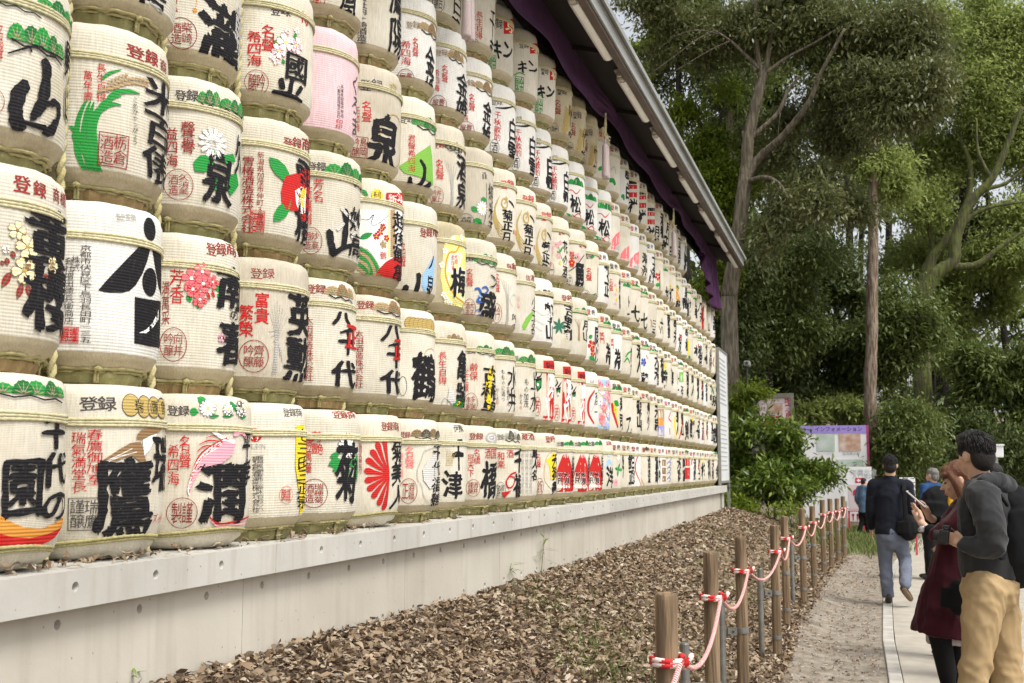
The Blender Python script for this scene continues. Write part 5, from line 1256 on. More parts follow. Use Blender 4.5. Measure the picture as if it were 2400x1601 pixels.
# fourth row
fB(4, 150, 178, 1170, 1265, '名聲', 'R', 0.0)
for q in range(5): fF(4, 195 + 7 * (q % 2), 1220 + 34 * q, 13, ('P', 'Y')[q % 2], 'Y')
fB(4, 220, 238, 1170, 1400, '金亀'); fP(4, 252, 302, 1188, 1245); fP(4, 318, 374, 1202, 1255); fB(4, 285, 302, 1290, 1480, 'ト一'); fB(4, 312, 372, 1370, 1485, '七'); fP(4, 385, 440, 1258, 1310); fB(4, 382, 432, 1420, 1540, '七'); fS(4, [(370, 1290, 5), (345, 1330, 6), (335, 1380, 5)], 'P')
crop('K')
fB(4, 505, 530, 30, 170, '三千'); fS(4, [(490, 30, 12), (500, 60, 16), (495, 90, 10)], 'n'); fB(4, 570, 595, 20, 150, '六'); fS(4, [(560, 80, 12), (570, 110, 16)], 'n'); fR(4, 605, 640, 30, 200, 's'); fB(4, 690, 700, 80, 290, '美の', 'N', 0.0); fB(4, 712, 738, 150, 310, '友'); fR(4, 720, 738, 150, 190, 'R'); fS(4, [(800, 190, 18), (790, 250, 24), (798, 310, 16)], 'Y'); fL(4, 795, 320, 815, 345, 24); fP(4, 800, 832, 108, 135); fB(4, 840, 870, 240, 320, '本'); fB(4, 872, 905, 235, 385, '春'); fP(4, 838, 872, 150, 180); fP(4, 872, 906, 168, 198); fS(4, [(880, 225, 8), (872, 250, 8)], 'R'); fB(4, 925, 940, 270, 440, '一'); fB(4, 958, 975, 290, 440, '心'); fS(4, [(1000, 330, 10), (992, 380, 14), (1003, 405, 8)], 'R'); fP(4, 975, 1005, 235, 262)
crop('J')
# fifth row
for a_, b_, c_, d_ in ((165, 232, 820, 1000), (232, 300, 925, 1095), (300, 378, 965, 1120)):
    M(5, a_, b_, c_, d_, pol([(a_ - 4, d_ - 10), (a_ + 4, c_ + 60), (a_ + (b_ - a_) * 0.5, c_ + 20), (b_ - 6, c_), (b_ - 4, c_ + 90), (a_ + (b_ - a_) * 0.5, c_ + 110), (a_ + 10, d_)], 'p')); M(5, a_, b_, c_, d_, pol([(a_ + 8, d_), (a_ + (b_ - a_) * 0.5, c_ + 112), (b_ - 4, c_ + 92), (b_ - 6, d_ + 20), (a_ + 20, d_ + 24)], 'S'))
fB(5, 395, 428, 980, 1170, '寿海'); fS(5, [(385, 1090, 6), (400, 1110, 8), (390, 1130, 6)], 'N'); fB(5, 440, 478, 1100, 1235, '心'); fF(5, 508, 1155, 30, 'R', 'W'); fL(5, 490, 1220, 525, 1210, 30); fB(5, 518, 530, 1120, 1310, '人'); fP(5, 545, 582, 1088, 1125); fB(5, 562, 600, 1240, 1370, '抹'); fF(5, 598, 1225, 22, 'Y', 'B'); fB(5, 596, 622, 1240, 1370, '栃'); fF(5, 640, 1255, 34, 'o', 'Y'); fF(5, 652, 1310, 30, 'o', 'Y'); fL(5, 645, 1220, 665, 1250, 26); fB(5, 640, 672, 1330, 1415, '菊'); fB(5, 688, 712, 1310, 1440, '雪'); fP(5, 718, 760, 1255, 1290); fB(5, 718, 755, 1320, 1480, '焔'); fP(5, 765, 795, 1300, 1332); fB(5, 790, 820, 1350, 1420, 'ノ'); fS(5, [(845, 1370, 16), (838, 1440, 26), (842, 1560, 22)], 'R'); fB(5, 828, 850, 1380, 1500, 'し'); fP(5, 868, 898, 1390, 1420); fB(5, 875, 892, 1490, 1560, '山')
# top row
fS(6, [(75, 370, 26), (95, 360, 30), (110, 380, 24)], 'G'); fS(6, [(110, 430, 18), (122, 450, 20)], 'G'); fS(6, [(150, 450, 30), (175, 450, 36), (190, 480, 24)], 'G'); fS(6, [(160, 370, 8), (185, 350, 10), (195, 400, 8)], 'S'); fS(6, [(242, 570, 22), (255, 560, 26), (258, 590, 20)], 'G')
for a_, c_ in ((290, 480), (360, 560), (425, 680)):
    fR(6, a_, a_ + 60, c_, c_ + 30, 'R'); fR(6, a_, a_ + 60, c_ + 55, c_ + 92, 'R'); fR(6, a_ + 2, a_ + 58, c_ - 30, c_ - 6, 'K'); fB(6, a_, a_ + 60, c_ + 105, c_ + 215, '祥')
fB(6, 482, 520, 780, 950, '月桂'); fB(6, 532, 572, 850, 1000, '冠'); fB(6, 590, 618, 930, 1045, '月'); fB(6, 655, 682, 960, 1110, '天鷹'); fB(6, 700, 715, 980, 1160, '吟雪'); fB(6, 730, 748, 1020, 1200, '雪山')
# names of the rows and of the places counted from the shed's far end
ROWN = {1: 'bottom row', 2: 'second row', 3: 'third row', 4: 'fourth row', 5: 'fifth row', 6: 'top row'}
ORDN = ['last', 'second to last', 'third to last', 'fourth to last', 'fifth to last', 'sixth to last', 'seventh to last', 'eighth to last', 'ninth to last', 'tenth to last', 'eleventh to last', 'twelfth to last', 'thirteenth to last', 'fourteenth to last', 'fifteenth to last', 'sixteenth to last', 'seventeenth to last', 'eighteenth to last', 'nineteenth to last']
_rf = random.Random(77)
_kan = '酒吟醸山川鶴亀松竹梅福寿大泉菊正宗白雪月花桜春富士金銀天地人'
for row in range(1, 7):
    cs = [c for (r, c) in BPOS if r == row and (r, c) not in DESIGN]
    got = {c: [] for c in cs}
    for pxc, e in FAR[row]:
        best = None
        for c in sorted(c for (r, c) in BPOS if r == row):
            if pxc <= REDGE[row, c]:
                best = c; break
        if best in got: got[best].append(e)
    for c in cs:
        x, y, z = BPOS[row, c]
        els = got[c]
        # each barrel also carries its small registration marks and side letters
        rc = (lambda t, v, s_, chs, col, part, bold: (lambda p: p_local(p, t, v, s_, chs, col, part, bold),))
        els = list(els)
        side = _rf.choice(['R', 'R', 'D', 'S', 'k'])
        els.append(rc(-52, 0.36, 0.075, ''.join(_rf.sample(_kan, _rf.choice([2, 3]))), side, 'side_lettering', 0.012))
        els.append(rc(-34, 0.545, 0.06, '登', _rf.choice(['D', 'k', 'R']), 'top_lettering', 0.01)); els.append(rc(-19, 0.545, 0.06, '録', 'k', 'top_lettering', 0.01))
        if len(got[c]) < 2: els.append(rc(-4, 0.30, 0.17, ''.join(_rf.sample(_kan, 2)), 'K', 'brand_lettering', 0.04))
        if _rf.random() < 0.4: els.append(rc(-66, 0.25, 0.10, '酒', 'D', 'seal', 0.0))
        k = LAST[row] - c
        bits = []
        DESIGN[row, c] = dict(label='%s sake barrel in the %s, %s before the far end' % (('cream', 'pale')[c % 2], ROWN[row], ORDN[k]) if k else 'cream sake barrel in the %s, last at the far end' % ROWN[row], el=els, mat=_rf.choice(['cream', 'cream', 'white', 'fine']))
def p_local(p, tdeg, zc, size, chs, col, part, bold):
    """vertical text placed directly on the barrel at an angle and height"""
    s0 = math.radians(tdeg) * BR
    n = len(chs)
    for i, ch in enumerate(chs):
        co, F = glyph(ch, bold, 1)
        zz = zc + (n - 1) * size * 0.5 - i * size
        p.emit(part, co * size * np.array([0.95, 0.98]) + np.array([s0, zz]), F, col, 0.0)

BARREL = {}
for (row, c), (x, y, z) in sorted(BPOS.items()):
    dz = DESIGN.get((row, c), {})
    kind = dz.get('shape', 'foot1' if row == 1 else 'foot')
    var = (row * 5 + c * 3) % NVAR
    e = empty('sake_barrel', (x, y, z))
    _tr = random.Random(row * 100 + c)
    e.rotation_euler = (_tr.uniform(-0.010, 0.010), _tr.uniform(-0.010, 0.012), 0.0)
    tag(e, dz.get('label', 'barrel'), 'barrel', 'sake barrels stacked under the roof')
    body = obj('straw_body', BODY[kind, var], e)
    body.material_slots[0].link = 'OBJECT'; body.material_slots[0].material = M_mat[dz.get('mat', 'cream')]
    if kind != 'round':
        s = obj('straw_skirt', SKIRT[kind, var], e)
        s.material_slots[0].link = 'OBJECT'; s.material_slots[0].material = dz.get('skirt', M_skirt)
        obj('foot', FOOT[kind, var], e)
    obj('rope_band', BAND[kind, var % 3], e)
    obj('foot_rope', FBAND[kind, var % 3], e)
    BARREL[row, c] = e
    if dz.get('el'):
        make_prints(e, row, c, PROFS[kind], var, dz['el'], z)
bpy.data.objects.remove(_txto)
bpy.data.curves.remove(_txt)

# ================================================================== SHED ROOF, LAMPS, CURTAIN
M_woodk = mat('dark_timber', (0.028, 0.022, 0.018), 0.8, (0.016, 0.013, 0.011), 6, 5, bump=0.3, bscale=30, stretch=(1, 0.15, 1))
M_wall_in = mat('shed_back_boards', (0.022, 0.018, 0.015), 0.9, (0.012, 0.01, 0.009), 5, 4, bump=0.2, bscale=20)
M_fascia = mat('grey_sheet_metal', (0.42, 0.43, 0.41), 0.45, (0.30, 0.30, 0.28), 4, 6, metal=0.35, spec=0.5, stretch=(1, 0.2, 1))
M_brownmetal = mat('brown_channel', (0.10, 0.065, 0.045), 0.5, (0.06, 0.04, 0.03), 6, 4)
M_lampw = mat('lamp_cover', (0.90, 0.89, 0.85), 0.25, (0.82, 0.80, 0.75), 5, 3, spec=0.5)
M_lampb = mat('lamp_socket', (0.50, 0.46, 0.38), 0.6, (0.36, 0.32, 0.26), 8, 3)
M_purple = mat('purple_cloth', (0.060, 0.016, 0.060), 0.9, (0.038, 0.010, 0.040), 7, 5, bump=0.25, bscale=300)
M_cord = mat('lacing_cord', (0.55, 0.50, 0.30), 0.9, (0.36, 0.31, 0.16), 30, 3)
M_tassel = mat('tassel_thread', (0.50, 0.42, 0.40), 0.8, (0.38, 0.30, 0.30), 12, 4, stretch=(40, 40, 1), bump=0.3, bscale=60)
RY0, RY1 = 1.2, 21.15
roof = tag(empty('shed_roof', (-2.4, 11, 5.4)), 'dark timber eave with pale grey metal edge above the barrels', 'roof')
def rp(o):
    o.matrix_parent_inverse = Matrix.Translation((2.4, -11, -5.4)); return o
b = MB(); b.box((-1.955, (RY0 + RY1) / 2, 5.37), (0.02, RY1 - RY0, 0.105)); b.box((-1.985, (RY0 + RY1) / 2, 5.423), (0.10, RY1 - RY0 + 0.02, 0.012))
rp(b.build('fascia', M_fascia, roof))
b = MB(); b.box((-2.0, (RY0 + RY1) / 2, 5.300), (0.065, RY1 - RY0 - 0.01, 0.035))
rp(b.build('lamp_channel', M_brownmetal, roof))
def slab(p0, p1, y0, y1, t, name, m):
    """board in the roof slope from p0=(x,z) to p1=(x,z)"""
    b = MB()
    (x0, z0), (x1, z1) = p0, p1
    V = [(x0, y0, z0), (x1, y0, z1), (x1, y1, z1), (x0, y1, z0), (x0, y0, z0 + t), (x1, y0, z1 + t), (x1, y1, z1 + t), (x0, y1, z0 + t)]
    b.add(V, [(0, 3, 2, 1), (4, 5, 6, 7), (0, 1, 5, 4), (1, 2, 6, 5), (2, 3, 7, 6), (3, 0, 4, 7)])
    return rp(b.build(name, m, roof))
lamp_end = [9.81, 11.745, 13.67, 15.65, 17.59, 19.44, 21.08]
yb = [RY0] + [0.14 + 1.935 * k for k in range(1, 11)] + [RY1]
for y0, y1 in zip(yb[:-1], yb[1:]):
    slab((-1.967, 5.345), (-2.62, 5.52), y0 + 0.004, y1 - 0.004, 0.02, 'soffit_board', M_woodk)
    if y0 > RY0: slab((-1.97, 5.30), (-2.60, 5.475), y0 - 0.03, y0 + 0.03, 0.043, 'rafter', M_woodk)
slab((-1.90, 5.432), (-3.9, 5.98), RY0, RY1 + 0.05, 0.05, 'roof_sheet', M_fascia)
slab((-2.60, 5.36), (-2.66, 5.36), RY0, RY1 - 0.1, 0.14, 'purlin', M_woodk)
shed = tag(empty('shed_back_wall', (-3.2, 11, 1.2)), 'dark boarded back of the barrel shed, seen in the gaps', 'wall')
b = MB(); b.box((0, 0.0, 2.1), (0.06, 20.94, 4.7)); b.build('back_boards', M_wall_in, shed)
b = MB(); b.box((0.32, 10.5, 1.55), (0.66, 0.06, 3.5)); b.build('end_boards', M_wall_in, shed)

# strip lamps under the eave
def lamp():
    root = empty('strip_lamp')
    b = MB()
    prof = [(-0.045, 0.03), (-0.048, 0.0), (-0.038, -0.026), (-0.015, -0.038), (0.015, -0.038), (0.038, -0.026), (0.048, 0.0), (0.045, 0.03)]
    n = len(prof)
    V = [(x, y, z) for y in (-1.30, 0.0) for x, z in prof]
    F = [(k, k + n, (k + 1) % n + n, (k + 1) % n) for k in range(n)] + [tuple(range(n)), tuple(reversed(range(n, 2 * n)))]
    b.add(V, F); b.build('diffuser', M_lampw, root)
    b = MB(); b.box((0, -1.36, 0.0), (0.07, 0.07, 0.075), bev=0.015); b.box((0, -1.425, 0.012), (0.05, 0.05, 0.06), bev=0.015); b.box((0, -1.37, 0.045), (0.09, 0.17, 0.018)); b.build('socket', M_lampb, root)
    b = MB(); b.box((0, -0.65, 0.052), (0.055, 1.5, 0.03)); b.build('mounting_rail', M_brownmetal, root)
    return root
lamp0 = lamp()
lnames = ['nearest strip lamp under the eave, its near end cut by the frame', 'second white strip lamp under the eave from the viewer', 'third white strip lamp under the eave from the viewer', 'fourth white strip lamp under the eave from the viewer',
          'third to last white strip lamp under the eave', 'second to last white strip lamp under the eave', 'last small white strip lamp at the far tip of the eave']
for i, y in enumerate(lamp_end):
    o = lamp0 if i == 0 else copy_tree(lamp0)
    o.location = (-2.08, y, 5.318)
    tag(o, lnames[i], 'lamp', 'strip lamps under the eave')

# purple curtain: laced along the top, gathered up at the tassels, hanging free at the far end
XCUR = -2.42
_ct = [(1100, -130), (1180, 0), (1200, 27), (1267, 98), (1334, 201), (1379, 254), (1419, 282), (1450, 339), (1486, 388), (1506, 404), (1516, 412), (1539, 464), (1579, 501), (1602, 536), (1632, 582), (1645, 660), (1667, 725), (1681, 728)]
_cp = [at_x(x, y, XCUR) for x, y in _ct]
cy_ = np.array([p[1] for p in _cp]); cz_ = np.array([p[2] for p in _cp])
o_ = np.argsort(cy_); cy_, cz_ = cy_[o_], cz_[o_]
ZTOP = 1.58 + 1.6105 * abs(XCUR)
ties = [at_x(1098, -20, XCUR)[1], at_x(1419, 282, XCUR)[1], at_x(1579, 501, XCUR)[1], at_x(1634, 583, XCUR)[1]]
cur_t = tag(empty('curtain', (XCUR, 12, ZTOP)), 'purple curtain laced under the eave and gathered up in swags', 'curtain')
NYc, NZc = 420, 22
Yc = np.linspace(5.0, float(cy_[-1]), NYc)
zb = np.interp(Yc, cy_, cz_)
zb = np.where(Yc < cy_[0], cz_[0], zb)
V = []
for i, y in enumerate(Yc):
    dt = min(abs(y - t) for t in ties)
    for j in range(NZc):
        v = j / (NZc - 1)
        z = ZTOP + (zb[i] - ZTOP) * v
        gather = math.exp(-(dt / 0.5) ** 2)
        x = XCUR + 0.05 * v + 0.03 * v * math.sin(v * 9 + y * 2.0) * (0.3 + gather) + 0.012 * v * math.sin(y * 4.3 + v * 2) + 0.02 * gather * math.sin(v * 26 + y * 2)
        if y > ties[-1]:
            x += 0.05 * v * math.sin((y - ties[-1]) * 11 + v * 1.5) + 0.02 * v * math.sin((y - ties[-1]) * 23)
        V.append((x - XCUR, y - 12, z - ZTOP))
F = [(i * NZc + j, (i + 1) * NZc + j, (i + 1) * NZc + j + 1, i * NZc + j + 1) for i in range(NYc - 1) for j in range(NZc - 1)]
o = obj('cloth', new_mesh('cloth', V, F, [M_purple], None, True), cur_t)
md = o.modifiers.new('thickness', 'SOLIDIFY'); md.thickness = 0.004
b = MB()
yy = 5.2
while yy < 21.2:
    b.tube([(0.005, yy - 12, 0.006), (0.018, yy + 0.08 - 12, 0.012), (0.008, yy + 0.19 - 12, 0.004)], 0.008, 5)
    yy += 0.235
b.tube([(-0.005, 5 - 12, 0.02), (-0.005, 21.3 - 12, 0.02)], 0.006, 5)
b.build('lacing', M_cord, cur_t)

def tassel(px, py, name_label, sc=1.0):
    p = at_x(px, py, XCUR + 0.10)
    r = empty('tassel', tuple(p))
    tag(r, name_label, 'tassel', 'pale tassels on the curtain')
    b = MB()
    b.tube([(0, 0, 0.25), (0.004, 0.01, 0.12), (0, 0, 0.0)], 0.009, 6); b.tube([(0, 0.02, 0.25), (-0.004, -0.012, 0.12), (0, 0, 0.0)], 0.009, 6)
    for s_ in (-1, 1):
        b.tube([(0, 0, 0), (0.01, s_ * 0.09, 0.03), (0.01, s_ * 0.17, 0.05), (0.0, s_ * 0.19, 0.035), (0.012, s_ * 0.12, -0.005), (0, 0, 0)], 0.0085, 6)
    b.box((0, 0, 0), (0.035, 0.045, 0.04), bev=0.012)
    b.build('bow', M_cord, r, smooth=True)
    for s_ in (-1, 1):
        b = MB()
        b.tube([(0, s_ * 0.01, 0), (0, s_ * 0.032, -0.06), (0, s_ * 0.036, -0.09)], 0.008, 6)
        b.lathe([(0.012, -0.42), (0.030, -0.42), (0.033, -0.40), (0.028, -0.2), (0.026, -0.10), (0.020, -0.085), (0.008, -0.075)], 12, (0, s_ * 0.038, 0))
        b.build('tassel_skirt', M_tassel, r, smooth=True)
    r.scale = (sc, sc, sc)
tassel(1098, -52, 'pale double tassel cut off by the top of the frame', 1.0)
tassel(1419, 322, 'pale double tassel with bow hanging by the wheat barrels', 1.0)
tassel(1579, 531, 'pale double tassel with bow nearest the far end of the curtain', 1.0)

# heavy twisted straw ropes tied down between the barrel columns
M_hvyrope = mat('twisted_straw', (0.50, 0.45, 0.24), 0.9, (0.36, 0.31, 0.14), 20, 3, bump=0.5, bscale=150)
hv = MB()
P0, P1 = [], []
for k in range(200):
    t = k / 199; z = 3.93 * t; a = z * 2 * math.pi / 0.10
    P0.append((0.009 * math.cos(a), 0.009 * math.sin(a), z)); P1.append((-0.009 * math.cos(a), -0.009 * math.sin(a), z))
hv.tube(P0, 0.0105, 7); hv.tube(P1, 0.0105, 7)
hvm = new_mesh('twisted_rope', hv.v, hv.f, [M_hvyrope], None, True)
onm = ['first and second', 'second and third', 'third and fourth', 'fourth and fifth', 'fifth and sixth', 'sixth and seventh', 'seventh and eighth', 'eighth and ninth']
for k in range(8):
    r = obj('twisted_rope', hvm, None, (BXC + 0.10, Y_C0 + (k + 0.5) * PITCH_Y, Z_LEDGE))
    tag(r, 'thick twisted straw rope between the %s barrel columns from the left' % onm[k], 'rope', 'tie ropes between barrel columns')

# tall notice board at the far end of the shed
M_board = mat('notice_board_white', (0.74, 0.76, 0.76), 0.4, (0.66, 0.68, 0.68), 3, 4, spec=0.5)
M_boardfr = mat('notice_board_frame', (0.35, 0.34, 0.31), 0.5, (0.25, 0.24, 0.22), 6, 3, metal=0.4)
M_boardtx = mat('notice_print', (0.36, 0.38, 0.38), 0.8)
nb = tag(empty('notice_board', (-2.46, 21.82, 1.2)), 'tall narrow white notice board at the far end of the barrel wall', 'notice board')
b = MB(); b.box((0, 0, 1.36), (0.03, 1.36, 2.44), bev=0.006); b.build('panel', M_board, nb)
b = MB()
for s_ in (-1, 1): b.box((0, s_ * 0.70, 1.30), (0.05, 0.05, 2.62))
b.box((0, 0, 2.60), (0.05, 1.36, 0.04)); b.box((0, 0, 0.12), (0.05, 1.36, 0.04))
for s_ in (-1, 1): b.box((0, s_ * 0.70, -0.25), (0.05, 0.05, 0.5))
b.build('frame', M_boardfr, nb)
b = MB(); rb = random.Random(3)
for k in range(26):
    z = 2.42 - k * 0.083
    if 11 <= k <= 12: continue
    L_ = 1.1 * rb.uniform(0.75, 1.0)
    b.box((0.017, -0.58 + L_ / 2, z), (0.003, L_, 0.018 if k > 12 else 0.03))
b.build('printed_lines', M_boardtx, nb)

# ================================================================== ROPE FENCE
M_post = mat('weathered_post_wood', (0.30, 0.21, 0.125), 0.85, (0.13, 0.09, 0.055), 4.0, 9, bump=0.8, bscale=14, stretch=(8, 8, 0.5), rnd=0.18, lo=0.38, hi=0.62)
M_steel = mat('galvanised_steel', (0.30, 0.30, 0.28), 0.45, (0.20, 0.19, 0.17), 12, 5, metal=0.7, spec=0.5)
M_red = mat('rope_red', (0.62, 0.03, 0.03), 0.7, (0.48, 0.02, 0.02), 60, 2, bump=0.3, bscale=500)
M_white = mat('rope_white', (0.80, 0.70, 0.66), 0.75, (0.72, 0.60, 0.55), 60, 2, bump=0.3, bscale=500)
def post_mesh(h, r, seed):
    rr = random.Random(seed)
    n = 20; V, F = [], []
    crack = rr.randrange(n)
    zs = [-0.25, 0.0, 0.2, 0.5, 0.8, h - 0.015, h - 0.004, h]
    rs = [1, 1.0, 0.995, 0.99, 0.985, 0.985, 0.95, 0.86]
    for z, q in zip(zs, rs):
        for k in range(n):
            a = 2 * math.pi * k / n
            d = 0.80 if k == crack and z > 0.3 else (0.9 if k == (crack + 9) % n and z > 0.6 else 1.0)
            x = r * q * d * (1 + rr.uniform(-0.012, 0.012))
            V.append((x * math.cos(a), x * math.sin(a), z + (rr.uniform(-0.003, 0.003) if z > 0.9 else 0)))
    for i in range(len(zs) - 1):
        for k in range(n):
            F.append((i * n + k, i * n + (k + 1) % n, (i + 1) * n + (k + 1) % n, (i + 1) * n + k))
    F.append(tuple(range((len(zs) - 1) * n, len(zs) * n)))
    return new_mesh('shaft', V, F, [M_post], None, False)
def collar(b, r, z, h):
    n = 18
    prof = [(r, z - h / 2), (r + 0.004, z - h / 2), (r + 0.004, z + h / 2), (r, z + h / 2)]
    V = [(q * math.cos(2 * math.pi * k / n), q * math.sin(2 * math.pi * k / n), zz) for q, zz in prof for k in range(n)]
    b.add(V, [(i * n + k, i * n + (k + 1) % n, ((i + 1) % 4) * n + (k + 1) % n, ((i + 1) % 4) * n + k) for i in range(4) for k in range(n)])
ords = ['first', 'second', 'third', 'fourth', 'fifth', 'sixth', 'seventh', 'eighth', 'ninth', 'tenth', 'eleventh']
PR = 0.0375
ZL = []
fr = random.Random(9)
for i, (x, y, zt) in enumerate(FENCE):
    g = float(ground_z(x, y)) - 0.02
    lab = ('%s weathered wooden fence post from the viewer, with red and white rope' % ords[i]) if i < 10 else 'last weathered wooden fence post at the far end of the rope'
    p = tag(empty('fence_post', (x, y, g)), lab, 'fence post', 'wooden posts of the rope fence')
    h = zt - g
    obj('shaft', post_mesh(h, PR * fr.uniform(0.96, 1.04), i), p)
    b = MB(); zc = 0.58 - fr.uniform(0, 0.04)
    collar(b, PR, zc, 0.035); b.build('clamp_band', M_steel, p)
    b = MB(); collar(b, PR, 0.2, 0.03); b.build('clamp_band', M_steel, p)
    if i in (1, 2, 3, 5, 6, 8, 10):
        ox, oy = -0.115, -0.10
        b = MB(); ph = 0.80 + fr.uniform(-0.05, 0.05)
        b.tube([(ox, oy, -0.2), (ox, oy, ph - 0.006), (ox, oy, ph)], [0.0225, 0.0225, 0.02], 14)
        b.build('steel_stake', M_steel, p, smooth=False)
        b = MB()
        n = 14
        b.tube([(ox, oy, zc - 0.05), (ox, oy, zc + 0.03)], 0.0265, 14)
        b.box((ox * 0.5, oy * 0.5, zc - 0.005), (0.07, 0.012, 0.05), rz=math.atan2(oy, ox))
        b.tube([(ox * 0.45 - 0.02, oy * 0.45 + 0.03, zc), (ox * 0.45 + 0.02, oy * 0.45 - 0.04, zc)], 0.008, 6)
        b.tube([(ox * 0.62 - 0.02, oy * 0.62 + 0.03, zc - 0.02), (ox * 0.62 + 0.02, oy * 0.62 - 0.04, zc - 0.02)], 0.008, 6)
        b.build('stake_clamp', M_steel, p)
    ZL.append(zt - 0.21)
rope = tag(empty('barrier_rope', (FENCE[0][0], FENCE[0][1], 0)), 'red and white twisted rope strung along the wooden fence posts', 'rope')
def striped(P, r, name, k_=1.0):
    P = np.asarray(P, float)
    b = MB(); n = 8
    b.tube(P, r, n, cap=True, twist=0.0)
    nq = (len(P) - 1) * n
    for q in range(nq):
        i, k = divmod(q, n)
        b.m[q] = 0 if ((k + i * k_) % 8) < 4 else 1
    o = b.build(name, [M_red, M_white], rope, smooth=True)
    o.matrix_parent_inverse = Matrix.Translation((-FENCE[0][0], -FENCE[0][1], 0))
pts = [(-0.56, 1.85, 1.17)] + [(x, y, z) for (x, y, z) in FENCE]
zl = [0.965] + ZL
for i in range(len(pts) - 1):
    a = np.array([pts[i][0] + 0.045, pts[i][1] - 0.0, zl[i]]); c = np.array([pts[i + 1][0] + 0.045, pts[i + 1][1], zl[i + 1]])
    n = 420 if i < 4 else 200
    P = []
    for k in range(n + 1):
        t = k / n
        q = a + (c - a) * t
        q[2] -= 0.13 * 4 * t * (1 - t) * (1.0 if i else 0.8)
        P.append(q)
    striped(P, 0.0092, 'rope_span', 2.0)
for i, (x, y, zt) in enumerate(FENCE):
    # two turns round the post and a knot on the path side
    P = []
    n = 80
    for k in range(n + 1):
        a = -0.3 + 2 * 2 * math.pi * k / n
        P.append((x + (PR + 0.012) * math.cos(a), y + (PR + 0.012) * math.sin(a), ZL[i] + 0.014 - 0.026 * k / n))
    striped(P, 0.0095, 'rope_lashing')
    P = []
    for k in range(26):
        a = 2 * math.pi * k / 25
        P.append((x + PR + 0.03 + 0.012 * math.sin(a), y - 0.005 + 0.022 * math.cos(a), ZL[i] + 0.018 * math.sin(a)))
    striped(P, 0.0095, 'rope_knot')

# ================================================================== LEAVES, TREES, SHRUBS, GRASS
def at_ground(px, py):
    d = ray(px, py)
    t = 2.0
    for _ in range(400):
        p = cam_c + d * t
        h = p[2] - float(ground_z(p[0], p[1]))
        if h < 0.004: return p
        t += max(0.02, h * 0.5)
    return p
NR = np.random.default_rng(5)
def unit(v): return v / (np.linalg.norm(v, axis=-1, keepdims=True) + 1e-9)
def leaf_quads(C, D, Nn, L, W, fold=0.25):
    """folded rhombus leaves: base C, direction D, face normal Nn, length L, width W -> verts, quads"""
    S = unit(np.cross(D, Nn))
    Nn = np.cross(S, D)
    L = L[:, None]; W = W[:, None]
    base, tip = C, C + D * L
    mid = C + D * L * 0.45
    a = mid + S * W * 0.5 + Nn * W * fold; b = mid - S * W * 0.5 + Nn * W * fold
    V = np.stack([base, a, tip, b], 1).reshape(-1, 3)
    n = len(C)
    F = np.arange(n * 4).reshape(n, 4)
    return V, F
def flat_leaves(P, L, W, curl, rng, tilt=0.5):
    """dry leaves lying about: eight-point curled blades"""
    n = len(P)
    yaw = rng.uniform(0, 2 * np.pi, n)
    D = np.stack([np.cos(yaw), np.sin(yaw), rng.normal(0, tilt * 0.6, n)], 1); D = unit(D)
    U = unit(np.stack([rng.normal(0, tilt, n), rng.normal(0, tilt, n), np.ones(n)], 1))
    S = unit(np.cross(D, U)); U = np.cross(S, D)
    st_ = [(0.0, 0.06), (0.32, 0.92), (0.68, 0.8), (1.0, 0.05)]
    V = np.zeros((n, 8, 3))
    cv = rng.normal(0, 1, n)[:, None] * curl
    cw = np.abs(rng.normal(0, 1, n))[:, None] * curl * 1.4
    for i, (t, w) in enumerate(st_):
        c = P + D * (L * (t - 0.5))[:, None] + U * (cv * L[:, None] * (4 * (t - 0.5) ** 2))
        e = S * (W * w * 0.5)[:, None]
        up = U * cw * W[:, None] * w
        V[:, 2 * i] = c + e + up; V[:, 2 * i + 1] = c - e + up
    F = np.array([[0, 1, 3, 2], [2, 3, 5, 4], [4, 5, 7, 6]])
    F = (np.arange(n)[:, None, None] * 8 + F[None]).reshape(-1, 4)
    return V.reshape(-1, 3), F
M_dead = mat('fallen_leaf', (1, 1, 1), 0.7, None, island=[(0.050, 0.030, 0.018), (0.18, 0.115, 0.065), (0.36, 0.27, 0.175), (0.10, 0.06, 0.034), (0.50, 0.42, 0.32), (0.25, 0.17, 0.10), (0.065, 0.042, 0.026), (0.40, 0.31, 0.21), (0.15, 0.10, 0.06)], trans=0.12, spec=0.35)
def litter(n, xr, yr, Lr, zoff, name, label, dens=None, wr=(0.30, 0.5), curl=0.24, tilt=0.55):
    X = NR.uniform(xr[0], xr[1], n); Y = NR.uniform(yr[0], yr[1], n)
    if dens is not None:
        k = NR.uniform(0, 1, n) < dens(X, Y); X, Y = X[k], Y[k]
    Z = ground_z(X, Y) + NR.uniform(0.004, zoff, len(X))
    L = NR.uniform(*Lr, len(X)); W = L * NR.uniform(*wr, len(X))
    return flat_leaves(np.stack([X, Y, Z], 1), L, W, curl, NR, tilt)
def merge(parts):
    Vs, Fs, b = [], [], 0
    for V, F in parts:
        Vs.append(V); Fs.append(F + b); b += len(V)
    return np.concatenate(Vs), np.concatenate(Fs)
def bankmask(X, Y): return (X < fence_x(Y) + 0.12) & (X > X_WALL + 0.01)
def vergemask(X, Y):
    return np.where((X > fence_x(Y) - 0.1) & (X < kerb_x(Y) - 0.03), np.clip(0.75 - 0.2 * np.sin(Y * 3 + X * 5), 0.2, 1), 0)
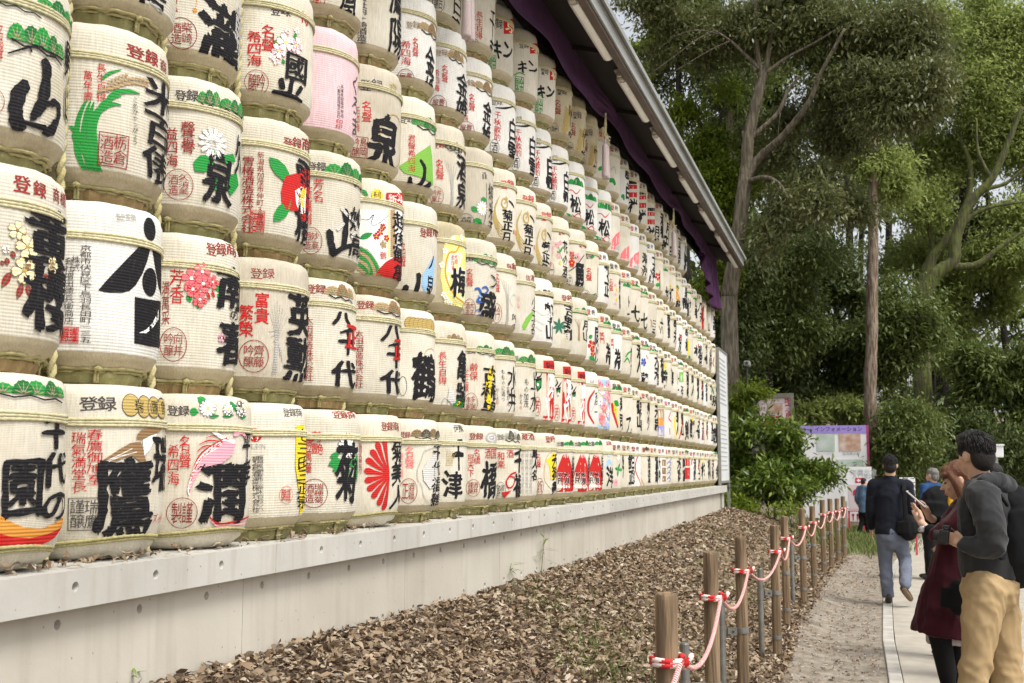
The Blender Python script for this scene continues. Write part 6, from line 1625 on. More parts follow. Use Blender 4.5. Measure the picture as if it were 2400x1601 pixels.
V, F = merge([litter(27000, (-2.45, -0.5), (2.6, 7.0), (0.03, 0.068), 0.04, '', '', bankmask),
              litter(19000, (-2.45, -0.5), (7.0, 12.5), (0.038, 0.078), 0.04, '', '', bankmask),
              litter(13000, (-2.45, -0.3), (12.5, 24.0), (0.05, 0.095), 0.04, '', '', bankmask),
              litter(10000, (-0.8, 0.9), (2.5, 22.0), (0.022, 0.055), 0.012, '', '', vergemask, tilt=0.25)])
fl_o = tag(obj('fallen_leaves', fast_mesh('fallen_leaves', V, F, [M_dead])), 'dry brown fallen leaves covering the bank and the verge', 'leaves', kind='stuff')
# leaves that drifted along the ledge
n = 300
Yl = 2.6 + np.abs(NR.normal(0, 1, n)) ** 1.2 * 4.0; Yl = Yl[Yl < 21.5]; n = len(Yl)
gap = ((Yl - Y_C0) / PITCH_Y + 0.5) % 1.0 - 0.5           # 0 at a barrel's middle
Xl = -2.475 + NR.uniform(-0.12, 0.06, n) * np.clip(np.abs(gap) * 3, 0.35, 1.0)
V, F = flat_leaves(np.stack([Xl, Yl, np.full(n, Z_LEDGE) + NR.uniform(0.004, 0.028, n)], 1), NR.uniform(0.022, 0.055, n), NR.uniform(0.009, 0.022, n), 0.25, NR, 0.35)
tag(obj('ledge_leaves', fast_mesh('ledge_leaves', V, F, [M_dead])), 'dry leaves drifted along the concrete ledge at the foot of the barrels', 'leaves', kind='stuff')
# gravel of the verge
n = 14000
X = NR.uniform(-0.75, 0.9, n); Y = NR.uniform(3, 20, n); k = (X > fence_x(Y) - 0.05) & (X < kerb_x(Y) - 0.01); X, Y = X[k], Y[k]; n = len(X)
s_ = NR.uniform(0.004, 0.012, n)
C = np.stack([X, Y, ground_z(X, Y) + s_ * 0.3], 1)
octv = np.array([[1, 0, 0], [0, 1, 0], [-1, 0, 0], [0, -1, 0], [0, 0, 0.7]], float)
V = (C[:, None] + octv[None] * s_[:, None, None] * NR.uniform(0.7, 1.3, (n, 5, 1))).reshape(-1, 3)
F = (np.arange(n)[:, None, None] * 5 + np.array([[0, 1, 4], [1, 2, 4], [2, 3, 4], [3, 0, 4]])[None]).reshape(-1, 3)
M_grav = mat('gravel', (1, 1, 1), 0.9, None, island=[(0.16, 0.145, 0.125), (0.32, 0.29, 0.25), (0.24, 0.22, 0.20), (0.42, 0.39, 0.35)])
tag(obj('gravel', fast_mesh('gravel', V, F, [M_grav])), 'small grey gravel on the verge between posts and kerb', 'gravel', kind='stuff')

# ---- grass and weeds on the bank
M_grass = mat('grass_blade', (1, 1, 1), 0.6, None, island=[(0.07, 0.10, 0.022), (0.12, 0.16, 0.035), (0.18, 0.22, 0.06), (0.10, 0.13, 0.03), (0.21, 0.20, 0.09)], trans=0.3)
def tufts(centres, per, hgt, spread, wid):
    C = []
    for (x, y, k) in centres:
        m = int(per * k)
        C.append(np.stack([x + NR.normal(0, spread, m), y + NR.normal(0, spread * 1.4, m), np.full(m, k)], 1))
    C = np.concatenate(C)
    C = C[C[:, 0] > X_WALL + 0.03]
    n = len(C)
    B = np.stack([C[:, 0], C[:, 1], ground_z(C[:, 0], C[:, 1])], 1)
    a = NR.uniform(0, 2 * np.pi, n); lean = NR.uniform(0.25, 1.1, n)
    D = unit(np.stack([np.cos(a) * lean, np.sin(a) * lean, np.ones(n)], 1))
    L = NR.uniform(0.5, 1.2, n) * hgt
    N2 = unit(np.stack([-np.cos(a), -np.sin(a), lean], 1))
    S = unit(np.cross(D, N2))
    W = (NR.uniform(0.6, 1.2, n) * wid)[:, None]
    m1 = B + D * (L * 0.55)[:, None]; tip = B + D * (L * 0.9)[:, None] + np.stack([np.cos(a), np.sin(a), -0.5 * np.ones(n)], 1) * (L * 0.25 * lean)[:, None]
    V = np.stack([B + S * W * 0.4, B - S * W * 0.4, m1 - S * W * 0.5, m1 + S * W * 0.5, tip - S * W * 0.08, tip + S * W * 0.08], 1).reshape(-1, 3)
    F = (np.arange(n)[:, None, None] * 6 + np.array([[0, 1, 2, 3], [3, 2, 4, 5]])[None]).reshape(-1, 4)
    return V, F
cen = []
for px, py, k in ((1345, 1500, 1.4), (1400, 1540, 1.6), (1440, 1500, 1.5), (1370, 1570, 1.5), (1470, 1580, 1.4), (1420, 1590, 1.6), (1320, 1450, 0.9), (1270, 1420, 1.1), (1285, 1400, 0.9), (1500, 1480, 0.8), (1560, 1560, 1.0), (1640, 1560, 1.0),
                  (1600, 1470, 0.8), (1700, 1480, 0.9), (1690, 1540, 0.9), (1760, 1420, 0.9), (1770, 1350, 0.9), (1700, 1310, 0.8), (1650, 1330, 0.6), (1560, 1300, 0.5), (1720, 1265, 0.9), (1760, 1250, 0.9), (1800, 1245, 0.9), (1680, 1255, 0.6), (1620, 1250, 0.5),
                  (1830, 1300, 0.8), (1860, 1290, 0.9), (1880, 1270, 0.9), (1900, 1250, 0.9), (1800, 1330, 0.8), (1790, 1380, 0.8), (1740, 1390, 0.7), (1420, 1420, 0.5), (1500, 1390, 0.5), (1480, 1330, 0.4), (1160, 1400, 0.5), (1300, 1340, 0.4), (1850, 1240, 1.0), (1920, 1240, 1.0)):
    p = at_ground(px, py); cen.append((p[0], p[1], k))
p1 = tufts(cen, 95, 0.11, 0.13, 0.0055)
cen2 = []
for px, py in ((1960, 1245), (1980, 1250), (2000, 1255), (2020, 1262), (2035, 1275), (1990, 1275), (1965, 1275), (2045, 1290), (2010, 1285), (1975, 1290), (1940, 1262), (2040, 1265)):
    p = at_ground(px, py); cen2 += [(p[0] + q * 0.3, p[1] + q2, 1.3) for q in (-1, 0, 1) for q2 in (-0.4, 0.5)]
p2 = tufts(cen2, 70, 0.24, 0.34, 0.014)
V, F = merge([p1, p2])
tag(obj('grass', fast_mesh('grass', V, F, [M_grass])), 'short green grass and weeds growing through the leaf litter', 'grass', kind='stuff')

# little broad-leaved weeds and bamboo sprigs by the wall
M_sprig = mat('sprig_leaf', (1, 1, 1), 0.5, None, island=[(0.16, 0.26, 0.05), (0.22, 0.34, 0.07), (0.13, 0.20, 0.04)], trans=0.35)
M_stem = mat('green_stem', (0.16, 0.17, 0.06), 0.7)
def sprig(px, py, h, label, n=9, L=0.11, W=0.014):
    g = at_ground(px, py)
    r = tag(empty('bamboo_sprig', tuple(g)), label, 'plant', 'sprigs along the wall')
    b = MB(); b.tube([(0, 0, -0.02), (0.01, 0.01, h * 0.5), (0.03, -0.01, h)], [0.0035, 0.003, 0.0015], 5); b.build('stem', M_stem, r)
    rr = random.Random(int(px))
    for k in range(n):
        t = 0.45 + 0.55 * (k + 1) / n; a = rr.uniform(0, 6.28)
        C = np.array([[0.03 * t, 0, h * t]]); D = unit(np.array([[math.cos(a), math.sin(a), rr.uniform(-0.5, 0.4)]])); N2 = np.array([[0, 0, 1.0]])
        V, F = leaf_quads(C, D, N2, np.array([L * rr.uniform(0.8, 1.3)]), np.array([W]), 0.15)
        obj('leaf', fast_mesh('leaf', V, F, [M_sprig]), r)
sprig(1190, 1372, 0.16, 'small bamboo sprig at the foot of the wall, middle one of three', 9)
sprig(1268, 1352, 0.30, 'taller bamboo sprig with drooping leaves against the wall', 12, 0.16, 0.016)
sprig(292, 1625, 0.10, 'tiny fern-like sprig against the wall at the bottom left', 10, 0.06, 0.012)

# ---- trees
def bark(name, c1, c2, scale=3.0, c3=None):
    return mat(name, c1, 0.92, c2, scale * 2.2, 10, bump=1.0, bscale=16, stretch=(3, 3, 0.45), bdist=0.05, lo=0.40, hi=0.60)
M_bark = bark('bark_pale', (0.20, 0.17, 0.12), (0.09, 0.075, 0.05))
M_barkc = bark('bark_cedar', (0.13, 0.08, 0.055), (0.30, 0.25, 0.19))
M_barkd = bark('bark_dark', (0.06, 0.05, 0.04), (0.035, 0.03, 0.025))
M_barkm = bark('bark_mossy', (0.13, 0.15, 0.035), (0.07, 0.065, 0.04), 2.0)
def leafmat(name, cols, trans=0.3, rough=0.42, spec=0.45):
    return mat(name, (1, 1, 1), rough, None, island=cols, trans=trans, spec=spec)
M_lgrey = leafmat('leaf_greygreen', [(0.080, 0.098, 0.027), (0.145, 0.161, 0.056), (0.109, 0.126, 0.037), (0.217, 0.224, 0.094), (0.087, 0.105, 0.030)], 0.33, 0.42, 0.45)
M_lgreen = leafmat('leaf_yellowgreen', [(0.106, 0.162, 0.013), (0.200, 0.264, 0.024), (0.081, 0.132, 0.013), (0.275, 0.324, 0.039)], 0.42, 0.5, 0.3)
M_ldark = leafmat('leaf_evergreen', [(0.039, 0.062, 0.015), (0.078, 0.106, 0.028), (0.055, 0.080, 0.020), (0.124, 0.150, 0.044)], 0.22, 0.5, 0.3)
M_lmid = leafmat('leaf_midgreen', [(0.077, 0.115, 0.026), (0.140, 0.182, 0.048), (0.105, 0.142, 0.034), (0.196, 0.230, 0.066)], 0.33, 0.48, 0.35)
M_lpale = leafmat('leaf_pale', [(0.22, 0.28, 0.07), (0.34, 0.40, 0.12), (0.27, 0.33, 0.09), (0.42, 0.47, 0.18)], 0.58, 0.55, 0.25)  # pale leaf green, with backlight and haze of the far crowns lifted into the colour
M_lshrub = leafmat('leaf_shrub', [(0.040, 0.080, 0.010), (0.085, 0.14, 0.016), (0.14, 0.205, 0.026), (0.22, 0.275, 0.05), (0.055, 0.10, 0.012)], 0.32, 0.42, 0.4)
def cloud(clusters, seed, leaf, per=26, sig=0.22, droop=0.35, thr=0.42, nscale=0.9, aspect=0.34):
    """clusters: (centre xyz, radii xyz, number of sprays). Leaves in sprays, with holes where a noise field is low"""
    r = np.random.default_rng(seed)
    Cs = []
    sub = []
    for c, rad, k in clusters:          # break every mass into uneven lumps
        m_ = 10
        u = unit(r.normal(0, 1, (m_, 3))) * (r.uniform(0.0, 1.0, (m_, 1)) ** 0.5) * 0.85
        for q in range(m_):
            sub.append((np.asarray(c) + u[q] * np.asarray(rad), np.asarray(rad) * r.uniform(0.30, 0.62), max(4, int(k / m_ * 1.25 * r.uniform(0.6, 1.5)))))
    for c, rad, k in sub:
        u = unit(r.normal(0, 1, (k * 3, 3))) * (r.uniform(0.15, 1.0, (k * 3, 1)) ** 0.45)
        P = np.asarray(c) + u * np.asarray(rad)
        q = P * nscale
        f = np.sin(q[:, 0] * 2.3 + 1.7 * np.sin(q[:, 1] * 1.9 + seed)) + np.sin(q[:, 1] * 2.7 + 1.3 * np.sin(q[:, 2] * 2.2 + seed)) + np.sin(q[:, 2] * 3.1 + 1.5 * np.sin(q[:, 0] * 2.1))
        keep = f > (thr - 0.5) * 3
        P = P[keep][:k]
        Cs.append(np.concatenate([P, np.repeat(np.asarray(c)[None], len(P), 0)], 1))
    Cs = np.concatenate(Cs)
    n = len(Cs)
    ctr = np.repeat(Cs[:, :3], per, 0); org = np.repeat(Cs[:, 3:], per, 0)
    out = unit(ctr - org)
    # spray axis: outward, drooping
    ax = unit(out * np.array([1, 1, 0.4]) + r.normal(0, 0.5, (n * per, 3)) * 0 + np.repeat(r.normal(0, 0.6, (n, 3)), per, 0) + np.array([0, 0, -droop * 0.5]))
    t = r.uniform(-1, 1, (n * per, 1))
    off = ax * t * sig * 1.8 + r.normal(0, 1, (n * per, 3)) * sig * np.array([0.55, 0.55, 0.3])
    P = ctr + off
    D = unit(ax * 0.7 + r.normal(0, 0.7, (n * per, 3)) + np.array([0, 0, -droop]))
    Nn = unit(np.array([0, 0, 1.0]) + r.normal(0, 0.42, (n * per, 3)))
    L = r.uniform(0.7, 1.3, n * per) * leaf
    return leaf_quads(P, D, Nn, L, L * aspect * r.uniform(0.8, 1.2, n * per), 0.18)
ZA = (1400, 0, 1000 / 2240)
ZB = (1400, 550, 1000 / 2240)
def zp(Z, x, y, Y): return at_y(Z[0] + x * Z[2], Z[1] + y * Z[2], Y)
def mpp(Y): return Y / FPX * 1.047       # metres per photo pixel at distance Y along the wall
def cl(Z, x, y, rx, ry, Y, k, ydep=None):
    c = zp(Z, x, y, Y); m = mpp(Y) * Z[2]
    return (c, (rx * m, ydep or max(rx, ry) * m * 0.8, ry * m), k)
def limb(b, Z, pts, Y, w0, w1, seed=0):
    """tapering limb through crop points; pts may carry their own distance"""
    rr = random.Random(seed)
    P = [zp(Z, p[0], p[1], Y + (p[2] if len(p) > 2 else 0)) for p in pts]
    # smooth
    Q = []
    k = len(P)
    for i in range(k - 1):
        p0, p1, p2, p3 = P[max(i - 1, 0)], P[i], P[i + 1], P[min(i + 2, k - 1)]
        for u in np.linspace(0, 1, 6, endpoint=False):
            Q.append(0.5 * (2 * p1 + (p2 - p0) * u + (2 * p0 - 5 * p1 + 4 * p2 - p3) * u * u + (3 * p1 - p0 - 3 * p2 + p3) * u ** 3))
    Q.append(P[-1])
    R = [w0 + (w1 - w0) * i / (len(Q) - 1) for i in range(len(Q))]
    R = [r * rr.uniform(0.93, 1.07) for r in R]
    b.tube(Q, R, 10)
def make_tree(name, label, limbs, clusters, barkm, leafm, Y, leaf, seed, group='trees of the wood behind the shed', cat='tree', extra_root=None, **kw):
    base = zp(limbs[0][0], *limbs[0][1][0][:2], Y) if limbs else clusters[0][0]
    root = tag(empty(name, (float(base[0]), float(base[1]), float(ground_z(base[0], base[1])))), label, cat, group)
    inv = Matrix.Translation((-float(base[0]), -float(base[1]), -float(ground_z(base[0], base[1]))))
    b = MB()
    if limbs:
        # carry the first limb down to the ground
        p0 = zp(limbs[0][0], *limbs[0][1][0][:2], Y)
        gz = float(ground_z(p0[0], p0[1])) - 0.2
        if p0[2] > gz + 0.05:
            b.tube([(p0[0] + (extra_root or 0), p0[1], gz), (p0[0] + (extra_root or 0) * 0.4, p0[1], (gz + p0[2]) / 2), tuple(p0)], [limbs[0][2] * 1.35, limbs[0][2] * 1.12, limbs[0][2]], 12)
        for q, (Z, pts, w0, w1) in enumerate(limbs): limb(b, Z, pts, Y, w0, w1, seed + q)
        o = b.build('trunk', barkm, root, smooth=True); o.matrix_parent_inverse = inv
    if clusters:
        V, F = cloud(clusters, seed, leaf, **kw)
        o = obj('crown', fast_mesh('crown', V, F, [leafm]), root); o.matrix_parent_inverse = inv
    return root
# the pale forked tree just beyond the shed
Y1 = 25.5
make_tree('broadleaf_tree', 'tall pale forked tree rising behind the far end of the eave', [
    (ZA, [(690, 1560), (715, 1400), (742, 1230), (768, 1000), (785, 850), (792, 740), (830, 560), (862, 420), (872, 380)], 0.185, 0.10),
    (ZA, [(778, 940), (850, 830), (960, 730, -0.3), (1060, 610, -0.6), (1120, 520, -0.8), (1180, 370, -1.0), (1300, 150, -1.2)], 0.11, 0.03),
    (ZA, [(795, 735), (870, 670), (950, 590), (1000, 480), (1060, 400)], 0.075, 0.025),
    (ZA, [(868, 390), (850, 330), (835, 200), (830, -20)], 0.062, 0.035), (ZA, [(872, 390), (892, 320), (912, 200), (945, 80), (975, -20)], 0.062, 0.035),
    (ZA, [(855, 365), (780, 290), (700, 215), (600, 150)], 0.05, 0.015), (ZA, [(878, 388), (1000, 300), (1150, 220), (1260, 150)], 0.05, 0.015),
    (ZA, [(785, 955), (870, 930, -0.4), (950, 960, -0.7), (1015, 1060, -0.9)], 0.06, 0.02), (ZA, [(780, 740), (772, 715), (766, 690)], 0.05, 0.045), (ZA, [(835, 370), (815, 350), (808, 338)], 0.03, 0.025),
    (ZA, [(620, 160), (520, 210), (400, 300), (260, 400)], 0.02, 0.006), (ZA, [(700, 215), (600, 260), (480, 330), (330, 420)], 0.02, 0.006), (ZA, [(640, 180), (540, 160), (430, 180), (330, 250)], 0.018, 0.005), (ZA, [(960, 595), (950, 690), (955, 730)], 0.012, 0.006)],
    [cl(ZA, 1150, 130, 330, 170, Y1 + 0.5, 420), cl(ZA, 1420, 230, 330, 200, Y1, 460), cl(ZA, 1580, 470, 240, 260, Y1 - 0.5, 480), cl(ZA, 1330, 430, 200, 150, Y1 + 0.6, 240), cl(ZA, 620, 160, 240, 130, Y1 + 1, 220), cl(ZA, 480, 300, 200, 120, Y1 + 1, 150),
     cl(ZA, 950, 300, 260, 160, Y1 + 1.6, 200), cl(ZA, 1130, 1130, 240, 290, Y1 - 0.5, 470), cl(ZA, 1020, 880, 210, 160, Y1 + 1.5, 190), cl(ZA, 1280, 1150, 160, 160, Y1 + 0.3, 170), cl(ZA, 800, 60, 220, 120, Y1 + 0.5, 200), cl(ZA, 1700, 250, 160, 200, Y1 + 0.5, 180), cl(ZA, 130, 10, 110, 45, Y1, 45), cl(ZA, 310, 5, 130, 40, Y1, 55), cl(ZA, 400, 120, 200, 110, Y1 + 1, 130), cl(ZA, 1000, 20, 300, 120, Y1 + 0.8, 240), cl(ZA, 950, 620, 160, 120, Y1 + 1.8, 110), cl(ZA, 1250, 700, 220, 130, Y1 + 1.2, 200)],
    M_bark, M_lgrey, Y1, 0.135, 11, droop=0.5, sig=0.26, per=30, thr=0.53, nscale=0.9)
# bright green tree behind the eave
make_tree('green_tree', 'bright yellow-green leafy tree close behind the roof edge', [
    (ZA, [(690, 1500), (700, 1300), (690, 1100), (640, 900), (560, 700), (480, 480)], 0.10, 0.03), (ZA, [(660, 1000), (600, 880), (540, 820)], 0.04, 0.015), (ZA, [(580, 760), (640, 640), (660, 560)], 0.04, 0.015)],
    [cl(ZA, 520, 560, 170, 150, 27.5, 340), cl(ZA, 420, 400, 150, 110, 27.5, 170), cl(ZA, 640, 960, 150, 190, 27.0, 360), cl(ZA, 560, 800, 140, 110, 27.5, 180), cl(ZA, 250, 190, 160, 110, 28, 190), cl(ZA, 700, 1120, 110, 100, 27, 140), cl(ZA, 650, 1480, 90, 130, 26.5, 130)],
    M_barkd, M_lgreen, 27.3, 0.13, 12, sig=0.2, per=26, thr=0.45)
# tall cedar with bare trunk
make_tree('cedar', 'straight bare reddish cedar trunk standing behind the signs', [
    (ZB, [(1452, 1290), (1440, 1000), (1432, 800), (1440, 560), (1442, 300), (1448, 60), (1450, -300), (1456, -560)], 0.185, 0.11)],
    [cl(ZA, 1450, 830, 190, 120, 30.5, 190), cl(ZA, 1330, 800, 160, 90, 31, 110), cl(ZA, 1560, 1000, 150, 100, 31, 110), cl(ZA, 1480, 620, 120, 140, 31, 90)], M_barkc, M_lpale, 30.5, 0.15, 13, droop=0.6, sig=0.22, per=26)
# leaning mossy tree on the right
make_tree('mossy_tree', 'leaning tree with mossy green limbs at the right, pale crown', [
    (ZA, [(1690, 1580), (1780, 1440), (1868, 1370), (1882, 1250), (1960, 1060), (2070, 940), (2160, 740), (2230, 560)], 0.28, 0.07), (ZA, [(1870, 1400), (1990, 1390), (2100, 1310), (2260, 1200)], 0.15, 0.05),
    (ZA, [(1960, 1080), (2030, 1000), (2150, 960), (2260, 860)], 0.12, 0.03), (ZA, [(1900, 1200), (1985, 1120), (2100, 1080), (2250, 1060)], 0.10, 0.03), (ZA, [(2070, 940), (2000, 800), (1990, 620)], 0.08, 0.03)],
    [cl(ZA, 1950, 200, 230, 260, 44, 420), cl(ZA, 2150, 250, 200, 230, 44, 300), cl(ZA, 1930, 640, 230, 170, 44, 330), cl(ZA, 2160, 560, 190, 150, 44, 240), cl(ZA, 2080, 760, 220, 120, 44, 180), cl(ZA, 2180, 1150, 180, 110, 44, 170), cl(ZA, 1800, 760, 160, 140, 44, 200), cl(ZA, 1700, 950, 160, 140, 44, 190), cl(ZA, 2150, 1350, 200, 110, 44, 190)],
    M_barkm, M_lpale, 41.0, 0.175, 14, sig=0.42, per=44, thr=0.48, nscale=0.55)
make_tree('mossy_tree', 'mossy trunk leaning right, behind the larger mossy tree', [
    (ZA, [(1690, 1520), (1720, 1460), (1765, 1340), (1840, 1240), (1940, 1060), (1955, 860), (1890, 700)], 0.26, 0.06), (ZA, [(1765, 1340), (1740, 1200), (1700, 1050)], 0.10, 0.04)],
    [cl(ZA, 1840, 480, 150, 160, 43, 160), cl(ZA, 1720, 1080, 130, 110, 43, 110)], M_barkm, M_lpale, 43.0, 0.18, 15, sig=0.42, per=36, thr=0.45, nscale=0.55)
# dark straight trunk in the shade
make_tree('dark_cedar', 'dark straight trunk in deep shade on the right', [
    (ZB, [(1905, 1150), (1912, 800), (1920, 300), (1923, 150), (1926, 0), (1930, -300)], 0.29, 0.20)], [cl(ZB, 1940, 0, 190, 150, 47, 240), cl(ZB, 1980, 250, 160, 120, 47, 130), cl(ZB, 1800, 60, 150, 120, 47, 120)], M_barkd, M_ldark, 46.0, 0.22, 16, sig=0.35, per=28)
make_tree('slender_tree', 'thin shaded trunk between the notice boards and the forked tree', [(ZB, [(1148, 900), (1140, 500), (1145, 100), (1150, -300)], 0.11, 0.07)], [cl(ZB, 1150, 60, 150, 130, 34, 110)], M_barkd, M_ldark, 34.0, 0.17, 17, sig=0.3, per=26)
make_tree('slender_tree', 'pale narrow trunk glimpsed left of the forked tree', [(ZA, [(660, 1560), (672, 1300), (680, 1050), (690, 760), (700, 500)], 0.14, 0.08)], [cl(ZA, 690, 500, 130, 140, 31, 130)], M_bark, M_ldark, 31.0, 0.16, 18, sig=0.3, per=26)
# evergreen understorey, each a bushy tree of its own
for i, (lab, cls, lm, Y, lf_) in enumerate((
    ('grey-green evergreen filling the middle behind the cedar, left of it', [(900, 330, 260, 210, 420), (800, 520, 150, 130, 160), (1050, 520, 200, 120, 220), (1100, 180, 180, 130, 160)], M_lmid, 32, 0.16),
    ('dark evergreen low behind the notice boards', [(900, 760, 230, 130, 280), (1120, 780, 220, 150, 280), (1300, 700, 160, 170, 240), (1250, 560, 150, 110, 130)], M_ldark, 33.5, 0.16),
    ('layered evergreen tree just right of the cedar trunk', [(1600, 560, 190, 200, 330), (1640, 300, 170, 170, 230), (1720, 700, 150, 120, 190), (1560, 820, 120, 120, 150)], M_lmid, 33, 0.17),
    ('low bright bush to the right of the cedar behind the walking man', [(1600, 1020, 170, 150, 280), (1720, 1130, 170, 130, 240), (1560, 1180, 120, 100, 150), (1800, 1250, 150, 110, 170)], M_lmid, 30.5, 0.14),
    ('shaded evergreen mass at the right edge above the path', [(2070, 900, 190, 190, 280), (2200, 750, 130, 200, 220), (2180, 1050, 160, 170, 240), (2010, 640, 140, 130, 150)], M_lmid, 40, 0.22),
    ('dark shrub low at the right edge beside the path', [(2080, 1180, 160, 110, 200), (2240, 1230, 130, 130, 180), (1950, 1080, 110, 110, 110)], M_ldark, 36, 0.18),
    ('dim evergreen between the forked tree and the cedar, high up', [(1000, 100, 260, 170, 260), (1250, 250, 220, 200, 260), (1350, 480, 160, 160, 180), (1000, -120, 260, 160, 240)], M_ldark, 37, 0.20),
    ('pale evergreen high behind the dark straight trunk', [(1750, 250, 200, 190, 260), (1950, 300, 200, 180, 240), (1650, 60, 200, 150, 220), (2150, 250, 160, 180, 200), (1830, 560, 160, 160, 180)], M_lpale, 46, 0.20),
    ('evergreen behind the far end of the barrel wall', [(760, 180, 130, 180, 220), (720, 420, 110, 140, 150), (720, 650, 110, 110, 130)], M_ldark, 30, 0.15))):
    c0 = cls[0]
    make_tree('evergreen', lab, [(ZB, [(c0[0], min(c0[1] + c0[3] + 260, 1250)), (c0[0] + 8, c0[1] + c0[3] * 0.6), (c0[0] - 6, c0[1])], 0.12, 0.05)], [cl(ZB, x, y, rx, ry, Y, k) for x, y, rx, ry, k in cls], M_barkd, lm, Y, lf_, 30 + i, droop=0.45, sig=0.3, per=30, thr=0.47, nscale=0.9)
for i, (lab, cls, lm, Y, lf_) in enumerate((
    ('tall leafy tree far behind the eave and the bright green tree', [(420, 220, 260, 150, 260), (650, 420, 260, 200, 340), (330, 420, 150, 130, 130), (760, 700, 200, 200, 260), (560, 60, 250, 110, 200)], M_lmid, 36, 0.21),
    ('tall leafy tree far behind the crown of the forked tree', [(950, 250, 260, 200, 300), (1250, 450, 250, 200, 300), (1000, 600, 220, 200, 260), (1250, 120, 260, 130, 220), (1000, 950, 200, 170, 220)], M_lmid, 39, 0.22),
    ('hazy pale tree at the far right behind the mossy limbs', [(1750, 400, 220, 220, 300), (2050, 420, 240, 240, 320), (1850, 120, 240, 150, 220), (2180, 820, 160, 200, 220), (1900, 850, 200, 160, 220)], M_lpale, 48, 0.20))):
    c0 = cls[0]
    make_tree('tall_tree', lab, [(ZA, [(c0[0] + 40, 1500), (c0[0] + 20, 900), (c0[0], c0[1])], 0.22, 0.06)], [cl(ZA, x, y, rx, ry, Y, k) for x, y, rx, ry, k in cls], M_barkd, lm, Y, lf_, 80 + i, droop=0.4, sig=0.42, per=26, thr=0.45, nscale=0.7)
# shrubs on the bank
def shrub(lab, cls, lm, Y, lf_, seed, stems, **kw):
    make_tree('shrub', lab, [(ZB, s, 0.022, 0.008) for s in stems], [cl(ZB, x, y, rx, ry, Y + dy, k) for x, y, rx, ry, k, dy in cls], M_barkd, lm, Y, lf_, seed, group='shrubs on the bank', cat='shrub', **kw)
shrub('large glossy green shrub at the end of the barrel wall', [(870, 1050, 150, 110, 150, 0), (800, 950, 70, 70, 40, 0.1), (980, 1060, 100, 70, 60, 0), (1000, 1190, 150, 140, 210, -0.3), (800, 1230, 130, 120, 170, 0.3), (940, 1320, 190, 90, 190, -0.5), (1140, 1250, 80, 80, 60, 0), (760, 1340, 90, 60, 70, 0)], M_lshrub, 24.5, 0.15, 51,
      [[(930, 1440), (920, 1300), (880, 1080)], [(960, 1440), (1000, 1250), (1060, 1050)], [(900, 1440), (830, 1280), (780, 1120)], [(980, 1440), (1060, 1320), (1140, 1240)]], sig=0.17, per=20, droop=0.15, thr=0.5, nscale=1.9)
shrub('low yellow-green shrub between the notice board and the wall end', [(760, 900, 70, 90, 70, 0), (850, 830, 70, 40, 36, 0), (720, 790, 50, 60, 40, 0.5)], M_lgreen, 25.0, 0.11, 52, [[(770, 1200), (770, 1000), (760, 860)], [(790, 1200), (820, 950), (850, 820)]], sig=0.13, per=18, droop=0.1, nscale=1.6)
shrub('pale yellow-green bushes around the framed poster', [(1130, 960, 110, 70, 120, 1.5), (1270, 920, 120, 70, 130, 1.5), (1380, 960, 80, 70, 80, 1.5)], M_lpale, 31.0, 0.15, 53, [[(1150, 1300), (1140, 1050), (1130, 950)], [(1290, 1300), (1280, 1050), (1280, 920)]], sig=0.16, per=26, nscale=1.5)
shrub('low weedy bush along the bank by the far fence posts', [(800, 1440, 110, 40, 60, -1.0), (950, 1430, 120, 40, 70, -1.3), (1080, 1440, 90, 40, 50, -1.5), (720, 1400, 50, 30, 30, -0.5)], M_lgreen, 24.0, 0.10, 54, [[(900, 1500), (900, 1440)]], sig=0.13, per=20, droop=0.1, nscale=1.6)

# the wood beyond: reads as one mass
cls = []
rw = random.Random(8)
for k in range(80):
    x = rw.uniform(-26, 30); y = rw.uniform(46, 66); z = rw.uniform(1, 17 if x < 12 else 15)
    cls.append(((x, y, z), (rw.uniform(1.8, 3.4), rw.uniform(1.2, 2.2), rw.uniform(1.4, 2.6)), 44))
for k in range(26):
    cls.append(((rw.uniform(-24, 28), rw.uniform(42, 50), rw.uniform(0.5, 3.5)), (2.6, 1.6, 1.6), 44))
V, F = cloud(cls, 71, 0.5, per=16, sig=0.65, nscale=0.5, thr=0.4)
wood = tag(obj('far_wood', fast_mesh('far_wood', V, F, [M_lmid])), 'deep shaded wood beyond the path, merging into one mass of leaves', 'wood', kind='stuff')
b = MB()
for k in range(40):
    x = rw.uniform(-22, 26); y = rw.uniform(42, 60); r_ = rw.uniform(0.10, 0.28); g = float(ground_z(x, y))
    b.tube([(x, y, g - 0.3), (x + rw.uniform(-0.3, 0.3), y, g + 6), (x + rw.uniform(-0.8, 0.8), y, g + 14)], [r_, r_ * 0.85, r_ * 0.5], 8)
tag(b.build('far_trunks', M_barkd), 'thin shaded trunks deep in the wood, too dim to tell apart', 'wood', kind='stuff')

